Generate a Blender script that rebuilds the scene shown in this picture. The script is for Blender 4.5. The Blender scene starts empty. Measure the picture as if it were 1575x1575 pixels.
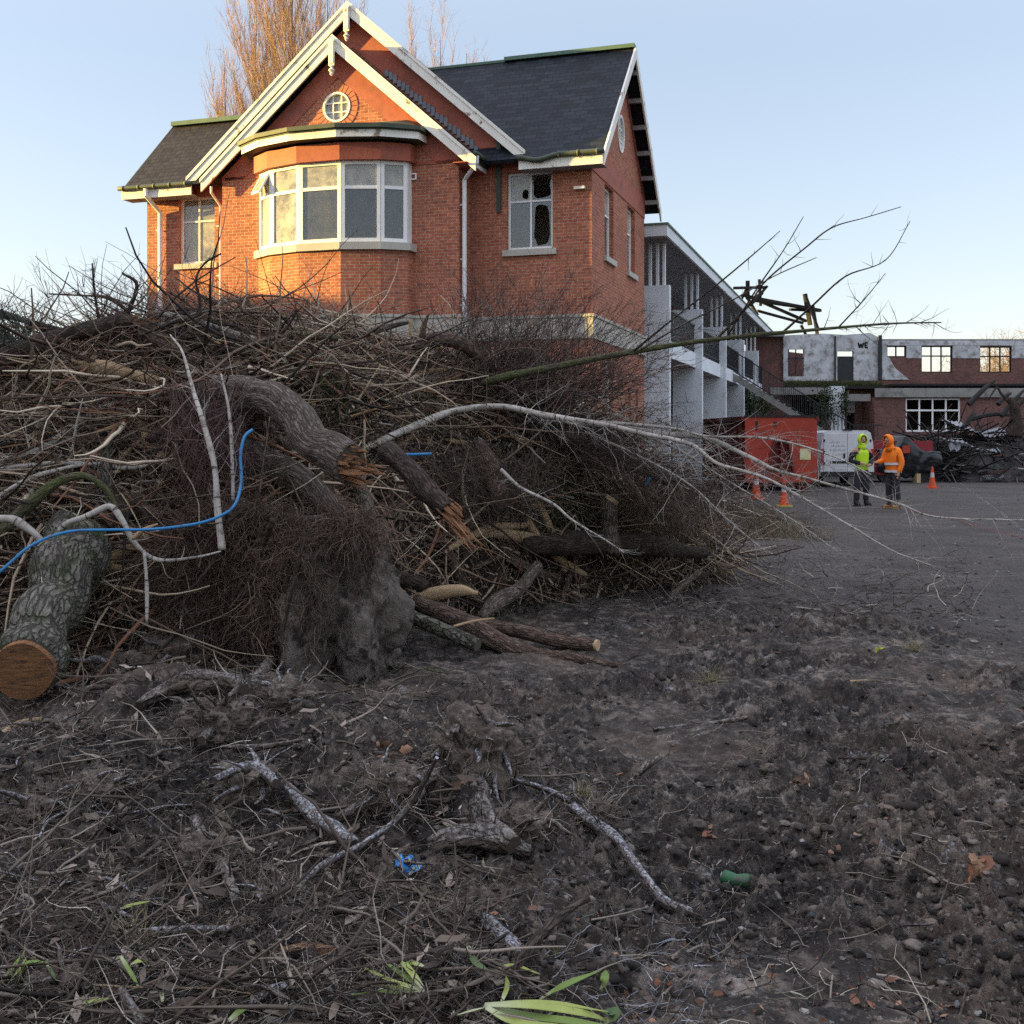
import bpy, bmesh, math, random
import numpy as np
from mathutils import Vector, Matrix
from mathutils.geometry import tessellate_polygon
random.seed(7); RNG = np.random.default_rng(11)
R = math.radians
scene = bpy.context.scene
# ------------------------------------------------------------------ camera
CH = 1.7; FPX = 1750.0; CX = 787.5; HY = 675.0          # eye height, focal length and horizon in photo pixels
cam_d = bpy.data.cameras.new('camera'); cam = bpy.data.objects.new('camera', cam_d)
scene.collection.objects.link(cam); scene.camera = cam
cam.location = (0, 0, CH); cam.rotation_euler = (R(90), 0, 0)
cam_d.sensor_width = 36; cam_d.lens = 36 * FPX / 1575; cam_d.shift_y = -(787.5 - HY) / 1575
cam_d.clip_start = 0.1; cam_d.clip_end = 5000
# ------------------------------------------------------------------ sky and sun
SUN_AZ = R(179.2)       # measured from +X, counter-clockwise: the sun stands to the left and a little nearer than the house
SUN_EL = R(7.0)
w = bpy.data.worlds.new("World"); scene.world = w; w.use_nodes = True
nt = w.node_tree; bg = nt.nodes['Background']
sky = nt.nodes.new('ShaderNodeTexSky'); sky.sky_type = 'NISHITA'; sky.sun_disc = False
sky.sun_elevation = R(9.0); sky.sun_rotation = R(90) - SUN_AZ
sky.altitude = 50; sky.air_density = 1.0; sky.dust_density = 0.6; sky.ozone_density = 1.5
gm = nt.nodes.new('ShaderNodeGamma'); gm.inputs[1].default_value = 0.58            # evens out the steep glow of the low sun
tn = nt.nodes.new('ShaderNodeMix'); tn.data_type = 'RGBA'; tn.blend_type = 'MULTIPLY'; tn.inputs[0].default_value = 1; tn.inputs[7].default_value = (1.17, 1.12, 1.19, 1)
nt.links.new(sky.outputs[0], gm.inputs[0]); nt.links.new(gm.outputs[0], tn.inputs[6]); tc_ = nt.nodes.new('ShaderNodeTexCoord'); sz_ = nt.nodes.new('ShaderNodeSeparateXYZ'); mr = nt.nodes.new('ShaderNodeMapRange'); mr.interpolation_type = 'SMOOTHSTEP'    # extra gain added to the unseen overhead sky, as fill light for the shade
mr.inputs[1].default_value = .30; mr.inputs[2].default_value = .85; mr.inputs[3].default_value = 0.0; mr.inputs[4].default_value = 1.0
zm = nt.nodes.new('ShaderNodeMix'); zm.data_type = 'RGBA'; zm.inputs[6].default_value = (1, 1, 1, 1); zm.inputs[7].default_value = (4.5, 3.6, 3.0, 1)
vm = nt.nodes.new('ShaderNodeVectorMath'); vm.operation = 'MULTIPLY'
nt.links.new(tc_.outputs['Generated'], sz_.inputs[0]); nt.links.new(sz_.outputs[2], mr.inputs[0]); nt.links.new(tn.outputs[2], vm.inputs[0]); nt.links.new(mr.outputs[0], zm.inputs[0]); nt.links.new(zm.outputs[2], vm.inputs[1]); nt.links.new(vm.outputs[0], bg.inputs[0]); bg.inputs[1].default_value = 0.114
sd = bpy.data.lights.new('sun', 'SUN'); sun = bpy.data.objects.new('sun', sd); scene.collection.objects.link(sun)
sd.energy = 5.0; sd.angle = R(0.5); sd.color = (1.0, 0.69, 0.17)
dv = Vector((math.cos(SUN_AZ) * math.cos(SUN_EL), math.sin(SUN_AZ) * math.cos(SUN_EL), math.sin(SUN_EL)))
sun.rotation_euler = dv.to_track_quat('Z', 'Y').to_euler()
scene.view_settings.view_transform = 'Standard'; scene.view_settings.look = 'None'
scene.view_settings.exposure = 1.95; scene.view_settings.gamma = 1
scene.cycles.use_denoising = False      # keeps the fine twigs and soil crisp; the little grain that stays is a camera's
# ------------------------------------------------------------------ helpers
COL = scene.collection
def tag(o, label=None, cat=None, group=None, kind=None):
    if label: o['label'] = label
    if cat: o['category'] = cat
    if group: o['group'] = group
    if kind: o['kind'] = kind
    return o
def empty(name, loc=(0, 0, 0), rz=0, label=None, cat=None, group=None):
    o = bpy.data.objects.new(name, None); COL.objects.link(o); o.location = loc; o.rotation_euler = (0, 0, rz)
    o.empty_display_size = .2
    return tag(o, label, cat, group)
def at(px, py, Y): return Vector(((px - CX) / FPX * Y, Y, CH - (py - HY) / FPX * Y))
def gy(py): return CH * FPX / (py - HY)
def hsh(ix, iy, iz, seed):
    h = (ix * 374761393 + iy * 668265263 + iz * 2147483647 + seed * 974634777) & 0xFFFFFFFF
    h = ((h ^ (h >> 13)) * 1274126177) & 0xFFFFFFFF
    return ((h ^ (h >> 16)) & 0xFFFF) / 65535.0
def noise(x, y, z=0.0, seed=0):
    x, y, z = np.broadcast_arrays(np.asarray(x, float), np.asarray(y, float), np.asarray(z, float))
    xi = np.floor(x).astype(np.int64); yi = np.floor(y).astype(np.int64); zi = np.floor(z).astype(np.int64)
    fx = x - xi; fy = y - yi; fz = z - zi
    fx = fx * fx * (3 - 2 * fx); fy = fy * fy * (3 - 2 * fy); fz = fz * fz * (3 - 2 * fz)
    r = 0
    for dx in (0, 1):
        for dy in (0, 1):
            for dz in (0, 1):
                r = r + hsh(xi + dx, yi + dy, zi + dz, seed) * (fx if dx else 1 - fx) * (fy if dy else 1 - fy) * (fz if dz else 1 - fz)
    return r * 2 - 1
def fbm(x, y, z=0.0, o=4, seed=0):
    r = 0; a = 1; s = 0
    for i in range(o):
        r = r + a * noise(x, y, z, seed + i); s += a; a *= .5; x = np.asarray(x) * 2.03 + 3.1; y = np.asarray(y) * 2.03 + 1.7; z = np.asarray(z) * 2.03
    return r / s
def billow(x, y, z=0.0, o=3, seed=0):
    r = 0; a = 1; s = 0
    for i in range(o):
        r = r + a * np.abs(noise(x, y, z, seed + i)); s += a; a *= .5; x = np.asarray(x) * 2.1 + 5.3; y = np.asarray(y) * 2.1 + 2.2; z = np.asarray(z) * 2.1
    return 1 - 2 * r / s
def sstep(a, b, x):
    t = np.clip((x - a) / (b - a), 0, 1); return t * t * (3 - 2 * t)
# ---- node materials
class NM:
    def __init__(s, name):
        s.m = bpy.data.materials.new(name); s.m.use_nodes = True; s.t = s.m.node_tree; s.b = s.t.nodes['Principled BSDF']
        s.out = s.t.nodes['Material Output']
        s.b.inputs['Specular IOR Level'].default_value = .3
    def n(s, typ, **kw):
        nd = s.t.nodes.new(typ)
        for k, v in kw.items(): setattr(nd, k, v)
        return nd
    def l(s, a, b): s.t.links.new(a, b)
    def co(s, kind='Object', scale=(1, 1, 1), rot=(0, 0, 0)):
        tc = s.n('ShaderNodeTexCoord'); mp = s.n('ShaderNodeMapping'); s.l(tc.outputs[kind], mp.inputs[0])
        mp.inputs['Scale'].default_value = scale; mp.inputs['Rotation'].default_value = rot; return mp.outputs[0]
    def noise(s, co, scale, detail=5, rough=.6, dist=0):
        nd = s.n('ShaderNodeTexNoise'); s.l(co, nd.inputs['Vector']); nd.inputs['Scale'].default_value = scale
        nd.inputs['Detail'].default_value = detail; nd.inputs['Roughness'].default_value = rough; nd.inputs['Distortion'].default_value = dist
        return nd.outputs['Fac']
    def ramp(s, f, stops):
        r = s.n('ShaderNodeValToRGB'); e = r.color_ramp.elements
        while len(e) < len(stops): e.new(.5)
        for i, (p, c) in enumerate(stops):
            e[i].position = p; e[i].color = (c, c, c, 1) if not hasattr(c, '__len__') else (*c, 1)
        s.l(f, r.inputs[0]); return r.outputs[0]
    def mix(s, f, a, b, mode='MIX'):
        m = s.n('ShaderNodeMix', data_type='RGBA', blend_type=mode)
        for i, v in ((0, f), (6, a), (7, b)):
            if hasattr(v, 'is_linked') or hasattr(v, 'links'): s.l(v, m.inputs[i])
            else: m.inputs[i].default_value = v if i == 0 else (*v, 1)
        return m.outputs[2]
    def bump(s, h, dist=.01, strength=1.0):
        b = s.n('ShaderNodeBump'); b.inputs['Distance'].default_value = dist; b.inputs['Strength'].default_value = strength
        s.l(h, b.inputs['Height']); s.l(b.outputs[0], s.b.inputs['Normal'])
    def col(s, c):
        if hasattr(c, 'links'): s.l(c, s.b.inputs['Base Color'])
        else: s.b.inputs['Base Color'].default_value = (*c, 1)
    def set(s, rough=.8, spec=.3, metal=0):
        s.b.inputs['Roughness'].default_value = rough; s.b.inputs['Specular IOR Level'].default_value = spec; s.b.inputs['Metallic'].default_value = metal; return s.m
def simple(name, c1, c2, scale=4, rough=.8, bump=.004, bs=30, kind='Object', stretch=(1, 1, 1), spec=.3, metal=0, tint=False, extra=None):
    N = NM(name); co = N.co(kind, stretch); f = N.noise(co, scale, 6, .65)
    c = N.ramp(f, [(.3, c1), (.7, c2)])
    if extra:
        f2 = N.noise(co, extra[1], 5, .7); c = N.mix(N.ramp(f2, [(extra[2], 0), (extra[3], 1)]), c, extra[0])
    if tint:
        a = N.n('ShaderNodeAttribute', attribute_name='tint'); c = N.mix(1.0, c, a.outputs['Color'], 'MULTIPLY')
    N.col(c)
    if bump: N.bump(N.noise(co, bs, 5, .7), bump)
    return N.set(rough, spec, metal)
def brickmat(name, cA, cB, mortar, dirt=.35, bw=.23, bh=.078, stain=(.05, .04, .035)):
    N = NM(name); uv = N.co('UV')
    b = N.n('ShaderNodeTexBrick'); N.l(uv, b.inputs['Vector'])
    b.inputs['Color1'].default_value = (*cA, 1); b.inputs['Color2'].default_value = (*cB, 1); b.inputs['Mortar'].default_value = (*mortar, 1)
    b.inputs['Scale'].default_value = 1; b.inputs['Mortar Size'].default_value = .0062; b.inputs['Mortar Smooth'].default_value = .3
    b.inputs['Brick Width'].default_value = bw; b.inputs['Row Height'].default_value = bh; b.inputs['Bias'].default_value = -.1
    f = N.noise(uv, 1.1, 6, .7); c = N.mix(N.ramp(f, [(.45, 0), (.75, dirt)]), b.outputs['Color'], stain)
    f2 = N.noise(uv, 2.3, 6, .75); c = N.mix(N.ramp(f2, [(.6, 0), (.8, .45)]), c, mortar)
    f3 = N.noise(uv, 9, 4, .6); c = N.mix(1.0, c, N.ramp(f3, [(.25, .6), (.75, 1.2)]), 'MULTIPLY')
    N.col(c)
    inv = N.n('ShaderNodeMath', operation='SUBTRACT'); inv.inputs[0].default_value = 1; N.l(b.outputs['Fac'], inv.inputs[1])
    ad = N.n('ShaderNodeMath', operation='MULTIPLY_ADD'); N.l(N.noise(uv, 60, 3, .7), ad.inputs[0]); ad.inputs[1].default_value = .5; N.l(inv.outputs[0], ad.inputs[2])
    N.bump(ad.outputs[0], .004); return N.set(.85, .2)
M = {}
M['brick'] = brickmat('brick', (.44, .145, .080), (.32, .095, .058), (.48, .36, .27))
M['ruinbrick'] = brickmat('ruin_brick', (.20, .085, .07), (.14, .06, .052), (.20, .17, .15), .7)
M['maroon'] = simple('maroon_paint', (.29, .072, .05), (.37, .115, .07), 3, .7, .002, 20, extra=((.20, .07, .055), 1.6, .5, .7))
def peeling(name, c, c2, under, lo=.57, hi=.63):
    N = NM(name); co = N.co('Object'); f = N.noise(co, 2.2, 8, .75)
    base = N.ramp(N.noise(co, 1.3, 5, .6), [(.3, c), (.7, c2)])
    N.col(N.mix(N.ramp(f, [(lo, 0), (hi, 1)]), base, under)); N.bump(f, .004); return N.set(.6, .3)
M['white'] = peeling('white_paint', (.78, .76, .70), (.66, .64, .58), (.22, .17, .12))
M['whiteframe'] = peeling('window_paint', (.80, .80, .78), (.70, .70, .68), (.25, .22, .18), .66, .72)
M['stone'] = peeling('stone_band', (.46, .43, .37), (.36, .34, .30), (.20, .19, .17), .6, .75)
def slatemat(name, a, b_, lich):
    N = NM(name); uv = N.co('UV'); b = N.n('ShaderNodeTexBrick'); N.l(uv, b.inputs['Vector'])
    b.inputs['Color1'].default_value = (*a, 1); b.inputs['Color2'].default_value = (*b_, 1); b.inputs['Mortar'].default_value = (.006, .006, .008, 1)
    b.inputs['Scale'].default_value = 1; b.inputs['Mortar Size'].default_value = .015; b.inputs['Brick Width'].default_value = .32; b.inputs['Row Height'].default_value = .19
    c = N.mix(N.ramp(N.noise(uv, 1.5, 6, .7), [(.55, 0), (.8, .5)]), b.outputs['Color'], lich)
    N.col(c)
    sx = N.n('ShaderNodeSeparateXYZ'); N.l(uv, sx.inputs[0])
    fr = N.n('ShaderNodeMath', operation='MULTIPLY'); N.l(sx.outputs[1], fr.inputs[0]); fr.inputs[1].default_value = 1 / .19
    f2 = N.n('ShaderNodeMath', operation='FRACT'); N.l(fr.outputs[0], f2.inputs[0])
    a2 = N.n('ShaderNodeMath', operation='MULTIPLY_ADD'); N.l(N.noise(uv, 5, 3, .6), a2.inputs[0]); a2.inputs[1].default_value = .9; N.l(f2.outputs[0], a2.inputs[2])
    N.bump(a2.outputs[0], -.035); return N.set(.75, .18)
M['slate'] = slatemat('slate', (.005, .008, .012), (.018, .025, .034), (.026, .028, .028))
M['slatebrown'] = slatemat('slate_brown', (.016, .014, .015), (.032, .027, .027), (.05, .05, .03))
M['ridge'] = simple('ridge_copper', (.06, .12, .09), (.11, .17, .12), 3, .6, .003)
M['gutter'] = simple('gutter_metal', (.035, .055, .045), (.075, .085, .055), 3, .6, .002)
M['pipe'] = simple('pipe_paint', (.72, .72, .72), (.60, .60, .60), 5, .45, .001)
M['plaster'] = simple('room_plaster', (.55, .50, .42), (.42, .40, .35), 1.5, .9, .002)
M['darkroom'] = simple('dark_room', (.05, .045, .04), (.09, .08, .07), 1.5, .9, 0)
M['soffit'] = simple('soffit_paint', (.30, .29, .28), (.22, .21, .2), 2, .8, 0)
M['concrete'] = simple('painted_concrete', (.70, .73, .77), (.58, .61, .64), 1.2, .8, .003, 20, extra=((.16, .16, .15), 2.2, .55, .85))
M['oldconcrete'] = simple('old_concrete', (.30, .29, .27), (.18, .175, .165), 1.3, .9, .006, 12, extra=((.06, .06, .055), 1.6, .5, .75))
M['peelplaster'] = peeling('peeling_plaster', (.58, .60, .62), (.36, .37, .38), (.22, .20, .185), .48, .60)
M['iron'] = simple('dark_iron', (.02, .022, .025), (.035, .035, .035), 5, .6, 0)
M['char'] = simple('charred_timber', (.012, .011, .011), (.03, .027, .025), 5, .8, .006, 20)
M['moss'] = simple('moss', (.035, .05, .015), (.07, .085, .03), 6, .95, .01, 30)
def glassmat(name, tint, fac, dirt=.12, dc=(.35, .34, .30)):
    N = NM(name); t = N.n('ShaderNodeBsdfTransparent'); t.inputs[0].default_value = (*tint, 1)
    g = N.n('ShaderNodeBsdfGlossy'); g.inputs['Roughness'].default_value = .03
    fr = N.n('ShaderNodeFresnel'); fr.inputs[0].default_value = 1.5
    mx = N.n('ShaderNodeMath', operation='MULTIPLY_ADD'); N.l(fr.outputs[0], mx.inputs[0]); mx.inputs[1].default_value = 1.3; mx.inputs[2].default_value = fac
    s1 = N.n('ShaderNodeMixShader'); N.l(mx.outputs[0], s1.inputs[0]); N.l(t.outputs[0], s1.inputs[1]); N.l(g.outputs[0], s1.inputs[2])
    d = N.n('ShaderNodeBsdfDiffuse'); d.inputs[0].default_value = (*dc, 1)
    nz = N.ramp(N.noise(N.co('Object'), 3, 6, .7), [(.35, dirt * .4), (.75, dirt * 1.8)])
    s2 = N.n('ShaderNodeMixShader'); N.l(nz, s2.inputs[0]); N.l(s1.outputs[0], s2.inputs[1]); N.l(d.outputs[0], s2.inputs[2])
    N.l(s2.outputs[0], N.out.inputs[0]); return N.m
M['glass'] = glassmat('window_glass', (.9, .92, .92), .03)
M['dirtyglass'] = glassmat('frosted_glass', (.85, .86, .84), .05, .52, (.52, .50, .44))
# ---- mesh building
def finish(me, smooth=False):
    if smooth: me.polygons.foreach_set('use_smooth', [True] * len(me.polygons))
    me.update()
def autouv(me):
    """wall/roof mapping in metres: u runs horizontally along each face, v up the face"""
    uvl = me.uv_layers.new(name='UVMap')
    for p in me.polygons:
        n = p.normal
        if abs(n.z) > .999: t = Vector((1, 0, 0)); b = Vector((0, 1, 0))
        else: t = Vector((-n.y, n.x, 0)).normalized(); b = n.cross(t)
        for li in p.loop_indices:
            v = me.vertices[me.loops[li].vertex_index].co; uvl.data[li].uv = (v.dot(t), v.dot(b))
class MB:
    def __init__(s): s.v = []; s.f = []; s.uv = []; s.mi = []; s.cur = 0; s.has = False
    def add(s, vs, fs, uvs=None):
        o = len(s.v); s.v.extend([tuple(map(float, p)) for p in vs])
        for i, f in enumerate(fs):
            s.f.append([o + j for j in f]); s.mi.append(s.cur)
            if uvs is not None: s.uv.append(uvs[i]); s.has = True
            else: s.uv.append(None)
        return s
    def box(s, x0, x1, y0, y1, z0, z1, mat=None):
        vs = [Vector((x, y, z)) for z in (z0, z1) for y in (y0, y1) for x in (x0, x1)]
        if mat is not None: vs = [mat @ p for p in vs]
        return s.add(vs, [(0, 2, 3, 1), (4, 5, 7, 6), (0, 1, 5, 4), (2, 6, 7, 3), (0, 4, 6, 2), (1, 3, 7, 5)])
    def bar(s, p, q, w, h, up=(0, 0, 1)):
        p = Vector(p); q = Vector(q); d = (q - p).normalized(); u = Vector(up)
        sd = d.cross(u)
        if sd.length < 1e-4: sd = d.cross(Vector((1, 0, 0)))
        sd.normalize(); u = sd.cross(d); vs = []
        for c in (p, q):
            for a, b in ((-1, -1), (1, -1), (1, 1), (-1, 1)): vs.append(c + sd * a * w / 2 + u * b * h / 2)
        return s.add(vs, [(0, 1, 2, 3), (7, 6, 5, 4), (0, 4, 5, 1), (1, 5, 6, 2), (2, 6, 7, 3), (3, 7, 4, 0)])
    def prism(s, pts, off):
        """pts: planar polygon in 3D, extruded by the vector off"""
        n = len(pts); pts = [Vector(p) for p in pts]; off = Vector(off)
        tri = tessellate_polygon([pts]); nrm = Vector((0, 0, 0))
        for i in range(n): nrm += pts[i].cross(pts[(i + 1) % n])
        fl = nrm.dot(off) > 0
        vs = pts + [p + off for p in pts]
        a = list(range(n)); b = [i + n for i in a]
        fs = [a[::-1] if fl else a, b if fl else b[::-1]]
        for i in range(n):
            j = (i + 1) % n; q = (i, j, j + n, i + n); fs.append(q if fl else q[::-1])
        return s.add(vs, fs)
    def wall(s, outline, holes, org, tdir, ndir, th):
        """wall in the plane org + u*tdir + v*Z, front face towards ndir, thickness th behind it, with holes"""
        org = Vector(org); t = Vector(tdir); n = Vector(ndir); Z = Vector((0, 0, 1))
        def P(u, v, k): return org + t * u + Z * v - n * (th * k)
        loops = [outline] + holes; flat = [p for l in loops for p in l]
        tr = tessellate_polygon([[Vector((p[0], p[1], 0)) for p in l] for l in loops])
        N = len(flat); vs = [P(*p, 0) for p in flat] + [P(*p, 1) for p in flat]; fs = []
        for a, b, c in tr:
            nn = (vs[b] - vs[a]).cross(vs[c] - vs[a])
            if nn.dot(n) < 0: a, b = b, a
            fs.append((a, b, c)); fs.append((c + N, b + N, a + N))
        o = 0
        for li, l in enumerate(loops):
            m = len(l); ar = sum(l[i][0] * l[(i + 1) % m][1] - l[(i + 1) % m][0] * l[i][1] for i in range(m))
            for i in range(m):
                j = (i + 1) % m; q = (o + i, o + j, o + j + N, o + i + N)
                c = (vs[q[1]] - vs[q[0]]).cross(vs[q[3]] - vs[q[0]]); e = (flat[o + j][1] - flat[o + i][1], -(flat[o + j][0] - flat[o + i][0]))
                sg = 1 if ar > 0 else -1
                if li: sg = -sg
                out = t * e[0] * sg + Z * e[1] * sg
                fs.append(q if c.dot(out) > 0 else q[::-1])
            o += m
        return s.add(vs, fs)
    def tube(s, pts, rad, sides=10, rough=0, seed=0, caps=True, rfreq=6, squash=None, sub=0, ridge=0):
        P = [Vector(p) for p in pts]; rr = list(rad) if hasattr(rad, '__len__') else [rad] * len(P)
        if sub: P, rr = crom(P, rr, sub)
        n = len(P); V = []; uv_l = 0
        T = [(P[min(i + 1, n - 1)] - P[max(i - 1, 0)]).normalized() for i in range(n)]
        u = T[0].orthogonal().normalized(); L = [0]
        for i in range(1, n): L.append(L[-1] + (P[i] - P[i - 1]).length)
        A = np.arange(sides) / sides * 2 * math.pi
        rings = []
        for i in range(n):
            u = (u - T[i] * u.dot(T[i])).normalized(); b = T[i].cross(u)
            ring = np.array(P[i])[None, :] + rr[i] * (np.cos(A)[:, None] * np.array(u)[None] + np.sin(A)[:, None] * np.array(b)[None]); rings.append(ring)
        rings = np.array(rings)
        if rough:
            C = np.array([list(p) for p in P])[:, None, :]; D = rings - C
            lx = np.array(L)[:, None] * rfreq
            k = 1 + rough * fbm(np.cos(A)[None] * 1.6 + seed * 7.3, np.sin(A)[None] * 1.6, lx, 3, seed)
            if ridge: k = k + ridge * billow(np.cos(A)[None] * 4 + seed, np.sin(A)[None] * 4, lx * .35, 2, seed + 5)
            rings = C + D * k[:, :, None]
        o = len(s.v); s.v.extend(map(tuple, rings.reshape(-1, 3).tolist()))
        for i in range(n - 1):
            r0 = 2 * math.pi * rr[i]
            for j in range(sides):
                k = (j + 1) % sides
                s.f.append([o + i * sides + j, o + i * sides + k, o + (i + 1) * sides + k, o + (i + 1) * sides + j]); s.mi.append(s.cur)
                s.uv.append([(j / sides * r0, L[i]), ((j + 1) / sides * r0, L[i]), ((j + 1) / sides * r0, L[i + 1]), (j / sides * r0, L[i + 1])])
        s.has = True
        if caps:
            s.f.append([o + j for j in range(sides)][::-1]); s.mi.append(s.cur); s.uv.append(None)
            s.f.append([o + (n - 1) * sides + j for j in range(sides)]); s.mi.append(s.cur); s.uv.append(None)
        return s
    def build(s, name, mat, parent=None, origin=None, smooth=False, auto=False):
        me = bpy.data.meshes.new(name); V = s.v
        if parent is None and origin is not None: V = [(a - origin[0], b - origin[1], c - origin[2]) for a, b, c in V]
        me.from_pydata(V, [], s.f)
        mats = mat if isinstance(mat, (list, tuple)) else [mat]
        for m in mats: me.materials.append(m)
        if len(mats) > 1: me.polygons.foreach_set('material_index', s.mi)
        if auto: autouv(me)
        elif s.has:
            uvl = me.uv_layers.new(name='UVMap'); fl = []
            for f, u in zip(s.f, s.uv):
                if u is None: fl.extend([0.0, 0.0] * len(f))
                else:
                    for q in u: fl.extend(q)
            uvl.data.foreach_set('uv', fl)
        finish(me, smooth)
        o = bpy.data.objects.new(name, me); COL.objects.link(o)
        if parent is not None: o.parent = parent
        elif origin is not None: o.location = origin
        return o
def crom(P, rr, sub):
    Q = [P[0] * 2 - P[1]] + P + [P[-1] * 2 - P[-2]]; out = []; ro = []
    for i in range(len(P) - 1):
        p0, p1, p2, p3 = Q[i:i + 4]
        for k in range(sub):
            t = k / sub
            out.append(.5 * ((2 * p1) + (p2 - p0) * t + (2 * p0 - 5 * p1 + 4 * p2 - p3) * t * t + (3 * p1 - p0 - 3 * p2 + p3) * t ** 3))
            ro.append(rr[i] * (1 - t) + rr[i + 1] * t)
    out.append(P[-1]); ro.append(rr[-1]); return out, ro
def mesh_np(name, V, F, mat, tint=None, smooth=False, parent=None):
    """V (n,3), F (m,k) arrays; tint: per-vertex colour (n,3)"""
    me = bpy.data.meshes.new(name); k = F.shape[1]
    me.vertices.add(len(V)); me.vertices.foreach_set('co', V.astype(np.float32).ravel())
    me.loops.add(F.size); me.loops.foreach_set('vertex_index', F.astype(np.int32).ravel())
    me.polygons.add(len(F)); me.polygons.foreach_set('loop_start', (np.arange(len(F)) * k).astype(np.int32))
    me.update(calc_edges=True); me.materials.append(mat)
    if tint is not None:
        ca = me.color_attributes.new('tint', 'FLOAT_COLOR', 'POINT')
        ca.data.foreach_set('color', np.concatenate([tint, np.ones((len(V), 1))], 1).astype(np.float32).ravel())
    if smooth: me.polygons.foreach_set('use_smooth', np.ones(len(F), bool))
    me.validate(); o = bpy.data.objects.new(name, me); COL.objects.link(o)
    if parent: o.parent = parent
    return o
def strands(P, D, L, Rr, nseg=5, curl=.3, droop=0.0, sides=3, taper=.25):
    """many thin bent twigs at once. returns V, F, index of each vertex's strand"""
    n = len(P); D = D / np.linalg.norm(D, axis=1, keepdims=True); pts = [P.copy()]; d = D.copy()
    step = (L / nseg)[:, None]
    for i in range(nseg):
        d = d + RNG.normal(0, curl, (n, 3)); d[:, 2] -= droop; d /= np.linalg.norm(d, axis=1, keepdims=True); pts.append(pts[-1] + d * step)
    pts = np.array(pts).transpose(1, 0, 2)                      # n, nseg+1, 3
    T = np.gradient(pts, axis=1); T /= np.linalg.norm(T, axis=2, keepdims=True) + 1e-9
    ref = RNG.normal(0, 1, (n, 1, 3)); u = np.cross(T, ref); u /= np.linalg.norm(u, axis=2, keepdims=True) + 1e-9; b = np.cross(T, u)
    A = np.arange(sides) / sides * 2 * math.pi; r = Rr[:, None] * np.linspace(1, taper, nseg + 1)[None]
    V = pts[:, :, None, :] + r[:, :, None, None] * (np.cos(A)[None, None, :, None] * u[:, :, None, :] + np.sin(A)[None, None, :, None] * b[:, :, None, :])
    base = (np.arange(n) * (nseg + 1) * sides)[:, None, None]; i = np.arange(nseg)[None, :, None] * sides; j = np.arange(sides)[None, None, :]; k = (j + 1) % sides
    F = np.stack([base + i + j, base + i + k, base + i + sides + k, base + i + sides + j], -1).reshape(-1, 4)
    return V.reshape(-1, 3), F, np.repeat(np.arange(n), (nseg + 1) * sides), pts
def unit(n): v = RNG.normal(0, 1, (n, 3)); return v / np.linalg.norm(v, axis=1, keepdims=True)
# ================================================================== THE HOUSE
# house frame: x along the front wall (0 = right corner, negative to the left), y into the house, z up
YAW = R(-17.8); P0 = Vector(((910 - CX) / FPX * 27, 27, 0)); cY, sY = math.cos(YAW), math.sin(YAW)
def hx(px, y):                                # local x where the photo column px meets the plane y
    q = (px - CX) / FPX                        # X = P0.x + cY*x - sY*y ; Y = P0.y + sY*x + cY*y
    return (q * (P0.y + cY * y) - P0.x + sY * y) / (cY - q * sY)
def hz(py, x, y): return CH + (HY - py) / FPX * (P0.y + sY * x + cY * y)
def hyy(px, x):                               # local y where the column px meets the plane x
    q = (px - CX) / FPX
    return (q * (P0.y + sY * x) - P0.x - cY * x) / (-sY - q * cY)
house = empty('brick_house', P0, YAW, 'tall abandoned red brick house with white gables, slate roofs and a curved bay window', 'house')
XL, XB0, XB1, YF = -12.35, -9.50, -3.05, -.84
XR = -6.23; TN = math.tan(R(41.3)); EA = .45
WB = M['brick']; TH = .28
def hb(name, mb, mat, parent=None, **k):
    return mb.build(name, mat, parent or house, **k)
def rect(x0, x1, z0, z1): return [(x0, z0), (x1, z0), (x1, z1), (x0, z1)]
ZE = 8.76                                      # underside line of the eaves
FR = Vector((0, -1, 0))
# openings (local x/z)
w_right = (hx(780, 0), hx(850, 0), hz(385, -2, 0), hz(266, -2, 0))
w_left = (hx(275, 0), hx(330, 0), hz(406, -11, 0), hz(303, -11, 0))
g_right = (hx(785, 0), hx(850, 0), 1.1, 3.7)
g_left = (hx(275, 0), hx(330, 0), 1.1, 3.7)
def hole(w): return rect(*w)
def shift(l, dx): return [(u - dx, v) for u, v in l]
# right wing front wall, left wing front wall
b = MB(); b.wall(rect(XB1, 0, 0, ZE), [hole(w_right), hole(g_right)], (0, 0, 0), (1, 0, 0), FR, TH); hb('front_wall', b, WB, auto=True)
b = MB(); b.wall(rect(XL, XB0, 0, ZE), [hole(w_left), hole(g_left)], (0, 0, 0), (1, 0, 0), FR, TH); hb('front_wall', b, WB, auto=True)
# front block: bay opening in the middle, round window in its gable
ZA = 11.58; za = ZA - .32
BX = -6.27; BW2 = 2.04
rc = (hx(518, YF), hz(165, hx(518, YF), YF)); rr_ = .375
circ = [(rc[0] + rr_ * math.cos(a * math.pi / 16), rc[1] + rr_ * math.sin(a * math.pi / 16)) for a in range(32)]
b = MB(); b.wall([(XB0, 0), (XB1, 0), (XB1, za - (XB1 - XR) * TN), (XR, za), (XB0, za - (XR - XB0) * TN)], [rect(BX - BW2 + .3, BX + BW2 - .3, 4.8, 8.3), circ], (0, YF, 0), (1, 0, 0), FR, TH)
hb('front_wall', b, WB, auto=True)
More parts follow.
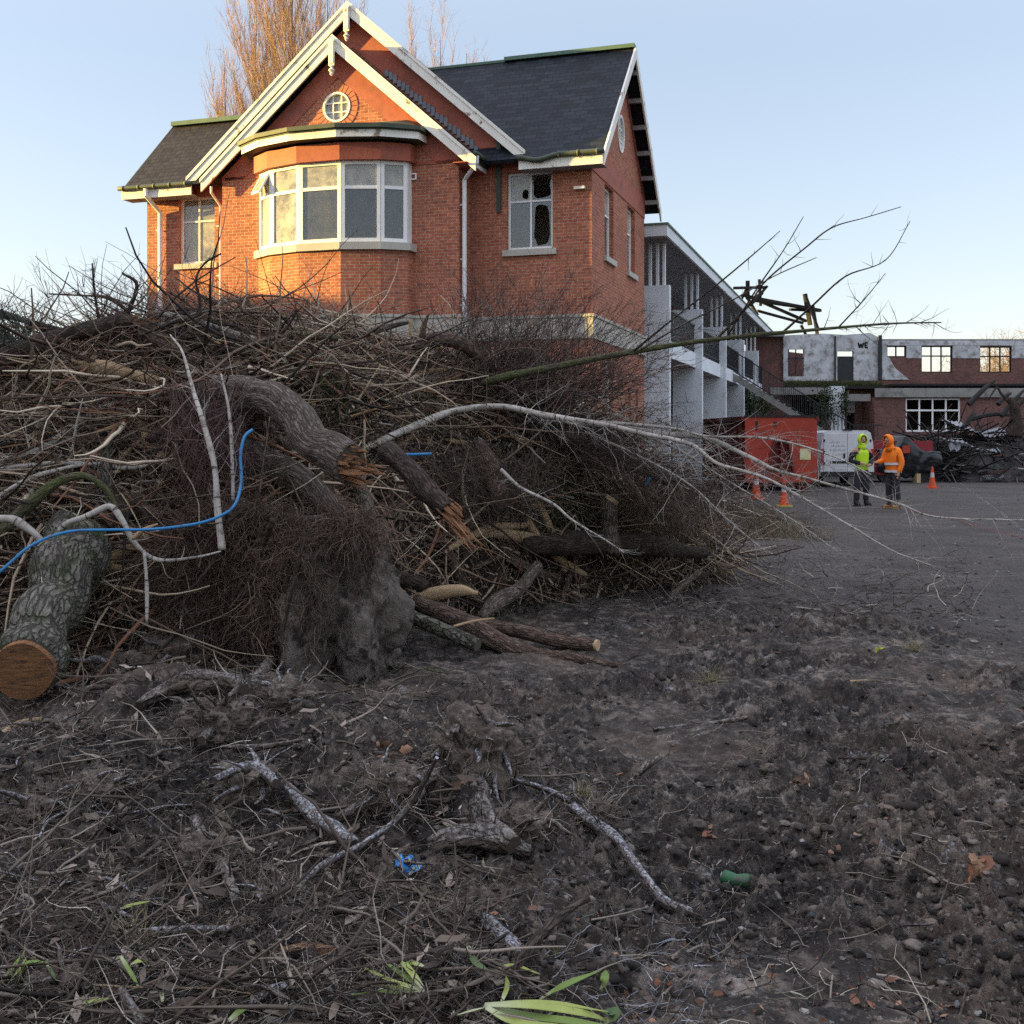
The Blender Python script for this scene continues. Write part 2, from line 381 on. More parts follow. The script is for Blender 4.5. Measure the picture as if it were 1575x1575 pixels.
# outer gable wall above the front block roof
ZO = 12.70; zo = ZO - .32; HS = 4.62
b = MB(); b.wall([(XR - HS + .3, 8.40), (XR + HS - .3, 8.40), (XR, zo)], [], (0, -.002, 0), (1, 0, 0), FR, TH - .01); hb('gable_wall', b, WB, auto=True)
# returns of the front block
for xx, nx in ((XB1, 1), (XB0, -1)):
    b = MB(); b.wall(rect(YF + TH, 0, 0, 8.3), [], (xx, 0, 0), (0, 1, 0), (nx, 0, 0), TH); hb('return_wall', b, WB, auto=True)
# right side gable wall
SD = 6.4; ZR = 12.0; yr = SD / 2
def sw(xa, xb, ya, yb): y0, y1 = hyy(xa, 0), hyy(xb, 0); return (y0, y1, hz(yb, 0, y0), hz(ya, 0, y0))
s1 = (hyy(930, 0), hyy(942, 0), 6.15, 8.0); s1 = (s1[0], s1[0] + 1.0, hz(393, 0, s1[0]), hz(282, 0, s1[0]))
s2y = hyy(965, 0); s2 = (s2y, s2y + 1.0, s1[2], s1[3])
s3 = (s1[0], s1[1], 1.3, 3.7); s4 = (s2[0] + .1, s2[0] + .45, 1.9, 3.1); s5 = (s2[0] + 1.1, s2[0] + 1.45, 1.9, 3.1)
cc = (yr, 9.75); circ2 = [(cc[0] + .38 * math.cos(a * math.pi / 12), cc[1] + .5 * math.sin(a * math.pi / 12)) for a in range(24)]
sl = math.tan(R(44.6))
b = MB(); b.wall([(TH, 0), (SD, 0), (SD, ZE + .05), (yr, ZE + .05 + yr * sl), (TH, ZE + .05 + TH * sl)], [hole(s1), hole(s2), hole(s3), hole(s4), hole(s5), circ2], (0, 0, 0), (0, 1, 0), (1, 0, 0), TH)
hb('side_wall', b, WB, auto=True)
# left side wall, back walls, floors, partitions
b = MB(); b.wall([(TH, 0), (3.8, 0), (3.8, ZE), (1.9, ZE + 1.9 * sl), (TH, ZE + TH * sl)], [], (XL, 0, 0), (0, 1, 0), (-1, 0, 0), TH); hb('side_wall', b, WB, auto=True)
b = MB(); b.wall(rect(XR - HS + .4, -TH, 0, ZE), [], (0, SD, 0), (1, 0, 0), (0, 1, 0), TH); b.wall(rect(XL + TH, XR - HS + .4, 0, ZE), [], (0, 3.8, 0), (1, 0, 0), (0, 1, 0), TH)
hb('back_wall', b, WB, auto=True)
b = MB()
b.box(XL + TH, -TH, TH, 3.4, 4.35, 4.55); b.box(XB0 + TH, XB1 - TH, YF + TH, TH, 4.35, 4.55)
b.box(XL + TH, -TH, TH, 3.4, 8.36, 8.40); b.box(XB0 + TH, XB1 - TH, YF + TH, TH, 8.302, 8.34)
b.box(XB0 - .1, XB0 + .05, TH, 3.4, 4.55, 8.36); b.box(XB1 - .05, XB1 + .1, TH, 3.4, 4.55, 8.36); b.box(XL + TH, -TH, 3.4, 3.5, 0, 8.36)
hb('room_partition', b, M['plaster'])
# painted render: under the eaves, along the rakes
b = MB(); pr = .02
b.box(XB1, 0, -pr, -.001, hz(263, -1.5, 0), 8.41); b.box(XL, XB0, -pr, -.001, hz(303, -11, 0) - .02, 8.41)
zp = hz(272, -9, YF) ; b.box(XB0, BX - BW2 + .25, YF - pr, YF - .001, zp, 8.3); b.box(BX + BW2 - .25, XB1 - .001, YF - pr, YF - .001, zp, 8.3)
b.box(XB1 + .001, XB1 + pr, YF - pr, -pr - .001, zp, 8.3)
def rakeband(b, xc, zt, half, y, wdt, zlow):
    for sgn in (-1, 1):
        xe = xc + sgn * half; ze = zt - half * TN
        p = [(xc, y, zt), (xe, y, ze), (xe, y, ze - wdt), (xc, y, zt - wdt)]
        if ze - wdt < zlow:
            xm = xc + sgn * (zt - wdt - zlow) / TN; p = [(xc, y, zt), (xe, y, ze), (xe, y, min(zlow, ze - .01)), (xm, y, zlow), (xc, y, zt - wdt)]
        b.prism(p, (0, pr, 0))
rakeband(b, XR, za - .02, XB1 - XR, YF - pr, .62, 8.301)
rakeband(b, XR, zo - .02, HS - .4, -pr, .72, 8.42)
hb('painted_render', b, M['maroon'])
b = MB(); b.box(.001, pr, 0, SD, 7.98 + .12, 8.72)
for sgn in (-1, 1):
    p = [(.001, yr, ZE + yr * sl), (.001, yr + sgn * yr, ZE), (.001, yr + sgn * yr, ZE - .35), (.001, yr, ZE + yr * sl - .35)]; b.prism([(x, y, z + .02) for x, y, z in p], (pr * 1.3, 0, 0))
hb('painted_render', b, M['maroon'])
# pale stone band and plinth
b = MB(); ZB0, ZB1 = 4.09, 4.60
b.box(XB1 + .05, .05, -.05, -.001, ZB0, ZB1); b.box(.001, .05, 0, SD, ZB0, ZB1)
b.box(BX + BW2, XB1 + .05, YF - .05, YF - .001, ZB0, ZB1); b.box(XB1 + .001, XB1 + .05, YF, -.051, ZB0, ZB1)
b.box(XB1 + .08, .08, -.08, -.001, ZB1 + .001, ZB1 + .07); b.box(.001, .08, 0, SD, ZB1 + .001, ZB1 + .07); 
b.box(BX + BW2, XB1 + .08, YF - .08, YF - .001, ZB1 + .001, ZB1 + .07); b.box(XB1 + .001, XB1 + .08, YF, -.081, ZB1 + .001, ZB1 + .07)
hb('stone_band', b, M['stone'])
b = MB(); b.box(XL - .05, XB0, -.05, -.001, ZB0, ZB1); b.box(XL - .08, XB0, -.08, -.001, ZB1 + .001, ZB1 + .07); hb('stone_band', b, M['stone'])
b = MB(); b.box(XB0, BX - BW2, YF - .05, YF - .001, ZB0, ZB1); b.box(XB0, BX - BW2, YF - .08, YF - .001, ZB1 + .001, ZB1 + .07); hb('stone_band', b, M['stone'])
# ---- bay: five facets turned 40, 20, 0, -20, -40 degrees
BC = [(-2.04, .0), (-2.02, .28), (-1.48, .64), (-.56, .90), (.56, .90), (1.48, .64), (2.02, .28), (2.04, .0)]
def baypoly(off):
    pts = [Vector((BX + x, -d)) for x, d in BC]
    if off:
        o = []
        for i, p in enumerate(pts):
            ns = []
            for j in (i - 1, i):
                if 0 <= j < len(pts) - 1:
                    d = (pts[j + 1] - pts[j]).normalized(); ns.append(Vector((d.y, -d.x)))
            n = sum(ns, Vector((0, 0))).normalized(); m = off / max(.5, n.dot(ns[0]))
            q = p + n * m
            if i == 0 or i == len(pts) - 1:
                d = (pts[1] - pts[0]).normalized() if i == 0 else (pts[-1] - pts[-2]).normalized(); n = Vector((d.y, -d.x)); q = p + n * off
                q = q - d * (q.y / d.y) if abs(d.y) > 1e-3 else q
            o.append(q)
        pts = o
    return [Vector((p.x, p.y + YF)) for p in pts]
BP = baypoly(0)
def band3(b, off_in, off_out, z0, z1):
    A = baypoly(off_in); B = baypoly(off_out)
    for i in range(len(A) - 1):
        vs = [(A[i].x, A[i].y, z0), (A[i + 1].x, A[i + 1].y, z0), (B[i + 1].x, B[i + 1].y, z0), (B[i].x, B[i].y, z0)]
        vs += [(x, y, z1) for x, y, _ in vs]
        b.add(vs, [(0, 1, 2, 3), (7, 6, 5, 4), (0, 4, 5, 1), (1, 5, 6, 2), (2, 6, 7, 3), (3, 7, 4, 0)])
    return b
for i in range(7):
    p, q = BP[i], BP[i + 1]; d = (q - p); L_ = d.length; d.normalize(); n = Vector((d.y, -d.x, 0))
    b = MB(); b.wall(rect(0, L_, 0, 6.2), [], (p.x, p.y, 0), (d.x, d.y, 0), n, .2); hb('bay_wall', b, WB, auto=True)
hb('stone_band', band3(MB(), .001, .05, ZB0, ZB1), M['stone']); hb('stone_lip', band3(MB(), .001, .08, ZB1 + .001, ZB1 + .07), M['stone'])
hb('bay_sill', band3(MB(), -.2, .10, 6.201, 6.38), M['stone'])
hb('bay_lintel', band3(MB(), -.2, .10, 8.33, 8.74), M['maroon'])
fa = hb('bay_fascia', band3(MB(), .34, .37, 8.80, 9.06), M['white'])
hb('bay_gutter', band3(band3(MB(), .372, .46, 9.0, 9.10), .372, .40, 8.97, 9.0), M['gutter'])
b = MB(); A = baypoly(.37); top = [(BX - 1.9, YF - .003, 9.42), (BX + 1.9, YF - .003, 9.42)]
vs = [(p.x, p.y, 9.07) for p in A] + [(p.x, p.y, 8.79) for p in A] + top; n6 = len(A)
fs = [(0, 1, 13), ] if False else []
for i in range(n6 - 1): fs.append((i, i + 1, 2 * n6 + (0 if i < 3 else 1)))
fs.append((3, 2 * n6 + 1, 2 * n6)); fs.append(tuple(range(n6, 2 * n6))[::-1])
b.add(vs, fs); hb('bay_roof', b, M['gutter'])
# bay windows: per facet a frame with a transom and side casements
def window(parent_name, org, t, n, x0, x1, z0, z1, cols, transom, depth=.12, fw=.07, mats=None, sill=None, broken=(), mat=None, bars=.045, open_=None):
    org = Vector(org); t = Vector(t); n = Vector(n); Z = Vector((0, 0, 1))
    mt = Matrix((t.to_4d(), (-n).to_4d(), Z.to_4d(), (0, 0, 0, 1))); mt = Matrix(((t.x, -n.x, 0, org.x), (t.y, -n.y, 0, org.y), (0, 0, 1, org.z), (0, 0, 0, 1)))
    wroot = MB(); F = mat or M['whiteframe']; y0, y1 = depth, depth + .07
    def bx(a, b_, c, d, yy0=y0, yy1=y1): wroot.box(a, b_, yy0, yy1, c, d, mt)
    bx(x0, x0 + fw, z0, z1); bx(x1 - fw, x1, z0, z1); bx(x0 + fw, x1 - fw, z0, z0 + fw * 1.2); bx(x0 + fw, x1 - fw, z1 - fw, z1)
    xs = [x0 + fw + (x1 - x0 - 2 * fw) * c for c in [0] + list(cols) + [1]]
    zs = [z0 + fw * 1.2] + list(transom) + [z1 - fw]
    for xm in xs[1:-1]: bx(xm - bars / 2, xm + bars / 2, zs[0], zs[-1], y0 + .01, y1 - .01)
    for zm in zs[1:-1]: bx(x0 + fw, x1 - fw, zm - bars / 2, zm + bars / 2, y0 + .004, y1 - .004)
    fr = hb('window', wroot, F); k = 0
    for zi in range(len(zs) - 1):
        for xi in range(len(xs) - 1):
            a, c = xs[xi] + (bars / 2 if xi else 0), xs[xi + 1] - (bars / 2 if xi < len(xs) - 2 else 0)
            e, f = zs[zi] + (bars / 2 if zi else 0), zs[zi + 1] - (bars / 2 if zi < len(zs) - 2 else 0)
            yy = y0 + .035; p = MB()
            def PT(u, v, yv=yy): return mt @ Vector((u, yv, v))
            if k in broken:
                rs = random.Random(k * 3 + 5); hl = []; kind = broken[k]
                cx_, cz_ = a + (c - a) * kind[0], e + (f - e) * kind[1]; n_ = 16
                for q in range(n_):
                    an = q / n_ * 2 * math.pi; rx = (c - a) * kind[2] * rs.uniform(.82, 1.1); rz = (f - e) * kind[3] * rs.uniform(.85, 1.08)
                    ca, sa = math.cos(an), math.sin(an); pw = .6
                    uu = cx_ + rx * math.copysign(abs(ca) ** pw, ca); vv = cz_ + rz * math.copysign(abs(sa) ** pw, sa)
                    hl.append((min(c - .008, max(a + .008, uu)), min(f - .008, max(e + .008, vv))))
                p.wall([(a, e), (c, e), (c, f), (a, f)], [hl], PT(0, 0) - Z * PT(0, 0).z + Z * org.z, t, n, .004)
            else: p.wall([(a, e), (c, e), (c, f), (a, f)], [], PT(0, 0) - Z * PT(0, 0).z + Z * org.z, t, n, .004)
            hb('pane', p, (mats[k] if mats else M['glass']), fr); k += 1
    if sill:
        s_ = MB(); s_.box(x0 - .1, x1 + .1, -.08, depth + .001, z0 - sill, z0 - .002, mt); hb('sill', s_, M['stone'], fr)
    return fr
G, DG = M['glass'], M['dirtyglass']
for i in range(1, 6):
    p, q = BP[i], BP[i + 1]; d = (q - p); L_ = d.length; d.normalize(); n = Vector((d.y, -d.x, 0))
    mm = [DG, DG] if i < 3 else [G, DG]
    window('w', (p.x, p.y, 0), (d.x, d.y, 0), n, .01, L_ - .01, 6.385, 8.328, [], [7.70], .02, .085, mm, mat=M['whiteframe'], bars=.08)
for sx in (-1, 1): b = MB(); b.box(BX + sx * 1.985 - .025, BX + sx * 1.985 + .025, YF - .25, YF + .1, 6.385, 8.328); hb('window_post', b, M['whiteframe'])
# open casement of the leftmost upper light
p, q = BP[1], BP[2]; d = (q - p); L_ = d.length; d.normalize(); n = Vector((d.y, -d.x, 0))
b = MB(); z1_ = 8.2; hh = .48; tilt = R(28)
o_ = Vector((p.x, p.y, z1_)); D3 = Vector((d.x, d.y, 0)); dn = Vector((n.x * math.sin(tilt), n.y * math.sin(tilt), -math.cos(tilt)))
c0, c1, c2, c3 = o_ + D3 * .12, o_ + D3 * (L_ - .12), o_ + D3 * (L_ - .12) + dn * hh, o_ + D3 * .12 + dn * hh
for a_, b_ in ((c0, c1), (c1, c2), (c2, c3), (c3, c0)): b.bar(a_, b_, .05, .05)
ow = hb('open_casement', b, M['whiteframe']); b = MB(); b.prism([c0, c1, c2, c3], n * .004); hb('pane', b, DG, ow)
window('w', (0, 0, 0), (1, 0, 0), FR, *w_right, [.5], [w_right[2] + (w_right[3] - w_right[2]) * .63], .1, .06, [G, G, DG, G], sill=.15, broken={1: (.5, .5, .45, .46), 2: (.75, .25, .16, .2), 3: (.5, .5, .46, .45)})
window('w', (0, 0, 0), (1, 0, 0), FR, *w_left, [.5], [w_left[2] + (w_left[3] - w_left[2]) * .64], .12, .06, [DG, DG, DG, DG], sill=.14)
window('w', (0, 0, 0), (1, 0, 0), FR, *g_right, [.5], [2.9], .1, .06, [DG] * 4, sill=.15)
window('w', (0, 0, 0), (1, 0, 0), FR, *g_left, [.5], [2.9], .1, .06, [DG] * 4, sill=.15)
for s_ in (s1, s2, s3): window('w', (0, 0, 0), (0, 1, 0), (1, 0, 0), *s_, [], [s_[2] + (s_[3] - s_[2]) * .62], .12, .06, [G, DG], sill=.14)
for s_ in (s4, s5): window('w', (0, 0, 0), (0, 1, 0), (1, 0, 0), *s_, [], [], .12, .04, [G], sill=.1)
# round gable windows
def roundwin(c, r, rz, org, t, n, deep):
    org = Vector(org); t = Vector(t); n = Vector(n); Z = Vector((0, 0, 1)); b = MB(); N_ = 32
    def P(u, v, k): return org + t * u + Z * v + n * k
    for ri, ro, k0, k1 in ((.86, 1.0, -.10, .03),):
        V = []; F_ = []
        for i in range(N_):
            a = i / N_ * 2 * math.pi; ca, sa = math.cos(a), math.sin(a)
            for q, k in ((ri, k0), (ro, k0), (ro, k1), (ri, k1)): V.append(P(c[0] + r * q * ca, c[1] + rz * q * sa, k))
        for i in range(N_):
            j = (i + 1) % N_
            for m in range(4):
                m2 = (m + 1) % 4; F_.append((4 * i + m, 4 * i + m2, 4 * j + m2, 4 * j + m))
        b.add(V, F_)
    for f in (-.3, .3):
        e = math.sqrt(1 - f * f) * .86
        b.bar(P(c[0] + f * r, c[1] - e * rz, -.04), P(c[0] + f * r, c[1] + e * rz, -.04), .03, .03); b.bar(P(c[0] - e * r, c[1] + f * rz, -.041), P(c[0] + e * r, c[1] + f * rz, -.041), .028, .028)
    fr = hb('round_window', b, M['whiteframe'], smooth=False)
    b = MB(); b.prism([P(c[0] + r * .87 * math.cos(a * math.pi / 16), c[1] + rz * .87 * math.sin(a * math.pi / 16), -.06) for a in range(32)], n * .004); hb('pane', b, DG, fr)
roundwin(rc, rr_, rr_, (0, YF, 0), (1, 0, 0), FR, .1); roundwin(cc, .38, .5, (0, 0, 0), (0, 1, 0), (1, 0, 0), .1)
# brick arch ring round the front round window
b = MB()
for i in range(26):
    a = i / 26 * 2 * math.pi; a2 = a + .2
    p = [(rc[0] + k * math.cos(q), YF - .015, rc[1] + k * math.sin(q)) for k, q in ((rr_ + .01, a), (rr_ + .01, a2), (rr_ + .2, a2 + .01), (rr_ + .2, a - .0))]; b.prism(p, (0, .013, 0))
hb('brick_surround', b, simple('surround_brick', (.42, .17, .10), (.36, .13, .08), 8, .85, .003))
# ---- roofs: slabs with real thickness
def roofslab(name, quad, th, mat, skinmat=None):
    q = [Vector(p) for p in quad]; n = (q[1] - q[0]).cross(q[3] - q[0]).normalized()
    if n.z < 0: n = -n
    b = MB(); b.prism(q, -n * th); return hb(name, b, mat, auto=True)
def gable_roof_y(xc, zt, half, y0, y1, mats, xs=(1, 1), th=.10):       # ridge along y
    for k, sgn in enumerate((-1, 1)):
        xe = xc + sgn * half; ze = zt - half * TN
        roofslab('roof', [(xc, y0, zt), (xe, y0, ze), (xe, y1, ze), (xc, y1, zt)], th, mats)
gable_roof_y(XR, ZA, XR - XB0 + .42, YF - .24, .05, M['slatebrown'])
gable_roof_y(XR, ZO, HS + .02, -.26, 6.9, M['slate'])
def slab_x(name, x0, x1, ya, za_, yb, zb, mat): return roofslab(name, [(x0, ya, za_), (x1, ya, za_), (x1, yb, zb), (x0, yb, zb)], .10, mat)
XV = .38; zE = ZE + .06 - EA * sl
ZRR = zE + .02 + (yr + EA) * sl
slab_x('roof', XR + .5, XV, yr, ZRR, -EA, zE, M['slate']); slab_x('roof', XR + .5, XV, yr, ZRR - .002, SD + EA, zE, M['slate'])
XVL = XL - .45; ZRL = zE + (1.9 + EA) * sl
slab_x('roof', XVL, XR - 1, 1.9, ZRL, -EA, zE, M['slatebrown']); slab_x('roof', XVL, XR - 1, 1.9, ZRL - .002, 3.8 + EA, zE, M['slatebrown'])
b = MB(); b.bar((-3.2, yr, ZRR + .03), (XV + .01, yr, ZRR + .03), .26, .10); b.bar((-6, yr, ZRR), (-3.2, yr, ZRR), .1, .07); hb('ridge_cap', b, M['ridge'])
b = MB(); b.bar((XVL - .01, 1.9, ZRL + .03), (XR - 2.5, 1.9, ZRL + .03), .3, .12); hb('ridge_cap', b, M['ridge'])
# bargeboards (white) on the front gables, with a king block and a drop finial
def barge(xc, zt, half, y, w=.25, th=.05):
    for sgn in (-1, 1):
        b = MB(); xe = xc + sgn * half; ze = zt - half * TN
        b.prism([(xc, y, zt - .0), (xe, y, ze), (xe - sgn * 0, y, ze - w * 1.25), (xc, y, zt - w * 1.3)], (0, th, 0))
        b.prism([(xc, y - .03, zt + .03), (xe + sgn * .02, y - .03, ze + .01), (xe + sgn * .02, y - .03, ze - .08), (xc, y - .03, zt - .06)], (0, .029, 0))
        hb('bargeboard', b, M['white'])
    b = MB(); b.box(xc - .075, xc + .075, y - .07, y - .031, zt - .75, zt - .1); b.box(xc - .055, xc + .055, y - .09, y - .071, zt - .7, zt - .14)
    b.tube([(xc, y - .04, zt - .75), (xc, y - .04, zt - .80), (xc, y - .04, zt - .86), (xc, y - .04, zt - .91), (xc, y - .04, zt - .95), (xc, y - .04, zt - 1.0)], [.05, .03, .085, .04, .05, .01], 10)
    hb('finial', b, M['white'])
barge(XR, ZA - .02, XR - XB0 + .44, YF - .30); barge(XR, ZO - .02, HS + .04, -.32)
# soffits of the front gables
b = MB()
for xc, zt, half, y0, y1 in ((XR, ZA - .15, XR - XB0 + .38, YF - .24, YF - .022), (XR, ZO - .15, HS - .05, -.26, -.022)):
    for sgn in (-1, 1):
        xe = xc + sgn * half; b.prism([(xc, y0, zt), (xe, y0, zt - half * TN), (xe, y0, zt - half * TN - .02), (xc, y0, zt - .02)], (0, y1 - y0, 0))
hb('soffit', b, M['maroon'])
# verges of the side gables
for xx, ya, yc, zt in ((XV, -EA, yr, ZRR), ):
    for yb in (-EA - .02, SD + EA + .02):
        b = MB(); b.prism([(xx, yc, zt + .02), (xx, yb, zE - .0), (xx, yb, zE - .30), (xx, yc, zt - .30)], (.045, 0, 0)); hb('bargeboard', b, M['white'])
b = MB(); b.prism([(XVL, 1.9, ZRL + .01), (XVL, -EA, zE), (XVL, -EA, zE - .14), (XVL, 1.9, ZRL - .14)], (-.03, 0, 0)); hb('bargeboard', b, M['gutter'])
for k in range(6):
    for sgn in (-1, 1):
        b = MB(); yy = yr + sgn * (.3 + k * .58); zz = ZRR - .22 - abs(yy - yr) * sl; b.box(.03, XV, yy - .05, yy + .05, zz - .12, zz); hb('eave_bracket', b, M['soffit'])
# fascias and gutters of the wings
def eave(x0, x1, gutter_mat, bend=0):
    b = MB(); b.box(x0, x1, -EA - .05, -EA - .01, zE - .28, zE - .03); hb('fascia', b, M['white'])
    b = MB(); b.box(x0, x1, -EA - .01, -.022, zE - .275, zE - .255); hb('soffit', b, M['soffit'])
    b = MB(); n_ = 14; pts = []
    for i in range(n_ + 1):
        x = x0 - .05 + (x1 - x0 + .1) * i / n_; z = zE + .0
        if bend and i < 7: z -= .10 * math.sin(i / 7 * math.pi) ** 2 * bend
        pts.append((x, -EA - .11, z))
    b.tube(pts, .062, 10)
    for i in range(1, n_, 3): p = pts[i]; b.tube([(p[0] - .03, p[1], p[2]), (p[0] + .03, p[1], p[2])], .072, 10)
    hb('gutter', b, gutter_mat, smooth=True)
XE = XR + HS - .05
eave(XE, XV, M['gutter'], 1.0); eave(XVL, XR - HS + .2, M['gutter'])
# side eave of the front block with its gutter
b = MB(); xe = XB1 + .40; zz = ZA - (xe - XR) * TN; b.box(xe - .02, xe + .02, YF - .23, -.03, zz - .27, zz - .03); hb('fascia', b, M['white'])
b = MB(); b.tube([(xe + .09, YF - .22, zz), (xe + .09, -.05, zz)], .06, 10); hb('gutter', b, M['gutter'], smooth=True)
b = MB(); b.box(XB1 + .022, xe - .03, YF - .45, -.03, zz - .26, zz - .24); hb('soffit', b, M['maroon'])
# downpipes
def dpipe(pts, r=.05):
    b = MB(); b.tube(pts, r, 10)
    x, y, _ = pts[-1]
    for z in (7.3, 6.0, 4.9): b.box(x - .12, x - .02, y - .02, y + .05, z - .02, z + .02)
    hb('downpipe', b, M['pipe'], smooth=False)
xq = hx(240, -.1)
dpipe([(xq, -EA - .1, zE - .05), (xq, -EA - .1, zE - .22), (xq + .13, -.10, zE - .62), (xq + .13, -.10, .2)], .062)
xq = hx(335, -.25); dpipe([(xq - .08, -EA + .02, zE - .1), (xq - .08, -EA + .02, zE - .25), (xq, -.12, zE - .55), (xq, -.12, .2)], .035)
xq = XB1 + .12
dpipe([(xe + .09, YF - .1, zz - .05), (xe + .09, YF - .1, zz - .2), (xq - .02, YF + .12, zz - .55), (xq - .02, YF + .12, .2)], .055)
b = MB(); xq = hx(766, -.1); b.box(xq - .05, xq + .06, -.09, -.04, hz(327, xq, 0), hz(215, xq, 0)); hb('hanging_board', b, M['gutter'])
b = MB(); xq = hx(636, YF); zq = hz(272, xq, YF)
for a in ((-.09, -.06, -.08, .08), (.06, .09, -.08, .08), (-.06, .06, .05, .08), (-.06, .06, -.08, -.05)): b.box(xq + a[0], xq + a[1], YF - .05, YF - .002, zq + a[2], zq + a[3])
hb('vent', b, M['whiteframe'])
b = MB(); xq = hx(893, 0); zq = hz(290, xq, 0); b.box(xq - .13, xq + .13, -.16, -.001, zq - .03, zq + .03); hb('flood_light', b, M['pipe'])
# flashing of slate against the outer gable
b = MB(); 
for i in range(22):
    t_ = i / 22; x = XR + .9 + t_ * 2.5; z = ZA - (x - XR) * TN + .02
    b.box(x, x + .1, -.045, -.022, z, z + .16 + .03 * (i % 3))
hb('flashing', b, simple('lead', (.13, .15, .17), (.2, .22, .25), 5, .6, 0))
# ================================================================== THE ANNEXE (verandah block behind the house)
ann = empty('annexe_building', P0, YAW, 'long two storey white annexe with flat roof, concrete fin piers and upper balcony', 'building')
def ab(name, mb, mat, parent=None, **k): return mb.build(name, mat, parent or ann, **k)
PY = [7.5 + 6.65 * k for k in range(6)]
for y in PY:
    b = MB(); b.box(-.50, .54, y, y + .28, 0, 6.30); ab('pier', b, M['concrete'])
for y in PY:
    for dx in (.12, .32, -.1):
        b = MB(); b.box(dx, dx + .08, y + .08, y + .2, 6.302, 7.60); ab('post', b, M['pipe'] if y < 10 else M['concrete'])
b = MB(); b.box(-6.0, .63, 6.62, 46.2, 7.62, 7.94); ab('roof', b, M['concrete'])
b = MB(); b.box(-6.05, .67, 6.58, 46.25, 7.941, 8.0); ab('roof_edging', b, M['ridge'])
b = MB(); b.box(-6, .6, 6.66, 46.1, 7.59, 7.618); ab('soffit', b, M['soffit'])
for k in range(6):
    y0 = PY[k] + .281; y1 = (PY[k + 1] if k < 5 else 46) - .001
    b = MB(); b.box(-2.2, .25, y0, y1, 4.28, 4.66); b.box(.251, .33, y0, y1, 4.22, 4.74); ab('balcony_slab', b, M['concrete'])
    if k < 5:
        b = MB(); b.bar((.27, y0, 5.72), (.27, y1, 5.72), .05, .05); b.bar((.27, y0, 4.9), (.27, y1, 4.9), .04, .04)
        for i in range(36):
            y = y0 + (y1 - y0) * (i + .5) / 36; b.bar((.27, y, 4.75), (.27, y, 5.7), .02, .02)
        ab('railing', b, M['iron'])
hl = []
for k in range(6):
    y = PY[k] + 1.0
    for z0 in (0.2, 4.72): hl += [rect(y, y + 1.0, z0, z0 + 2.3), rect(y + 1.9, y + 4.9, z0 + .8, z0 + 2.3)]
b = MB(); b.wall(rect(6.6, 46, 0, 7.58), hl, (-2.2, 0, 0), (0, 1, 0), (1, 0, 0), .2); ab('inner_wall', b, M['ruinbrick'], auto=True)
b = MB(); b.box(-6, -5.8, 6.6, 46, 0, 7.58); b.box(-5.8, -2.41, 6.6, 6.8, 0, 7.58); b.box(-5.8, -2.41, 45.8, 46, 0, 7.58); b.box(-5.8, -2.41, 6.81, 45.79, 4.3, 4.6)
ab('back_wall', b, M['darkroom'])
for k in range(6):
    y = PY[k] + 2.9
    for z0 in (1.0, 5.52):
        b = MB()
        for i in range(4): b.box(-2.3, -2.25, y + i * .973, y + i * .973 + .06, z0, z0 + 1.5)
        b.box(-2.31, -2.26, y, y + 3, z0, z0 + .06); b.box(-2.31, -2.26, y, y + 3, z0 + .95, z0 + 1.0); b.box(-2.31, -2.26, y, y + 3, z0 + 1.44, z0 + 1.5)
        ab('window', b, M['whiteframe'])
# outside stair
st = empty('outside_staircase', P0, YAW, 'dark metal railed outside staircase descending from the annexe balcony to the yard', 'staircase')
def sb(name, mb, mat): return mb.build(name, mat, st)
b = MB(); x0 = .34; z0 = 4.62; ns = 19; run, rise = .27, .175; ys = 25.0
for i in range(ns): b.box(x0 + i * run, x0 + (i + 1) * run + .03, ys + .05, ys + 1.15, z0 - (i + 1) * rise, z0 - (i + 1) * rise + .05)
sb('tread', b, M['oldconcrete'])
xe2 = x0 + ns * run; ze2 = z0 - ns * rise
b = MB()
for yy in (ys, ys + 1.16): b.prism([(x0, yy, z0), (xe2, yy, ze2), (xe2, yy, ze2 - .3), (x0, yy, z0 - .3)], (0, .05, 0))
sb('stringer', b, M['oldconcrete'])
b = MB(); b.box(xe2, xe2 + 1.2, ys, ys + 1.2, ze2 - .2, ze2 - .02)
for dx in (.05, 1.1):
    for dy in (.05, 1.1): b.box(xe2 + dx - .05, xe2 + dx + .05, ys + dy - .05, ys + dy + .05, 0, ze2 - .201)
nn = 7
for i in range(nn): b.box(xe2 + .05, xe2 + 1.15, ys + 1.21 + i * .27, ys + 1.21 + (i + 1) * .27, ze2 - .2 - (i + 1) * .165 + .1, ze2 - .2 - (i + 1) * .165 + .15)
sb('landing', b, M['oldconcrete'])
b = MB()
for yy in (ys + .02, ys + 1.18):
    b.bar((x0, yy, z0 + 1.0), (xe2, yy, ze2 + 1.0), .05, .05); b.bar((x0, yy, z0 + .1), (xe2, yy, ze2 + .1), .04, .04)
    for i in range(int(ns * 1.6)):
        t_ = (i + .5) / (ns * 1.6); x = x0 + t_ * ns * run; z = z0 - t_ * ns * rise; b.bar((x, yy, z + .1), (x, yy, z + 1.0), .022, .022)
    b.bar((xe2, yy, ze2 + 1), (xe2 + 1.2, yy, ze2 + 1), .05, .05)
    for i in range(6): b.bar((xe2 + .2 * i, yy, ze2), (xe2 + .2 * i, yy, ze2 + 1), .022, .022)
sb('handrail', b, M['iron'])
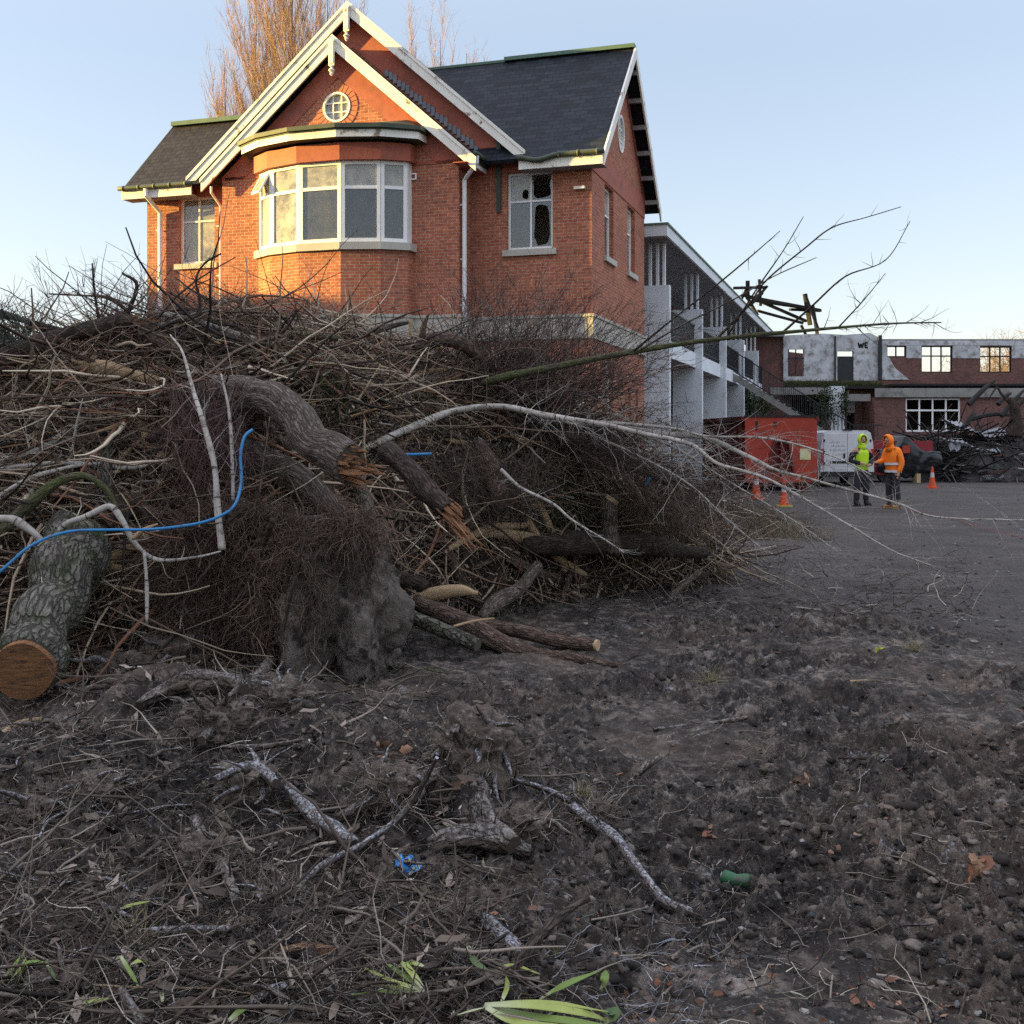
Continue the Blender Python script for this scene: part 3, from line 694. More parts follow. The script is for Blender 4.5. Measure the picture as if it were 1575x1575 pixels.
# ================================================================== THE BURNT-OUT BUILDING
RY = 64.0; MPP = RY / FPX
def rx(px): return (px - CX) * MPP
def rz(py): return CH + (HY - py) * MPP
ruin = empty('burnt_building', (rx(1352), RY, 0), 0, 'roofless burnt out brick building with empty upper windows and peeling white plaster', 'building')
OX = rx(1352)
def rb(name, mb, mat, **k):
    mb.v = [(x - OX, y - RY, z) for x, y, z in mb.v]; return mb.build(name, mat, ruin, **k)
def rrect(a, b_, c, d): return rect(rx(a), rx(b_), rz(d), rz(c))
XEND = 1760
# upper walls
b = MB(); b.wall([(rx(1205), rz(598)), (rx(1352), rz(598)), (rx(1352), rz(519)), (rx(1338), rz(512)), (rx(1300), rz(515)), (rx(1262), rz(513)), (rx(1205), rz(516))], [rrect(1212, 1237, 537, 579), rrect(1288, 1313, 540, 586)], (0, RY, 0), (1, 0, 0), FR, .3); rb('upper_wall', b, M['peelplaster'])
b = MB(); b.wall([(rx(1352.3), rz(553)), (rx(XEND), rz(553)), (rx(XEND), rz(526)), (rx(1352.3), rz(524))], [], (0, RY, 0), (1, 0, 0), FR, .3) if False else None
b = MB(); holes = [rrect(1364, 1394, 532, 549), rrect(1417, 1465, 532, 573), rrect(1507, 1556, 533, 573), rrect(1600, 1650, 533, 573)]
b.wall(rrect(1352.3, XEND, 524, 598), holes, (0, RY, 0), (1, 0, 0), FR, .3); rb('upper_wall', b, M['ruinbrick'], auto=True)
b = MB()
for a_, c_ in ((1352.5, 1364), (1394, 1417), (1465, 1507), (1556, 1600), (1650, XEND)): b.box(rx(a_), rx(c_), RY - .03, RY - .001, rz(551), rz(531.6))
b.box(rx(1352.5), rx(XEND), RY - .03, RY - .001, rz(531.4), rz(524)); rb('render_band', b, M['peelplaster'])
b = MB(); b.prism([(rx(1353), RY - .05, rz(584)), (rx(1398), RY - .05, rz(584)), (rx(1376), RY - .05, rz(566)), (rx(1368), RY - .05, rz(551)), (rx(1353), RY - .05, rz(540))], (0, .018, 0)); rb('plaster_patch', b, M['peelplaster'])
b = MB(); b.box(rx(1350), rx(1355), RY - .2, RY - .055, rz(584), rz(516)); b.box(rx(1283), rx(1285), RY - .12, RY - .002, rz(586), rz(517)); rb('drain_pipe', b, M['iron'])
b = MB(); b.wall(rrect(1150, 1204.7, 518, 598), [], (0, RY + .2, 0), (1, 0, 0), FR, .4); rb('upper_wall', b, M['ruinbrick'], auto=True)
b = MB(); b.box(rx(1352.5), rx(XEND), RY - .02, RY + .33, rz(524) + .001, rz(524) + .09); b.box(rx(1140), rx(1205), RY - .3, RY + .5, rz(518) + .001, rz(514)); rb('coping', b, M['oldconcrete'])
for hh in ((1417, 1465, 532, 573, 3), (1507, 1556, 533, 573, 3), (1600, 1650, 533, 573, 3), (1364, 1394, 532, 549, 2)):
    b = MB(); xa, xb, zb_, zc = rx(hh[0]), rx(hh[1]), rz(hh[3]), rz(hh[2])
    for i in range(hh[4] + 1): x = xa + (xb - xa - .07) * i / hh[4]; b.box(x, x + .07, RY + .1, RY + .16, zb_, zc)
    b.box(xa, xb, RY + .09, RY + .17, zc - .06, zc); b.box(xa, xb, RY + .09, RY + .17, zb_, zb_ + .06)
    if hh[4] == 3: b.box(xa, xb, RY + .095, RY + .165, zb_ + (zc - zb_) * .6, zb_ + (zc - zb_) * .6 + .07)
    rb('window', b, M['char'])
b = MB(); b.box(rx(1213), rx(1214.5), RY + .1, RY + .16, rz(579), rz(537)); b.box(rx(1224), rx(1225.5), RY + .1, RY + .16, rz(579), rz(537)); b.box(rx(1212), rx(1237), RY + .1, RY + .16, rz(552), rz(550)); rb('window', b, M['iron'])
b = MB(); b.box(rx(1288), rx(1313), RY + .05, RY + .1, rz(586), rz(548)); rb('window', b, M['iron'])
# rear wall (its windows stand open too)
b = MB(); b.wall([(rx(1205), 0), (rx(1352), 0), (rx(1352), rz(548)), (rx(1290), rz(530)), (rx(1205), rz(520))], [], (0, RY + 7, 0), (1, 0, 0), FR, .3); rb('rear_wall', b, M['ruinbrick'], auto=True)
# ledge, beam and ground floor
b = MB(); b.box(rx(1352), rx(XEND), RY - 2.6, RY - .001, rz(583) - .5, rz(583) - .38); b.box(rx(1200), rx(1351.9), RY - 1.5, RY - .001, rz(590) - .35, rz(590) - .2); rb('canopy', b, M['char'])
b = MB(); b.box(rx(1345) * .96, rx(XEND) * .96, RY - 2.65, RY - 2.602, CH + (HY - 611) * 61.4 / FPX, CH + (HY - 597) * 61.4 / FPX)
b.box(rx(1299) * .965, rx(1344) * .96, RY - 2.0, RY - 1.9, CH + (HY - 617) * 62 / FPX, CH + (HY - 606) * 62 / FPX)
b.box(rx(1185) * .975, rx(1275) * .975, RY - 1.6, RY - 1.502, CH + (HY - 607) * 62.4 / FPX, CH + (HY - 596) * 62.4 / FPX); rb('beam', b, M['oldconcrete'])
q = 61.5; qs = q / FPX
b = MB(); wz = CH + (HY - 597) * qs - .5
gx = lambda p: (p - CX) * qs
b.wall(rect(gx(1345), gx(XEND), 0, wz), [rect(gx(1393), gx(1477), CH + (HY - 664) * qs, CH + (HY - 613) * qs)], (0, q, 0), (1, 0, 0), FR, .3); b.wall(rect(q + .3, RY, 0, wz), [], (gx(1345), 0, 0), (0, 1, 0), (-1, 0, 0), .3); rb('ground_wall', b, M['ruinbrick'], auto=True)
b = MB(); xa, xb, zb_, zc = gx(1393), gx(1477), CH + (HY - 664) * qs, CH + (HY - 613) * qs
for i in range(5): x = xa + (xb - xa - .08) * i / 4; b.box(x, x + .08, q + .05, q + .12, zb_, zc)
for f in (0, .62, .965): b.box(xa, xb, q + .045, q + .125, zb_ + (zc - zb_) * f, zb_ + (zc - zb_) * f + .09)
rb('window', b, M['whiteframe'])
b = MB(); b.wall(rrect(1140, 1350, 586, 690), [rrect(1300, 1312, 636, 664), rrect(1215, 1262, 610, 672)], (0, RY - .3, 0), (1, 0, 0), FR, .25); rb('ground_wall', b, M['ruinbrick'], auto=True)
b = MB(); b.box(rx(1300), rx(1312), RY - .38, RY - .302, rz(635), rz(618)); rb('blocked_window', b, M['oldconcrete'])
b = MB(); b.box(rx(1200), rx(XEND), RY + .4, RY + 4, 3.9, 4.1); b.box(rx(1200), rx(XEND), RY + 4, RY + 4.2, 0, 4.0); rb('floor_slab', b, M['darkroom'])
b = MB(); xx = (1288 - CX) * 61 / FPX; b.box(xx - .36, xx + .36, 60.9, 61.4, 0, CH + (HY - 594) * 61 / FPX); rb('concrete_post', b, M['concrete'])
# letters painted on the plaster
b = MB()
def stroke(pts, w_):
    for a_, c_ in zip(pts[:-1], pts[1:]): b.bar(a_, c_, w_, .01, (0, -1, 0))
def rp(px, py): return (rx(px), RY - .012, rz(py))
stroke([rp(1320, 527), rp(1322, 535), rp(1324, 529), rp(1326, 535), rp(1328, 527)], .09)
stroke([rp(1335, 527), rp(1330.5, 527.2), rp(1330.6, 534.6), rp(1335, 534.4)], .09); stroke([rp(1330.6, 531), rp(1334, 531)], .08)
rb('painted_letters', b, M['char'])
# moss and burnt roof timbers
for (a0, a1, yy, zz) in ((1205, 1345, RY - 1.0, rz(590) - .18),):
    n = 2600; P = np.stack([RNG.uniform(rx(a0), rx(a1), n), RNG.uniform(yy - .4, yy + .9, n), np.full(n, zz)], 1)
    D = unit(n); D[:, 2] = np.abs(D[:, 2]) + .6
    V, F, idx, _ = strands(P, D, RNG.uniform(.1, .45, n), np.full(n, .018), 3, .3)
    tg = mesh_np('ledge_weeds', V - np.array([OX, RY, 0]), F, M['moss'], parent=ruin)
b = MB(); tim = [((1128, 443), (1178, 442)), ((1140, 454), (1262, 477)), ((1150, 455), (1240, 494)), ((1136, 470), (1150, 440)), ((1150, 432), (1150, 460)), ((1168, 430), (1170, 470)), ((1158, 462), (1240, 474)), ((1145, 450), (1165, 485)),
    ((1172, 450), (1152, 470)), ((1238, 452), (1258, 505)), ((1238, 452), (1246, 500)), ((1165, 478), (1235, 497)), ((1180, 440), (1158, 466)), ((1250, 470), (1258, 520)), ((1215, 476), (1262, 478)), ((1232, 500), (1262, 560))]
for i, (p, q_) in enumerate(tim):
    Y0 = 66 + (i % 4) * .5; b.bar(at(*p, Y0), at(*q_, Y0 + (i % 3) * .4), .16 if i % 2 else .24, .14)
rb('roof_timber', b, M['char'])
# ================================================================== GROUND
def roughmask(x, y):
    yb = np.where(x > 2.3, 14.2 - (x - 2.3) * 3.0, 14.2); yb = np.maximum(yb, 8.6) + 1.3 * noise(x * .7, y * .7, 0, 40) + .5 * noise(x * 3, y * 3, 0, 41)
    return 1 / (1 + np.exp(np.clip(-(yb - y) / .6, -30, 30)))
MOUNDS = [(-1.95, 7.0, .9, .5, .24), (-.75, 5.55, .7, .5, .16), (-2.4, 5.5, .9, .5, .12), (-1.5, 6.2, .8, .6, .12), (1.9, 5.2, .35, .9, .10), (2.4, 6.4, .5, .8, .10), (-.1, 4.9, .3, .3, .10), (-.35, 5.0, .25, .2, .1), (2.0, 7.6, 1.1, .4, .08)]
def terr(x, y):
    x = np.asarray(x, float); y = np.asarray(y, float); m = roughmask(x, y); r = np.hypot(x, y); nf = np.clip(1 - (r - 16) / 14, 0, 1)
    h = m * (.06 * fbm(x * .8, y * .8, 0, 3, 1) + .075 * (fbm(x * 2.6, y * 2.6, 0, 3, 2)) + (.25 + .9 * sstep(-.25, .35, noise(x * 1.1, y * 1.4, 0, 55))) * (.055 * billow(x * 5.5, y * 5.5, 0, 3, 3) - .08 * np.abs(fbm(x * 9, y * 9, 0, 3, 4)) + .038 * billow(x * 17, y * 17, 0, 3, 5) + .010 * billow(x * 40, y * 40, 0, 2, 9)))
    h = h + (1 - m) * nf * (.022 * fbm(x * 1.1, y * 1.1, 0, 3, 12) + .012 * billow(x * 7, y * 7, 0, 3, 13) + .007 * billow(x * 25, y * 25, 0, 2, 14))
    for a, b_, sx, sy_, k in MOUNDS: h = h + k * np.exp(-((x - a) / sx) ** 2 - ((y - b_) / sy_) ** 2) * (1 + .5 * noise(x * 6, y * 6, 0, 33))
    # wheel ruts at the right
    for (x0, y0, x1, y1) in ((2.15, 3.2, 3.6, 7.6), (2.9, 3.2, 4.6, 7.6)):
        dx, dy = x1 - x0, y1 - y0; L = math.hypot(dx, dy); u = ((x - x0) * dx + (y - y0) * dy) / L; d = ((x - x0) * dy - (y - y0) * dx) / L
        fall = sstep(-1, .5, u) * (1 - sstep(L - .5, L + 1.2, u)); h = h - fall * .11 * np.exp(-(d / .2) ** 2) + fall * .07 * np.exp(-((np.abs(d) - .34) / .12) ** 2) + fall * .02 * np.sign(np.sin(u * 26 + d * 8)) * np.exp(-(d / .2) ** 4)
    # faint sideways wheel tracks on the yard
    h = h + (1 - m) * nf * .012 * np.sin(y * 3.1 + .5 * x + 1.5 * noise(x * .3, y * .3, 0, 60))
    return h
th = np.concatenate([np.linspace(-180, -35, 60)[:-1], np.linspace(-35, 35, 1000)[:-1], np.linspace(35, 180, 60)[:-1]]) * math.pi / 180
rad = np.concatenate([[.3, .8, 1.4, 2.0, 2.5], 1 / np.linspace(1 / 2.8, 1 / 40, 760), np.geomspace(42, 3000, 50)])
TT, RR = np.meshgrid(th, rad); GX, GY = RR * np.sin(TT), RR * np.cos(TT)
GZ = terr(GX, GY)
V = np.stack([GX, GY, GZ], -1).reshape(-1, 3); nT = len(th); i = np.arange(len(rad) - 1)[:, None] * nT; j = np.arange(nT)[None]; k = (j + 1) % nT
F = np.stack([i + j, i + nT + j, i + nT + k, i + k], -1).reshape(-1, 4)[:, ::-1]
V = np.concatenate([V, [[0, 0, 0]]]); 
m1 = roughmask(V[:, 0], V[:, 1]); tint = np.stack([m1, m1, m1], 1)
def groundmat():
    N = NM('earth'); co = N.co('Object')
    n1 = N.noise(co, .9, 6, .7); n2 = N.noise(co, 9, 6, .7); n3 = N.noise(co, 45, 5, .7); n4 = N.noise(co, 3.2, 6, .7)
    mud = N.ramp(n2, [(.38, (.009, .0075, .007)), (.50, (.030, .025, .021)), (.63, (.15, .122, .10))])
    mud = N.mix(N.ramp(n1, [(.45, 0), (.65, .6)]), mud, (.085, .060, .043))
    mud = N.mix(N.ramp(n3, [(.57, 0), (.66, .7)]), mud, (.22, .19, .165))
    fr = N.mix(1.0, N.ramp(n4, [(.60, 0), (.72, 1)]), N.ramp(n3, [(.48, 0), (.56, 1)]), 'MULTIPLY')
    mud = N.mix(N.mix(1.0, fr, (.5, .5, .5), 'MULTIPLY'), mud, (.34, .37, .42))
    mud = N.mix(1.0, mud, N.ramp(N.noise(co, 1.6, 5, .7), [(.36, .45), (.62, 1.35)]), 'MULTIPLY')
    yard = N.ramp(n1, [(.3, (.045, .037, .032)), (.7, (.080, .067, .058))])
    yard = N.mix(1.0, yard, N.ramp(N.noise(N.co('Object', (.35, 3, 1)), 1.2, 8, .8), [(.32, .45), (.68, 1.3)]), 'MULTIPLY')
    yard = N.mix(1.0, yard, N.ramp(N.noise(co, 22, 7, .8), [(.36, .35), (.64, 1.7)]), 'MULTIPLY')
    yard = N.mix(N.ramp(N.noise(co, .35, 6, .75), [(.46, 0), (.60, .75)]), yard, (.030, .024, .020))
    a = N.n('ShaderNodeAttribute', attribute_name='tint'); N.col(N.mix(a.outputs['Color'], yard, mud))
    b1 = N.n('ShaderNodeMath', operation='ADD'); N.l(n2, b1.inputs[0]); N.l(n3, b1.inputs[1]); N.bump(b1.outputs[0], .016)
    return N.set(.8, .3)
M['earth'] = groundmat()
tag(mesh_np('ground', V, F, M['earth'], tint), kind='structure')
# ================================================================== THE BRUSH HEAP
CT = np.array([  # photo column, crest distance, crest row, base distance
    (-500, 11.0, 605, 7.6), (-200, 10.6, 592, 7.6), (0, 10.3, 588, 7.8), (150, 10.4, 560, 8.0), (250, 10.4, 530, 8.1), (400, 10.8, 528, 8.3), (550, 11.6, 528, 9.2), (700, 12.6, 548, 10.6),
    (800, 13.0, 572, 11.6), (860, 13.2, 610, 12.0), (930, 13.5, 670, 12.4), (1000, 13.7, 745, 12.9), (1060, 13.9, 815, 13.2), (1110, 14.0, 868, 13.5)], float)
CQ = (CT[:, 0] - CX) / FPX; CZ = CH - (CT[:, 2] - HY) / FPX * CT[:, 1]
def heap(x, y):
    q = np.asarray(x, float) / np.maximum(y, .1); yc = np.interp(q, CQ, CT[:, 1]); zc = np.interp(q, CQ, CZ); yb = np.interp(q, CQ, CT[:, 3])
    t = np.where(y < yc, (yc - y) / (yc - yb), (y - yc) / 2.6)
    h = zc * (1 - np.clip(np.abs(t), 0, 1) ** 2.4) - .5 * np.clip(np.abs(t) - 1, 0, 9) - np.where(q > CQ[-1], (q - CQ[-1]) * 40, 0)
    h = np.where(np.abs(t) < 1, h + (.40 * fbm(x * 1.7, y * 1.7, 0, 4, 70) + .14 * billow(x * 4, y * 4, 0, 3, 71)) * np.minimum(1, zc), h)
    return h
qs_ = np.linspace(-.85, CQ[-1] + .012, 520); ts = np.linspace(-1.12, 1.1, 170)
Q, T_ = np.meshgrid(qs_, ts); yc = np.interp(Q, CQ, CT[:, 1]); yb = np.interp(Q, CQ, CT[:, 3])
HYY = np.where(T_ < 0, yc + T_ * (yc - yb), yc + T_ * 2.6); HXX = Q * HYY; HZZ = np.maximum(heap(HXX, HYY), -.25) + .05 * billow(HXX * 9, HYY * 9, 0, 3, 75) - .10
V = np.stack([HXX, HYY, HZZ], -1).reshape(-1, 3); nq = len(qs_); i = np.arange(len(ts) - 1)[:, None] * nq; j = np.arange(nq - 1)[None]
F = np.stack([i + j, i + j + 1, i + nq + j + 1, i + nq + j], -1).reshape(-1, 4)
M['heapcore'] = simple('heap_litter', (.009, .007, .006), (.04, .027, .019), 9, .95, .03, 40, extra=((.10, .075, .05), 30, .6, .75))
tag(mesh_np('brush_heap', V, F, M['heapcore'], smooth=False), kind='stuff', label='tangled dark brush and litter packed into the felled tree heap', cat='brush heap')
YS = np.arange(6.5, 15, .03)
def hit(px, py, ymax=15):
    """where the sight line of a photo pixel first meets the heap or the ground"""
    X = (px - CX) / FPX * YS; Z = CH - (py - HY) / FPX * YS
    s = Z < heap(X, YS)
    if s.any(): return float(YS[np.argmax(s)])
    return None
def hitg(px, py):
    h = hit(px, py)
    if h: return h
    if py > HY + 20:
        y = gy(py)
        for _ in range(6): y = (CH - float(terr((px - CX) / FPX * y, y))) * FPX / (py - HY)
        return y
    return None
# --- bulk twigs of the heap
M['twig'] = simple('twig', (.8, .8, .8), (1, 1, 1), 8, .85, .002, 90, tint=True)
def palette(n, cols, wts, var=.25):
    c = np.array(cols)[RNG.choice(len(cols), n, p=np.array(wts) / sum(wts))]; return c * (1 + RNG.uniform(-var, var, (n, 1)))
def samp(n, p0=-480, p1=1105, tlo=-1.02, thi=.35):
    q = RNG.uniform((p0 - CX) / FPX, (p1 - CX) / FPX, n); t = -np.abs(RNG.uniform(0, 1, n)) ** .75; t = np.where(RNG.uniform(0, 1, n) < .15, RNG.uniform(0, thi, n), t * abs(tlo))
    yc = np.interp(q, CQ, CT[:, 1]); yb = np.interp(q, CQ, CT[:, 3]); y = np.where(t < 0, yc + t * (yc - yb), yc + t * 2.6); x = q * y; z = heap(x, y)
    e = .06; nx = -(heap(x + e, y) - heap(x - e, y)) / (2 * e); ny = -(heap(x, y + e) - heap(x, y - e)) / (2 * e); nn = np.stack([nx, ny, np.ones(n)], 1); nn /= np.linalg.norm(nn, axis=1, keepdims=True)
    return np.stack([x, y, z], 1), nn
BROWN = [(.075, .049, .036), (.19, .135, .095), (.36, .28, .20), (.024, .017, .014), (.22, .105, .062), (.58, .49, .36)]
def bulk(name, n, Lr, Rr, cols, wts, off=(-.12, .10), horiz=.6, curl=.22, droop=0, nseg=5, parent=None, p0=-480, p1=1105, label=None, cat=None, tl=-1.02):
    P, N_ = samp(n, p0, p1, tl); P = P + N_ * RNG.uniform(*off, (n, 1))
    D = unit(n); D = D - N_ * (D * N_).sum(1, keepdims=True) * .75; D[:, 2] *= (1 - horiz); D[:, 2] -= droop * 2
    V, F, idx, _ = strands(P, D, RNG.uniform(*Lr, n) ** 1.0, np.exp(RNG.uniform(math.log(Rr[0]), math.log(Rr[1]), n)), nseg, curl, droop)
    return tag(mesh_np(name, V, F, M['twig'], palette(n, cols, wts)[idx]), label, cat, None, 'stuff')
bulk('brushwood', 7500, (.3, 1.3), (.003, .011), BROWN, (4, 4, 3, 3, 2, 1.2), curl=.12, horiz=.35, label='coarse broken brown sticks bristling all over the felled tree heap', cat='brushwood')
bulk('fine_twigs', 12000, (.15, .7), (.0015, .004), BROWN, (4, 4, 3, 3, 2, 1), off=(-.08, .16), curl=.26, label='fine dark twigs and stalks matted over the felled tree heap', cat='twigs')
bulk('thick_sticks', 2100, (.4, 1.7), (.009, .026), BROWN, (3, 4, 3, 3, 1, 2), off=(-.10, .13), horiz=.62, curl=.13, nseg=7, label='thicker barked sticks lying criss-cross within the felled tree heap', cat='sticks')
bulk('split_sticks', 1100, (.10, .6), (.007, .024), [(.34, .20, .10), (.42, .33, .21), (.24, .13, .07), (.36, .33, .29)], (2, 2, 2, 2), off=(-.02, .12), horiz=.5, curl=.05, nseg=3, label='short split sticks showing pale wood scattered over the heap', cat='sticks')
# left flank: paler straw stalks
bulk('root_hairs', 6000, (.08, .30), (.0014, .0032), [(.10, .062, .048), (.16, .105, .08), (.07, .046, .036), (.25, .18, .13)], (3, 3, 2, 1), off=(-.06, .13), horiz=0, curl=.5, label='short curly root hairs and wisps tangled through the heap', cat='roots')
bulk('dry_stalks', 3600, (.12, .45), (.0015, .004), [(.30, .22, .14), (.22, .15, .10), (.36, .28, .19)], (2, 3, 1), off=(-.02, .16), curl=.25, p1=420, label='pale dry stalks spread over the left flank of the heap', cat='stalks')
# dead leaves and needles caught in the heap (thin curled blades)
def leaves(name, P, size, cols, wts, label, cat, mat=None, up=None, asp=.45):
    n = len(P); a = unit(n); b_ = np.cross(a, unit(n)); b_ /= np.linalg.norm(b_, axis=1, keepdims=True)
    if up is not None:
        a[:, 2] *= up; b_[:, 2] *= up
    c = np.cross(a, b_); s = RNG.uniform(*size, n)[:, None]
    j = lambda k: RNG.uniform(.6, 1.35, (n, 1)) * s * k
    v = np.stack([P - a * s, P - a * j(.45) + b_ * j(asp) + c * s * .25, P + a * j(.3) + b_ * j(asp * .9) + c * s * .15, P + a * s + c * s * .3, P + a * j(.3) - b_ * j(asp * .8), P - a * j(.5) - b_ * j(asp) + c * s * .1], 1).reshape(-1, 3)
    i6 = np.arange(n)[:, None] * 6; f = np.concatenate([i6 + np.array([[0, 1, 5]]), i6 + np.array([[1, 4, 5]]), i6 + np.array([[1, 2, 4]]), i6 + np.array([[2, 3, 4]])])
    return tag(mesh_np(name, v, f, mat or M['twig'], palette(n, cols, wts)[np.repeat(np.arange(n), 6)]), label, cat, None, 'stuff')
P, N_ = samp(24000); P += N_ * RNG.uniform(-.04, .12, (24000, 1))
leaves('dead_leaves', P, (.010, .042), [(.17, .12, .085), (.28, .21, .15), (.09, .06, .045), (.44, .37, .28)], (3, 2, 3, 1), 'small withered brown leaves caught among the twigs of the heap', 'leaves')
# green conifer sprays lodged in the heap
def clump(cx, cy, rpx, n, dy=0.0, ang=None, spread=.5, zs=1.0):
    """random start points round a photo spot on the heap's face"""
    pts = []
    for _ in range(n):
        a = RNG.uniform(0, 2 * math.pi); r = math.sqrt(RNG.uniform(0, 1)) * rpx; px, py = cx + r * math.cos(a), cy + r * math.sin(a) * zs
        Y = hitg(px, py) or hitg(cx, cy) or 10
        pts.append(at(px, py, Y + dy + RNG.uniform(-.08, .05)))
    return np.array([list(p) for p in pts])
gi = [((640, 625), 42, 500, 'dark green conifer spray lodged below the heap crest'), ((515, 605), 32, 350, 'bluish green lichened spray above the big grey trunk'), ((470, 745), 30, 260, 'small dark green needles under the big broken trunk'),
      ((820, 790), 62, 900, 'grassy green tussock hanging on the right face of the heap'), ((905, 760), 60, 900, 'yellow green weeds on the low right shoulder of the heap')]
for (c, r, n, lab) in gi:
    P = clump(*c, r, n, -.06); D = unit(n); D[:, 1] -= .5; D[:, 2] -= .2
    V, F, idx, _ = strands(P, D, RNG.uniform(.06, .22, n), np.full(n, .0035), 3, .35, .1)
    tag(mesh_np('green_spray', V, F, M['twig'], palette(n, [(.05, .07, .025), (.09, .11, .045), (.12, .12, .06), (.06, .05, .03)], (3, 2, 1, 2))[idx]), lab, 'foliage', 'green sprays caught in the heap', 'stuff')
# ---------------------------------------------------------------- barks
def barkmat(name, c1, c2, dark, bump=.012, moss=None, mossf=(.55, .7), frost=None, stretch=(22, 4.5, 1)):
    N = NM(name); uv = N.co('UV', stretch); ob = N.co('Object'); f = N.noise(uv, 1.6, 8, .75, .15); g = N.noise(ob, 4, 6, .7)
    wv = N.n('ShaderNodeVectorMath', operation='ADD'); sc = N.n('ShaderNodeVectorMath', operation='SCALE'); nz = N.n('ShaderNodeTexNoise'); N.l(uv, nz.inputs['Vector']); nz.inputs['Scale'].default_value = 1.5; nz.inputs['Detail'].default_value = 4
    N.l(nz.outputs['Color'], sc.inputs[0]); sc.inputs['Scale'].default_value = .9; N.l(uv, wv.inputs[0]); N.l(sc.outputs[0], wv.inputs[1])
    vo = N.n('ShaderNodeTexVoronoi', feature='DISTANCE_TO_EDGE'); N.l(wv.outputs[0], vo.inputs['Vector']); vo.inputs['Scale'].default_value = 1.9
    crack = N.ramp(vo.outputs['Distance'], [(0.0, 1), (.16, 0)])
    c = N.mix(N.ramp(f, [(.36, .9), (.60, 0)]), N.ramp(g, [(.3, c1), (.7, c2)]), dark)
    c = N.mix(N.mix(1.0, crack, (.85, .85, .85), 'MULTIPLY'), c, dark)
    c = N.mix(N.ramp(N.noise(ob, 2.2, 6, .75), [(.50, 0), (.68, .6)]), c, (.055, .045, .038))
    c = N.mix(N.ramp(N.noise(ob, 28, 5, .8), [(.60, 0), (.70, .5)]), c, tuple(min(.6, 1.9 * q) for q in c2))
    if moss: c = N.mix(N.ramp(N.noise(ob, 5, 7, .8), [(mossf[0], 0), (mossf[1], .9)]), c, moss)
    if frost:
        ge = N.n('ShaderNodeNewGeometry'); sx = N.n('ShaderNodeSeparateXYZ'); N.l(ge.outputs['Normal'], sx.inputs[0])
        c = N.mix(N.mix(1.0, N.ramp(sx.outputs[2], [(.15, 0), (.8, 1)]), N.ramp(N.noise(ob, 60, 6, .8), [(.46, 0), (.60, .85)]), 'MULTIPLY'), c, frost)
    N.col(c); ad = N.n('ShaderNodeMath', operation='SUBTRACT'); N.l(f, ad.inputs[0]); N.l(crack, ad.inputs[1]); N.bump(ad.outputs[0], bump * .8); return N.set(.88, .2)
B = {}
B['dark'] = barkmat('dark_bark', (.070, .050, .040), (.11, .08, .062), (.018, .013, .011))
B['grey'] = barkmat('grey_bark', (.17, .135, .11), (.23, .19, .155), (.055, .042, .034), .016)
B['reddish'] = barkmat('reddish_bark', (.16, .105, .078), (.24, .165, .125), (.05, .034, .026), .018)
B['moss'] = barkmat('mossy_bark', (.13, .115, .075), (.18, .16, .11), (.04, .035, .025), .01, (.08, .10, .03), (.44, .62))
B['lichen'] = barkmat('lichened_bark', (.17, .155, .13), (.30, .28, .24), (.05, .045, .038), .035, (.05, .07, .022), (.48, .62), stretch=(11, 6, 1))
B['frost'] = barkmat('frosted_bark', (.10, .08, .068), (.15, .12, .10), (.035, .027, .023), .01, frost=(.46, .49, .54))
B['rot'] = barkmat('muddy_root_bark', (.11, .085, .066), (.18, .14, .11), (.035, .027, .021), .02, frost=(.30, .29, .29), stretch=(14, 4, 1))
def birch():
    N = NM('birch_bark'); uv = N.co('UV', (3, 42, 1)); ob = N.co('Object')
    f = N.noise(uv, 1, 5, .7, .3); c = N.ramp(N.noise(ob, 6, 5, .6), [(.3, (.44, .41, .37)), (.7, (.27, .24, .21))])
    c = N.mix(N.ramp(f, [(.57, 0), (.61, 1)]), c, (.035, .028, .024)); c = N.mix(N.ramp(N.noise(N.co('UV', (10, 6, 1)), 1, 5, .7), [(.50, 0), (.64, .85)]), c, (.10, .08, .062))
    N.col(c); N.bump(f, .004); return N.set(.7, .3)
B['birch'] = birch()
M['split'] = simple('split_wood', (.36, .18, .085), (.20, .095, .05), 3, .8, .01, 25, 'UV', (25, 1.5, 1))
M['splitpale'] = simple('pale_split_wood', (.50, .36, .21), (.34, .23, .13), 3, .8, .01, 25, 'UV', (25, 1.5, 1))
M['cut'] = simple('cut_wood', (.38, .18, .075), (.15, .07, .032), 3, .9, .012, 60, 'Object', (2, 2, 14), extra=((.06, .04, .03), 5, .50, .68))
RS = .75
def path3(pts, r0, lift=0.0, Ys=None, zoff=0.0):
    """photo path -> world path lying just in front of whatever it rests on"""
    out = []; last = None
    for i, p in enumerate(pts):
        if Ys is not None and (Ys[i] if hasattr(Ys, '__len__') else Ys) is not None:
            Y = Ys[i] if hasattr(Ys, '__len__') else Ys; h = hit(*p)
            if h and h - r0 * .6 < Y: Y = h - r0 * .6
        else:
            h = hitg(*p); Y = (h - r0 * .7 - lift) if h else last
        last = Y; out.append(Y)
    f = [y for y in out if y is not None][0]; out = [f if y is None else y for y in out]
    for _ in range(2): out = [out[0]] + [(out[i - 1] + 2 * out[i] + out[i + 1]) / 4 for i in range(1, len(out) - 1)] + [out[-1]]
    return [at(p[0], p[1], y) for p, y in zip(pts, out)]
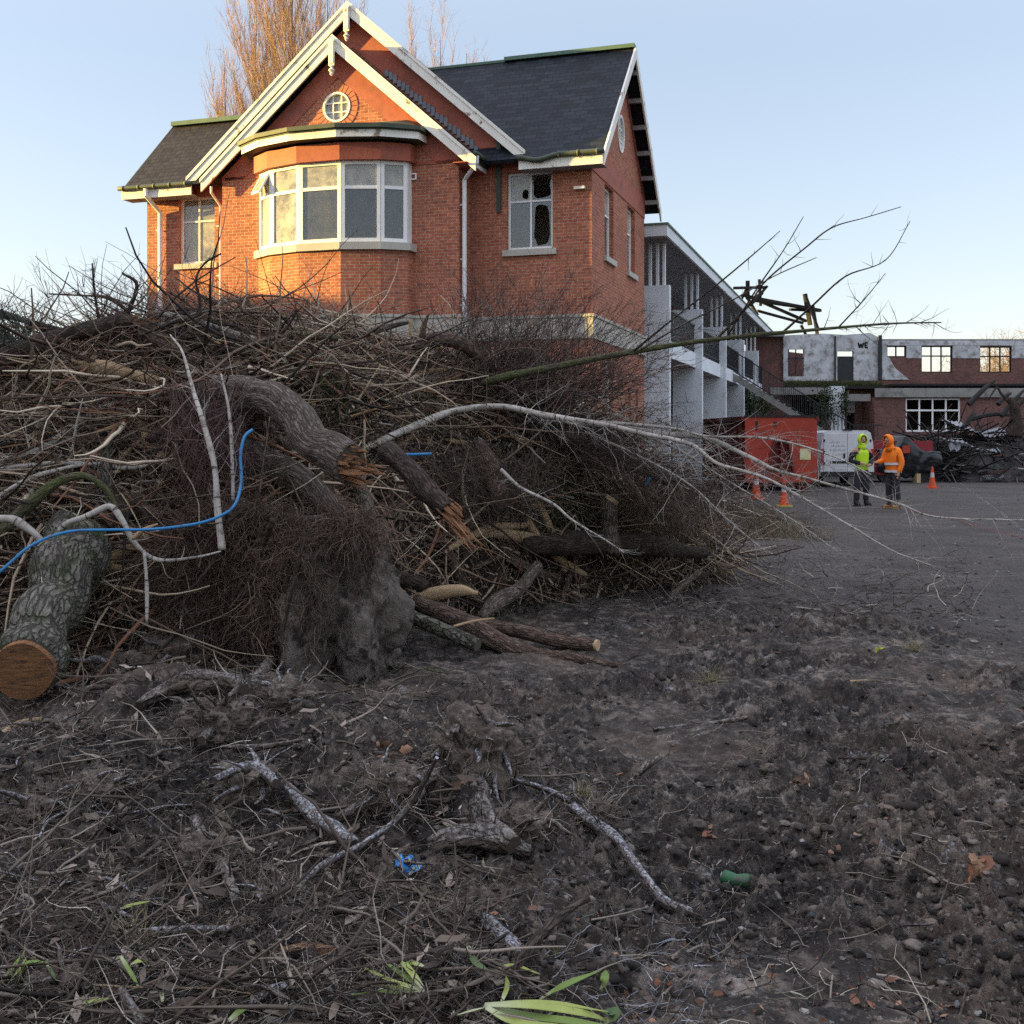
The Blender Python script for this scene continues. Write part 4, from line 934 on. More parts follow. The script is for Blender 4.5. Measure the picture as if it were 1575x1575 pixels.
def sidetwigs(mb, P, rr, n, Lr, seed=0, r=.004, up=0, t0=.1, spread=.9, gen=1):
    rs = random.Random(seed); m = len(P)
    for _ in range(n):
        i = rs.randint(int(m * t0), m - 2); T = (P[i + 1] - P[i]).normalized(); d = (T * rs.uniform(.3, 1) + Vector((rs.gauss(0, 1), rs.gauss(0, .7), rs.gauss(up, 1))) * spread).normalized()
        L = rs.uniform(*Lr) * (1 - .5 * i / m); q = [P[i]]; k = 5
        for s in range(k):
            d = (d + Vector((rs.gauss(0, .16), rs.gauss(0, .16), rs.gauss(.02, .16)))).normalized(); q.append(q[-1] + d * L / k)
        r_ = min(rr[i] * .6, r * rs.uniform(.7, 1.5)); ra = [r_ * (1 - .75 * s / k) for s in range(k + 1)]
        mb.tube(q, ra, 5, caps=False)
        if gen > 0 and L > .2: sidetwigs(mb, q, ra, rs.randint(2, 4), (L * .25, L * .6), rs.random(), r_ * .6, up * .5, .15, spread, gen - 1)
def branch(name, label, cat, pts, rpx, bark, lift=0.0, Ys=None, sides=12, rough=.12, seed=1, sub=6, twigs=0, tl=(.2, .6), up=0, ends=None, ridge=0, group=None, tr=.004, gen=1, rfreq=4, shared=None, t0=.1, spread=.9):
    rpx = [r * RS for r in rpx] if hasattr(rpx, '__len__') else rpx * RS
    R0 = (sum(rpx) / len(rpx)) if hasattr(rpx, '__len__') else rpx
    Yg = [y for y in (Ys if hasattr(Ys, '__len__') else [Ys]) if y] if Ys is not None else []
    Ym = Yg[0] if Yg else (hitg(*pts[len(pts) // 2]) or 9.5)
    P = path3(pts, R0 / FPX * Ym, lift, Ys)
    rr = [(rpx[i] if hasattr(rpx, '__len__') else rpx) / FPX * P[i].y for i in range(len(P))]
    b = MB(); P2, r2 = crom(P, rr, sub)
    j = random.Random(seed * 31 + 5)
    acc = 0.0
    for i in range(1, len(P2) - 1):
        acc += .28 / (sub ** .5) * 1.6; o_ = Vector([float(noise(acc, seed * 3.7 + 11 * a_, 0, 77)) for a_ in range(3)]); P2[i] = P2[i] + o_ * r2[i] * .28; r2[i] *= 1 + .16 * float(noise(acc * 1.3, seed * 1.9, 5, 78))
    b.tube(P2, r2, sides, rough, seed, True, rfreq, ridge=ridge)
    if twigs: sidetwigs(b, P2, r2, twigs, tl, seed, tr, up, t0, spread, gen)
    o = b.build(name, bark, None, P[0], smooth=True); tag(o, label, cat, group)
    o.data.polygons.foreach_set('use_smooth', [len(p.vertices) == 4 for p in o.data.polygons])
    if ends: 
        for e, m, kind in ends:
            i = 0 if e == 0 else -1; c = P2[i]; d = (P2[0] - P2[1]).normalized() if e == 0 else (P2[-1] - P2[-2]).normalized(); r = r2[i]
            u = d.orthogonal().normalized(); v = d.cross(u); eb = MB(); rs = random.Random(seed)
            if kind == 'cut':
                n = 28; ring = [c + d * (.012 + r * .22) + (u * math.cos(a / n * 6.283) + v * math.sin(a / n * 6.283)) * r * (.97 + .05 * noise(math.cos(a / n * 6.283) * 1.6, math.sin(a / n * 6.283) * 1.6, 0, seed)) for a in range(n)]
                eb.prism(ring, -d * (.02 + r * .32)); eb.build('cut_end', m, o).matrix_parent_inverse = Matrix.Translation(-Vector(P[0]))
            else:
                for s in range(60):
                    a = rs.uniform(0, 6.283); q = rs.uniform(0, 1) ** .5 * r * .92; s0 = c - d * r * .8 + (u * math.cos(a) + v * math.sin(a)) * q; L = r * (1.0 + (kind - 1) * rs.random() ** 1.6 * (.35 + .65 * (math.cos(a - 4.2) > 0)))
                    e1 = s0 + (d + (u * math.cos(a) + v * math.sin(a)) * rs.uniform(-.06, .07) + Vector((rs.gauss(0, .05), 0, rs.gauss(0, .05)))).normalized() * L
                    wv = r * rs.uniform(.07, .20); eb.tube([s0, s0.lerp(e1, .5), s0.lerp(e1, .8), e1], [wv, wv * .9, wv * .6, wv * .1], 4, .3, s)
                eb.build('splintered_end', m, o).matrix_parent_inverse = Matrix.Translation(-Vector(P[0]))
    return o, P2, r2
SP, SPP = M['split'], M['splitpale']
log = lambda lab, *a, **k: branch('log', lab, 'log', *a, **k)
brn = lambda lab, *a, **k: branch('branch', lab, 'branch', *a, **k)
# large timbers of the heap
log('thick grey trunk curving down across the heap to a jagged broken end', [(330, 618), (385, 612), (440, 632), (490, 675), (540, 715)], [44, 42, 40, 38, 42], B['grey'], Ys=[9.3, 8.8, 8.5, 8.3, 8.2], sides=56, rough=.14, seed=3, ridge=.10, sub=14, ends=[(1, SP, 2.6)])
log('dark limb with long orange splintered split pointing at lower right', [(592, 690), (640, 735), (690, 785)], [20, 22, 21], B['dark'], Ys=[8.9, 8.7, 8.5], sides=24, rough=.15, seed=5, ridge=.1, sub=10, ends=[(1, SP, 6.2)])
log('long dark trunk rising from the left edge over the heap crest', [(-160, 620), (0, 556), (90, 520), (150, 500), (200, 494)], [24, 20, 18, 17, 15], B['dark'], Ys=[9.2, 9.3, 9.4, 9.5, 9.6], sides=24, rough=.12, seed=7, sub=10, ends=[(1, SP, 5)])
log('splintered reddish limb with torn orange wood at the heap crest', [(205, 500), (260, 535), (320, 560), (400, 575)], [17, 19, 17, 14], B['reddish'], Ys=[9.75, 9.7, 9.6, 9.5], sides=20, rough=.2, seed=9, ridge=.15, sub=8, ends=[(0, SP, 7)])
log('fat mossy sawn trunk with orange cut face at lower left', [(118, 822), (96, 885), (68, 955), (38, 1028)], [60, 63, 64, 63], B['lichen'], Ys=[8.2, 7.85, 7.4, 6.95], sides=72, rough=.05, seed=11, ridge=.05, sub=20, rfreq=8, ends=[(1, M['cut'], 'cut')])
log('greenish grey log nearest the clay root ball low right of it', [(600, 932), (660, 960), (735, 992)], [13, 14, 13], B['lichen'], Ys=[9.1, 8.9, 8.7], sides=18, rough=.08, seed=13, sub=8)
log('long reddish log tapering rightwards, lowest of the log group', [(640, 925), (720, 962), (800, 1000), (880, 1014), (958, 1024)], [17, 20, 16, 12, 4], B['reddish'], Ys=[9.4, 9.1, 8.9, 8.75, 8.65], sides=20, rough=.16, seed=15, ridge=.08, sub=8)
log('short reddish log behind the long tapering one, blunt at right', [(690, 948), (760, 962), (840, 982), (916, 992)], [14, 16, 14, 12], B['reddish'], Ys=[9.5, 9.3, 9.15, 9.05], sides=20, rough=.12, seed=17, sub=8, ends=[(1, SPP, 'cut')])
log('tan peeled limb above the low log group', [(625, 925), (665, 912), (710, 908), (735, 912)], [10, 14, 11, 4], M['splitpale'], Ys=[9.45, 9.4, 9.4, 9.4], sides=14, rough=.25, seed=19, sub=6)
log('dark slanting log half buried behind the low log group', [(560, 868), (610, 888), (655, 905)], [15, 15, 14], B['dark'], Ys=[9.6, 9.5, 9.45], sides=16, seed=21)
log('blue grey bent log in the dark hollow right of the log group', [(740, 952), (765, 925), (800, 902), (828, 870)], [11, 17, 15, 12], B['grey'], Ys=[10.2, 10.3, 10.6, 10.9], sides=18, rough=.12, seed=23)
log('grey weathered plank-like stump standing under the broken trunk', [(548, 735), (562, 770), (568, 800)], [15, 17, 15], B['grey'], Ys=[8.55, 8.5, 8.5], sides=8, rough=.1, seed=25)
log('broad pale trunk lying low behind the white birch sapling', [(330, 660), (400, 710), (470, 755), (520, 800)], [40, 36, 34, 26], B['grey'], Ys=[9.2, 9.1, 9.0, 8.95], sides=30, rough=.12, seed=27, ridge=.08, sub=10)
log('grey rotten limb with fibrous end below the wide pale trunk', [(360, 780), (420, 800), (470, 805), (500, 800)], [20, 22, 18, 8], B['rot'], Ys=[8.5, 8.45, 8.4, 8.4], sides=20, rough=.25, seed=29)
log('brown rounded log embedded in the right face of the heap', [(735, 690), (760, 730), (775, 770)], [22, 24, 20], B['reddish'], Ys=[11.2, 11.0, 10.9], sides=20, seed=31)
log('big shadowed grey trunk under the birch limbs on the right shoulder', [(840, 665), (900, 682), (960, 705), (1040, 745)], [14, 17, 15, 9], B['grey'], Ys=[12.2, 12.2, 12.3, 12.4], sides=20, rough=.1, seed=33)
log('long dark fallen trunk along the foot of the right shoulder', [(800, 838), (900, 835), (1000, 838), (1085, 850)], [20, 24, 20, 12], B['dark'], Ys=[11.6, 11.9, 12.3, 12.7], sides=18, rough=.14, seed=35)
log('upright sawn post stub on the right shoulder of the heap', [(942, 850), (941, 810), (940, 770)], [15, 15, 15], B['grey'], Ys=[12.0, 12.0, 12.0], sides=14, rough=.05, seed=37, ends=[(1, SPP, 'cut')])
log('thin grey pole leaning out of the brush at the far right foot', [(1028, 920), (1075, 880)], [6, 7], B['grey'], Ys=[12.1, 12.5], sides=10, seed=39)
log('peeled pale trunk lying behind the crest on the left', [(110, 560), (170, 570), (250, 590)], [10, 15, 12], M['splitpale'], Ys=[9.3, 9.3, 9.3], sides=14, rough=.3, seed=41)
log('red brown stub with torn top below the crest on the left', [(160, 650), (140, 625), (118, 600)], [14, 13, 9], B['reddish'], Ys=[8.9, 8.95, 9.0], sides=14, rough=.2, seed=43, ends=[(1, SP, 3)])
log('flat mossy log on the crest in front of the bay', [(395, 525), (430, 512), (470, 515), (520, 520)], [8, 11, 10, 7], B['moss'], Ys=[10.3, 10.2, 10.3, 10.4], sides=16, rough=.2, seed=45)
log('barkless hollow log end on the crest below the downpipe', [(640, 540), (670, 522), (710, 530), (735, 552)], [14, 16, 15, 10], B['reddish'], Ys=[11.4, 11.3, 11.4, 11.5], sides=18, rough=.2, seed=47)
log('torn pale limb on the crest left of the downpipe', [(540, 522), (590, 505), (628, 496)], [9, 7, 4], B['grey'], Ys=[11.2, 11.1, 11.1], sides=12, rough=.25, seed=49, ends=[(1, SPP, 3)])
log('upright brown broken stub on the crest', [(648, 520), (653, 500), (660, 482)], [6, 6, 2], B['reddish'], Ys=[11.3, 11.3, 11.3], sides=10, rough=.2, seed=51)
log('thin pale upright stake on the crest beside the brown stub', [(631, 516), (631, 492)], [3.4, 3.2], M['splitpale'], Ys=[11.2, 11.2], sides=8, seed=53)
# many more broken limbs, each a thing
HLM = [('the big grey broken trunk', 450, 650), ('the split dark limb', 645, 745), ('the white sapling', 325, 720), ('the bay window line of the crest', 500, 560), ('the sawn mossy trunk', 90, 890), ('the blue pipe loop', 370, 740), ('the mossy bough foot', 770, 590), ('the upright post stub', 941, 800), ('the low log group', 740, 900), ('the skyline trunk', 120, 560),
    ('the lichen spotted limb', 110, 665), ('the crooked white sticks', 120, 715), ('the forked grey stick', 700, 620), ('the pale low trunk', 430, 720), ('the hollow log end', 680, 560), ('the clay root ball', 510, 880), ('the moss arch', 90, 770), ('the grassy tussock', 820, 790)]; SEENH = set()
rq = random.Random(99)
for i in range(96):
    for _ in range(20):
        x0 = rq.uniform(-20, 900); y0 = rq.uniform(535, 880)
        if hit(x0, y0) and hit(x0 + 20, y0) : break
    a = rq.gauss(0, .7); L = rq.uniform(50, 170); r = rq.uniform(3, 13); sg = rq.choice((-1, 1)); bend = rq.gauss(0, .25)
    pts = [(x0 + sg * L * t * math.cos(a + bend * t), y0 + L * t * math.sin(a + bend * t)) for t in (-.5, -.17, .17, .5)]
    if hit(*pts[3]) is None or hit(*pts[0]) is None: pts = [(p[0], p[1] + 45) for p in pts]
    bk = i % 6; wd = ['brown', 'pale lichened', 'grey', 'dark', 'peeled tan', 'reddish'][bk]; mt_ = [B['reddish'], B['lichen'], B['grey'], B['dark'], SPP, B['reddish']][bk]
    lk = min(HLM, key=lambda q: math.hypot(q[1] - x0, (q[2] - y0) * 1.5)); dx_, dy_ = x0 - lk[1], y0 - lk[2]; side = ('right of' if dx_ > 0 else 'left of') if abs(dx_) > abs(dy_) else ('below' if dy_ > 0 else 'above')
    lab_ = '%s %s broken limb %s %s' % ('thin' if r < 5.5 else 'stout', wd, side, lk[0])
    for ad in ('', ', the upper one', ', the lowest one', ', the shortest one', ', the last'):
        if lab_ + ad not in SEENH: lab_ += ad; break
    SEENH.add(lab_)
    branch('broken_limb', lab_, 'limb', pts, [r * .8, r, r * .95, r * .6], mt_, lift=rq.uniform(.02, .14), seed=500 + i, sides=10, rough=.2, ridge=.1, sub=6, twigs=rq.randint(2, 8), tl=(.06, .3), tr=.003, ends=[(1, SP if i % 2 else SPP, rq.uniform(1.5, 4))] if r > 6 else None, group='broken limbs in the brush heap')
# birches
brn('white birch pole lying along the crest towards the bay', [(238, 478), (290, 492), (350, 508), (425, 532)], [6, 7, 6, 5], B['birch'], Ys=[9.9, 9.9, 10.0, 10.2], seed=60, sub=10)
branch('birch_sapling', 'white forked birch sapling standing upright before the pale trunk', 'sapling', [(342, 846), (335, 790), (330, 715), (314, 655), (297, 600), (280, 540), (262, 515)], [7.5, 7, 6, 5, 4, 2.6, 1.5], B['birch'], Ys=[7.9, 7.9, 8.0, 8.1, 8.3, 8.6, 9.0], seed=61, sub=8, twigs=16, tl=(.2, .6), tr=.003, up=.8)
brn('thin white birch shoot rising right of the forked sapling', [(358, 770), (357, 700), (352, 630), (340, 575)], [3.6, 3.4, 2.8, 1.6], B['birch'], Ys=[8.1, 8.15, 8.25, 8.4], seed=62, twigs=8, tl=(.2, .5), tr=.0025, up=.8)
brn('slender reddish shoot right of the blue pipe loop', [(398, 765), (408, 690), (415, 640)], [3, 2.2, 1.2], B['reddish'], Ys=[8.1, 8.2, 8.3], seed=63, twigs=8, tl=(.15, .4), tr=.0025, up=.6)
brn('lichen spotted limb climbing rightwards from the left edge', [(-60, 735), (0, 711), (60, 690), (110, 660), (165, 625), (225, 612), (280, 588), (340, 570)], [6, 6, 7, 8, 7, 6, 5, 3], B['birch'], lift=.1, seed=64, twigs=26, tl=(.2, .6), sub=8)
brn('upper white crooked stick across the left face', [(-40, 730), (40, 716), (110, 712), (190, 720), (245, 712)], [5, 5, 5, 5, 4], B['birch'], lift=.14, seed=65, twigs=10)
brn('lower white crooked stick sloping up from the left edge', [(-30, 778), (0, 762), (50, 735), (110, 718), (160, 712)], [4, 4, 5, 4, 3], B['birch'], lift=.18, seed=66, twigs=8)
brn('mossy arched bough over the dark hollow at left', [(-30, 860), (10, 810), (45, 775), (90, 742), (130, 732), (165, 755), (182, 782)], [15, 14, 13, 9, 7, 6, 5], B['moss'], Ys=[8.1, 8.1, 8.1, 8.1, 8.1, 8.1, 8.1], seed=67, sub=8)
brn('stout white birch stub beside the sawn trunk', [(-15, 800), (20, 800), (48, 815), (66, 834)], [9, 9, 8, 6], B['birch'], Ys=[7.9, 7.9, 7.9, 7.9], seed=68)
brn('white crooked birch arm bending into a yellow root', [(75, 845), (98, 808), (130, 795), (168, 780), (188, 800), (205, 832), (240, 860), (300, 857), (340, 848)], [6, 6, 6, 7, 6, 5, 4, 2.6, 1.6], B['birch'], Ys=[7.85] * 9, seed=69, sub=8, twigs=10, tl=(.1, .3))
brn('small pale forked stick crossing the blue pipe', [(205, 828), (222, 815), (242, 806)], [5, 4, 2], M['splitpale'], Ys=[7.8, 7.78, 7.76], seed=70)
brn('long dark hanging root strand left of the root ball', [(222, 850), (226, 900), (226, 960)], [3, 4, 3], B['birch'], Ys=[7.7, 7.7, 7.7], seed=71)
brn('big green mossy bough reaching right across the annexe', [(745, 590), (780, 578), (860, 562), (950, 545), (1040, 530), (1120, 520), (1200, 512), (1300, 503), (1380, 497), (1448, 496)], [9, 8, 6.6, 6, 5.4, 5, 4.2, 3.2, 2.2, 1.2], B['moss'], Ys=[11.6, 11.4, 11.2, 11.0, 10.8, 10.6, 10.5, 10.4, 10.3, 10.2], seed=72, sub=6, twigs=44, tl=(.15, .55), up=.1, tr=.0035, gen=1, t0=.3)
for i, (lab, pts, r) in enumerate([('long shoot rising steeply towards the top right sky', [(1100, 524), (1150, 470), (1180, 430), (1240, 380), (1280, 350), (1330, 335), (1386, 318)], 2.6), ('second upward shoot curving past the annexe roof end', [(975, 540), (1030, 495), (1100, 440), (1160, 390), (1200, 355)], 2.6),
        ('upright shoot over the annexe roof edge', [(1120, 515), (1160, 450), (1205, 385), (1236, 333)], 2.2), ('shoot leaning right above the burnt building', [(1205, 510), (1250, 470), (1300, 425), (1362, 400), (1400, 340)], 2.4),
        ('thin grey shoot crossing the white piers', [(985, 538), (1050, 500), (1130, 460), (1190, 425), (1256, 396)], 2.6), ('short shoot near the outer tip of the bough', [(1290, 503), (1330, 460), (1362, 420)], 1.7)]):
    brn(lab, pts, [r * (1 - .7 * k / (len(pts) - 1)) for k in range(len(pts))], B['grey'] if i == 4 else B['dark'], Ys=[10.9 - .1 * k - .05 * i for k in range(len(pts))], seed=80 + i, sub=6, twigs=10, tl=(.1, .35), tr=.0025, sides=7)
def birchlimb(lab, pts, r0, r1, Y0, Y1, seed, twigs, tl=(.25, .9), spread=.55, t0=.1):
    n = len(pts); brn(lab, pts, [r0 + (r1 - r0) * i / (n - 1) for i in range(n)], B['birch'], Ys=[Y0 + (Y1 - Y0) * i / (n - 1) for i in range(n)], seed=seed, sub=6, twigs=twigs, tl=tl, tr=.0028, up=-.12, gen=2, spread=spread, t0=t0)
birchlimb('main white birch stem arching right over the shoulder of the heap', [(560, 690), (640, 655), (700, 632), (770, 625), (835, 638), (900, 648), (980, 665), (1060, 682), (1105, 714), (1170, 733), (1230, 764), (1300, 804), (1370, 846), (1432, 870)], 8, 1.2, 11.3, 9.6, 90, 70, t0=.25)
birchlimb('white birch stem ending left of the workers feet', [(850, 645), (930, 655), (1020, 668), (1090, 675), (1150, 702), (1190, 722), (1240, 735), (1300, 752), (1380, 774), (1440, 795), (1575, 800)], 6, 1.2, 11.4, 10.0, 91, 60)
birchlimb('pale birch stem curving over the orange bin', [(900, 650), (960, 652), (1040, 660), (1085, 671), (1160, 672), (1220, 682), (1290, 705), (1340, 730)], 4, 1.2, 11.3, 10.4, 92, 40)
birchlimb('lower thin birch stem hanging over the right foot of the heap', [(770, 722), (800, 750), (850, 775), (880, 800), (930, 830), (960, 850)], 4, 1.5, 10.6, 10.3, 93, 16, (.15, .5))
birchlimb('thin birch wand drooping over the yard', [(900, 665), (980, 700), (1060, 745), (1120, 800), (1180, 850)], 3.2, .9, 11.6, 10.6, 94, 36)
birchlimb('brown birch wand drooping behind the cones', [(950, 655), (1040, 690), (1120, 740), (1220, 800), (1290, 850)], 3, .8, 11.9, 11.0, 95, 40)
# orange-brown bare switch and other sticks of the heap face
for i, (lab, pts, r0, r1, bk) in enumerate([
    ('long bare rusty switch curving up towards the mossy bough', [(700, 640), (760, 612), (800, 592), (830, 576), (862, 570)], 4, 1.5, 'reddish'),
    ('grey forked stick with sawn tip on the upper heap face', [(675, 588), (700, 615), (718, 645)], 7, 6, 'grey'),
    ('pale thin stick meeting the forked grey one', [(660, 610), (690, 632), (716, 642)], 4, 4, 'lichen'),
    ('lichened upright stick in the middle of the heap', [(600, 610), (602, 650), (606, 680)], 7, 5, 'lichen'),
    ('grey slanting stick below the crest', [(530, 600), (550, 630), (568, 655)], 6, 5, 'lichen'),
    ('curved root arm looping beneath the blue scrap', [(580, 748), (620, 755), (648, 780), (645, 820), (640, 860)], 4, 2, 'reddish'),
    ('crossing brown stick from the trunk end to upper right', [(560, 745), (640, 700), (690, 688), (760, 680)], 4, 2, 'dark'),
    ('dark root hanging to the log group', [(716, 850), (700, 915), (680, 980), (655, 1022)], 5, 3.5, 'dark'),
    ('bent dark branch sticking up at the left skyline', [(190, 490), (205, 462), (210, 435), (188, 420)], 5, 2.6, 'dark'),
    ('thin upright stick on the left skyline', [(153, 495), (146, 455), (142, 405)], 3, 1.6, 'dark'),
    ('thin level stick poking left on the left skyline', [(200, 480), (165, 458), (130, 455), (75, 452)], 4, 1.6, 'reddish'),
    ('curved twiggy branch in front of the left window', [(305, 500), (308, 465), (302, 430), (315, 405), (340, 390)], 3.4, 2, 'dark'),
    ('dark branch leaning before the orange brick wall', [(400, 545), (370, 505), (325, 495), (285, 465), (260, 450)], 4, 1.6, 'dark'),
    ('forked dark stub on the crest before the bay corner', [(435, 512), (450, 490), (458, 478)], 3.6, 2, 'dark'),
    ('grey long pole across the left skyline', [(-60, 480), (0, 485), (50, 497), (110, 512), (160, 525)], 7, 7, 'dark'),
    ('second dark pole under the left skyline pole', [(-60, 470), (10, 482), (60, 505), (95, 522)], 6, 6, 'dark'),
    ('grey long stick on the right upper face', [(730, 560), (680, 580), (620, 600), (560, 590)], 4, 3, 'lichen'),
    ('stick with pale torn bark at centre left', [(330, 640), (400, 600), (470, 560), (520, 548)], 3.6, 3, 'grey'),
    ('long dark stick dipping from the crest to the left hollow', [(120, 620), (220, 690), (300, 730), (380, 770)], 5, 4, 'dark'),
    ('pale broken stick over the dark left hollow', [(60, 690), (130, 660), (200, 650)], 3.5, 2.5, 'grey')]):
    sky = i in (8, 9, 10, 11, 12, 13, 14, 15)
    brn(lab, pts, [r0 + (r1 - r0) * k / (len(pts) - 1) for k in range(len(pts))], B[bk], lift=.08, Ys=[9.7] * len(pts) if sky else None, seed=120 + i, twigs=12 if sky else 5, tl=(.12, .45), tr=.003, up=.3)
# brushy crowns: sprays of fine birch twigs against the house and to the right
def spray(name, label, cx0, base, tips, Yb, n, Lr, r, cols, wts, curl=.14, jit=25, droop=0.0, sub=2):
    """fan of shoots growing from the segment base towards points in the polygon tips"""
    n = int(n * .6); r = r * 1.3; P = []; D = []
    for _ in range(n):
        t = RNG.uniform(0, 1); s = at(base[0][0] + (base[1][0] - base[0][0]) * t + RNG.normal(0, jit), base[0][1] + (base[1][1] - base[0][1]) * t + RNG.normal(0, jit * .4), Yb[0] + (Yb[1] - Yb[0]) * t + RNG.normal(0, .25))
        u = RNG.uniform(0, 1); e = at(tips[0][0] + (tips[1][0] - tips[0][0]) * u + RNG.normal(0, jit), tips[0][1] + (tips[1][1] - tips[0][1]) * u + RNG.normal(0, jit), Yb[2] + RNG.normal(0, .4))
        P.append(list(s)); D.append(list((e - s).normalized()))
    P = np.array(P); D = np.array(D)
    V, F, idx, pts = strands(P, D, RNG.uniform(*Lr, n), np.full(n, r), 8, curl, droop)
    Vs, Fs, Ts = [V], [F], [palette(n, cols, wts)[idx]]; o = len(V)
    m = n * sub * 3; si = RNG.integers(0, n, m); sj = RNG.integers(2, 8, m); p2 = pts[si, sj]; d2 = pts[si, sj] - pts[si, sj - 1]; d2 /= np.linalg.norm(d2, axis=1, keepdims=True); d2 = d2 + unit(m) * .8
    V2, F2, i2, pt2 = strands(p2, d2, RNG.uniform(.12, .5, m), np.full(m, r * .62), 4, curl * 1.2, droop)
    Vs.append(V2); Fs.append(F2 + o); Ts.append(palette(m, cols, wts)[i2]); o += len(V2)
    m3 = m; si = RNG.integers(0, m, m3); p3_ = pt2[si, RNG.integers(1, 4, m3)]; V3, F3, i3, _ = strands(p3_, unit(m3), RNG.uniform(.06, .2, m3), np.full(m3, r * .45), 3, curl)
    Vs.append(V3); Fs.append(F3 + o); Ts.append(palette(m3, cols, wts)[i3])
    return tag(mesh_np(name, np.concatenate(Vs), np.concatenate(Fs), M['twig'], np.concatenate(Ts)), label, 'brushwood', None, 'stuff')
BT = [(.10, .065, .055), (.16, .11, .09), (.07, .05, .045), (.22, .18, .15)]
spray('birch_twigs', 'grey brown haze of bare twigs in front of the right brick wing', 0, ((690, 570), (860, 610)), ((690, 410), (980, 440)), (12.0, 12.4, 11.8), 260, (.7, 1.5), .0042, BT, (3, 3, 2, 1), jit=22)
spray('birch_twigs', 'bare twigs fanning right in front of the gable side wall', 0, ((760, 600), (900, 620)), ((930, 460), (1080, 590)), (12.0, 12.2, 11.4), 200, (.8, 1.9), .0042, BT, (3, 3, 2, 1), jit=22)
spray('birch_twigs', 'dark mat of fine twigs over the right shoulder of the heap', 0, ((740, 625), (960, 665)), ((960, 640), (1180, 720)), (12.2, 12.2, 11.4), 170, (.7, 2.0), .0036, [(.045, .03, .026), (.07, .045, .038), (.10, .075, .065)], (3, 3, 1), jit=18, droop=.02)
spray('birch_twigs', 'drooping fine birch twigs reaching down to the yard on the right', 0, ((880, 680), (1080, 760)), ((1080, 780), (1330, 820)), (12.0, 12.0, 11.0), 200, (.7, 2.2), .0034, [(.07, .045, .036), (.11, .075, .06), (.17, .13, .10)], (3, 3, 1), jit=24, droop=.03)
spray('birch_twigs', 'tangle of dead bracken coloured brush at the right foot of the heap', 0, ((900, 800), (1060, 830)), ((960, 700), (1120, 800)), (12.4, 12.8, 12.4), 260, (.3, .9), .004, [(.14, .10, .06), (.09, .065, .045), (.20, .15, .09)], (2, 3, 1), jit=32)
spray('birch_twigs', 'purple brown twig curtain behind the white sapling', 0, ((255, 585), (400, 590)), ((255, 760), (370, 790)), (8.9, 8.9, 8.5), 260, (.5, 1.2), .0028, [(.09, .05, .045), (.13, .075, .065), (.06, .04, .036)], (3, 2, 2), curl=.08, jit=16)
spray('birch_twigs', 'fine dark drooping twigs under the right upper face', 0, ((620, 690), (860, 690)), ((660, 860), (900, 850)), (10.4, 11.6, 10.8), 190, (.4, 1.1), .003, [(.05, .036, .03), (.09, .065, .05), (.14, .11, .08)], (3, 3, 1), jit=22, droop=.03)
spray('birch_twigs', 'wispy bare twigs against the sky at the left skyline', 0, ((60, 540), (240, 520)), ((40, 440), (260, 450)), (10.0, 9.9, 9.8), 70, (.4, .9), .0035, BT, (2, 3, 2, 1), jit=24)
spray('birch_twigs', 'wispy dark twigs before the orange left wing wall', 0, ((240, 520), (420, 530)), ((260, 440), (400, 470)), (10.2, 10.4, 10.0), 60, (.3, .8), .0035, [(.05, .035, .03), (.08, .055, .045)], (1, 1), jit=20)
spray('birch_twigs', 'conifer like bluish twigs at the far left skyline', 0, ((-40, 560), (70, 550)), ((-20, 490), (50, 490)), (9.8, 9.8, 9.7), 90, (.3, .6), .006, [(.05, .06, .045), (.09, .10, .08)], (1, 1), jit=20)
# ---------------------------------------------------------------- the upturned root ball of grey clay
rb_ = empty('root_ball', at(515, 1050, 7.9), 0, 'upturned root plate with grey clay packed between matted brown roots', 'root ball')
u_, v_ = np.meshgrid(np.linspace(0, 2 * math.pi, 260)[:-1], np.linspace(.02, math.pi - .02, 200)); c0 = at(515, 950, 8.25)
def lump(c, rx_, ry_, rz_, amp, f, seed):
    x, y, z = np.cos(u_) * np.sin(v_), np.sin(u_) * np.sin(v_), np.cos(v_)
    x, y, z = [np.sign(a) * np.abs(a) ** .75 for a in (x, y, z)]
    k = 1 + amp * .8 * fbm(x * f, y * f, z * f, 2, seed) + amp * .28 * billow(x * f * 2.2, y * f * 2.2, z * f * 1.4, 2, seed + 3) + .035 * billow(x * 8, y * 8, z * 6, 2, seed + 8)
    V = np.stack([c[0] + rx_ * x * k, c[1] + ry_ * y * k, c[2] + rz_ * z * k], -1).reshape(-1, 3); nT = u_.shape[1]; i = np.arange(u_.shape[0] - 1)[:, None] * nT; j = np.arange(nT)[None]; kk = (j + 1) % nT
    return V, np.stack([i + j, i + nT + j, i + nT + kk, i + kk], -1).reshape(-1, 4)
M['clay'] = simple('grey_clay', (.20, .172, .145), (.07, .058, .048), 11, .95, .05, 22, extra=((.03, .024, .02), 4, .52, .60))
V, F = lump(c0 + Vector((.02, .14, -.02)), .36, .42, .60, .7, 2.1, 5); V2, F2 = lump(c0 + Vector((-.32, .42, .18)), .42, .35, .40, .6, 2.2, 8)
ob = mesh_np('clay', np.concatenate([V, V2]) - np.array(rb_.location), np.concatenate([F, F2 + len(V)]), M['clay'], parent=rb_)
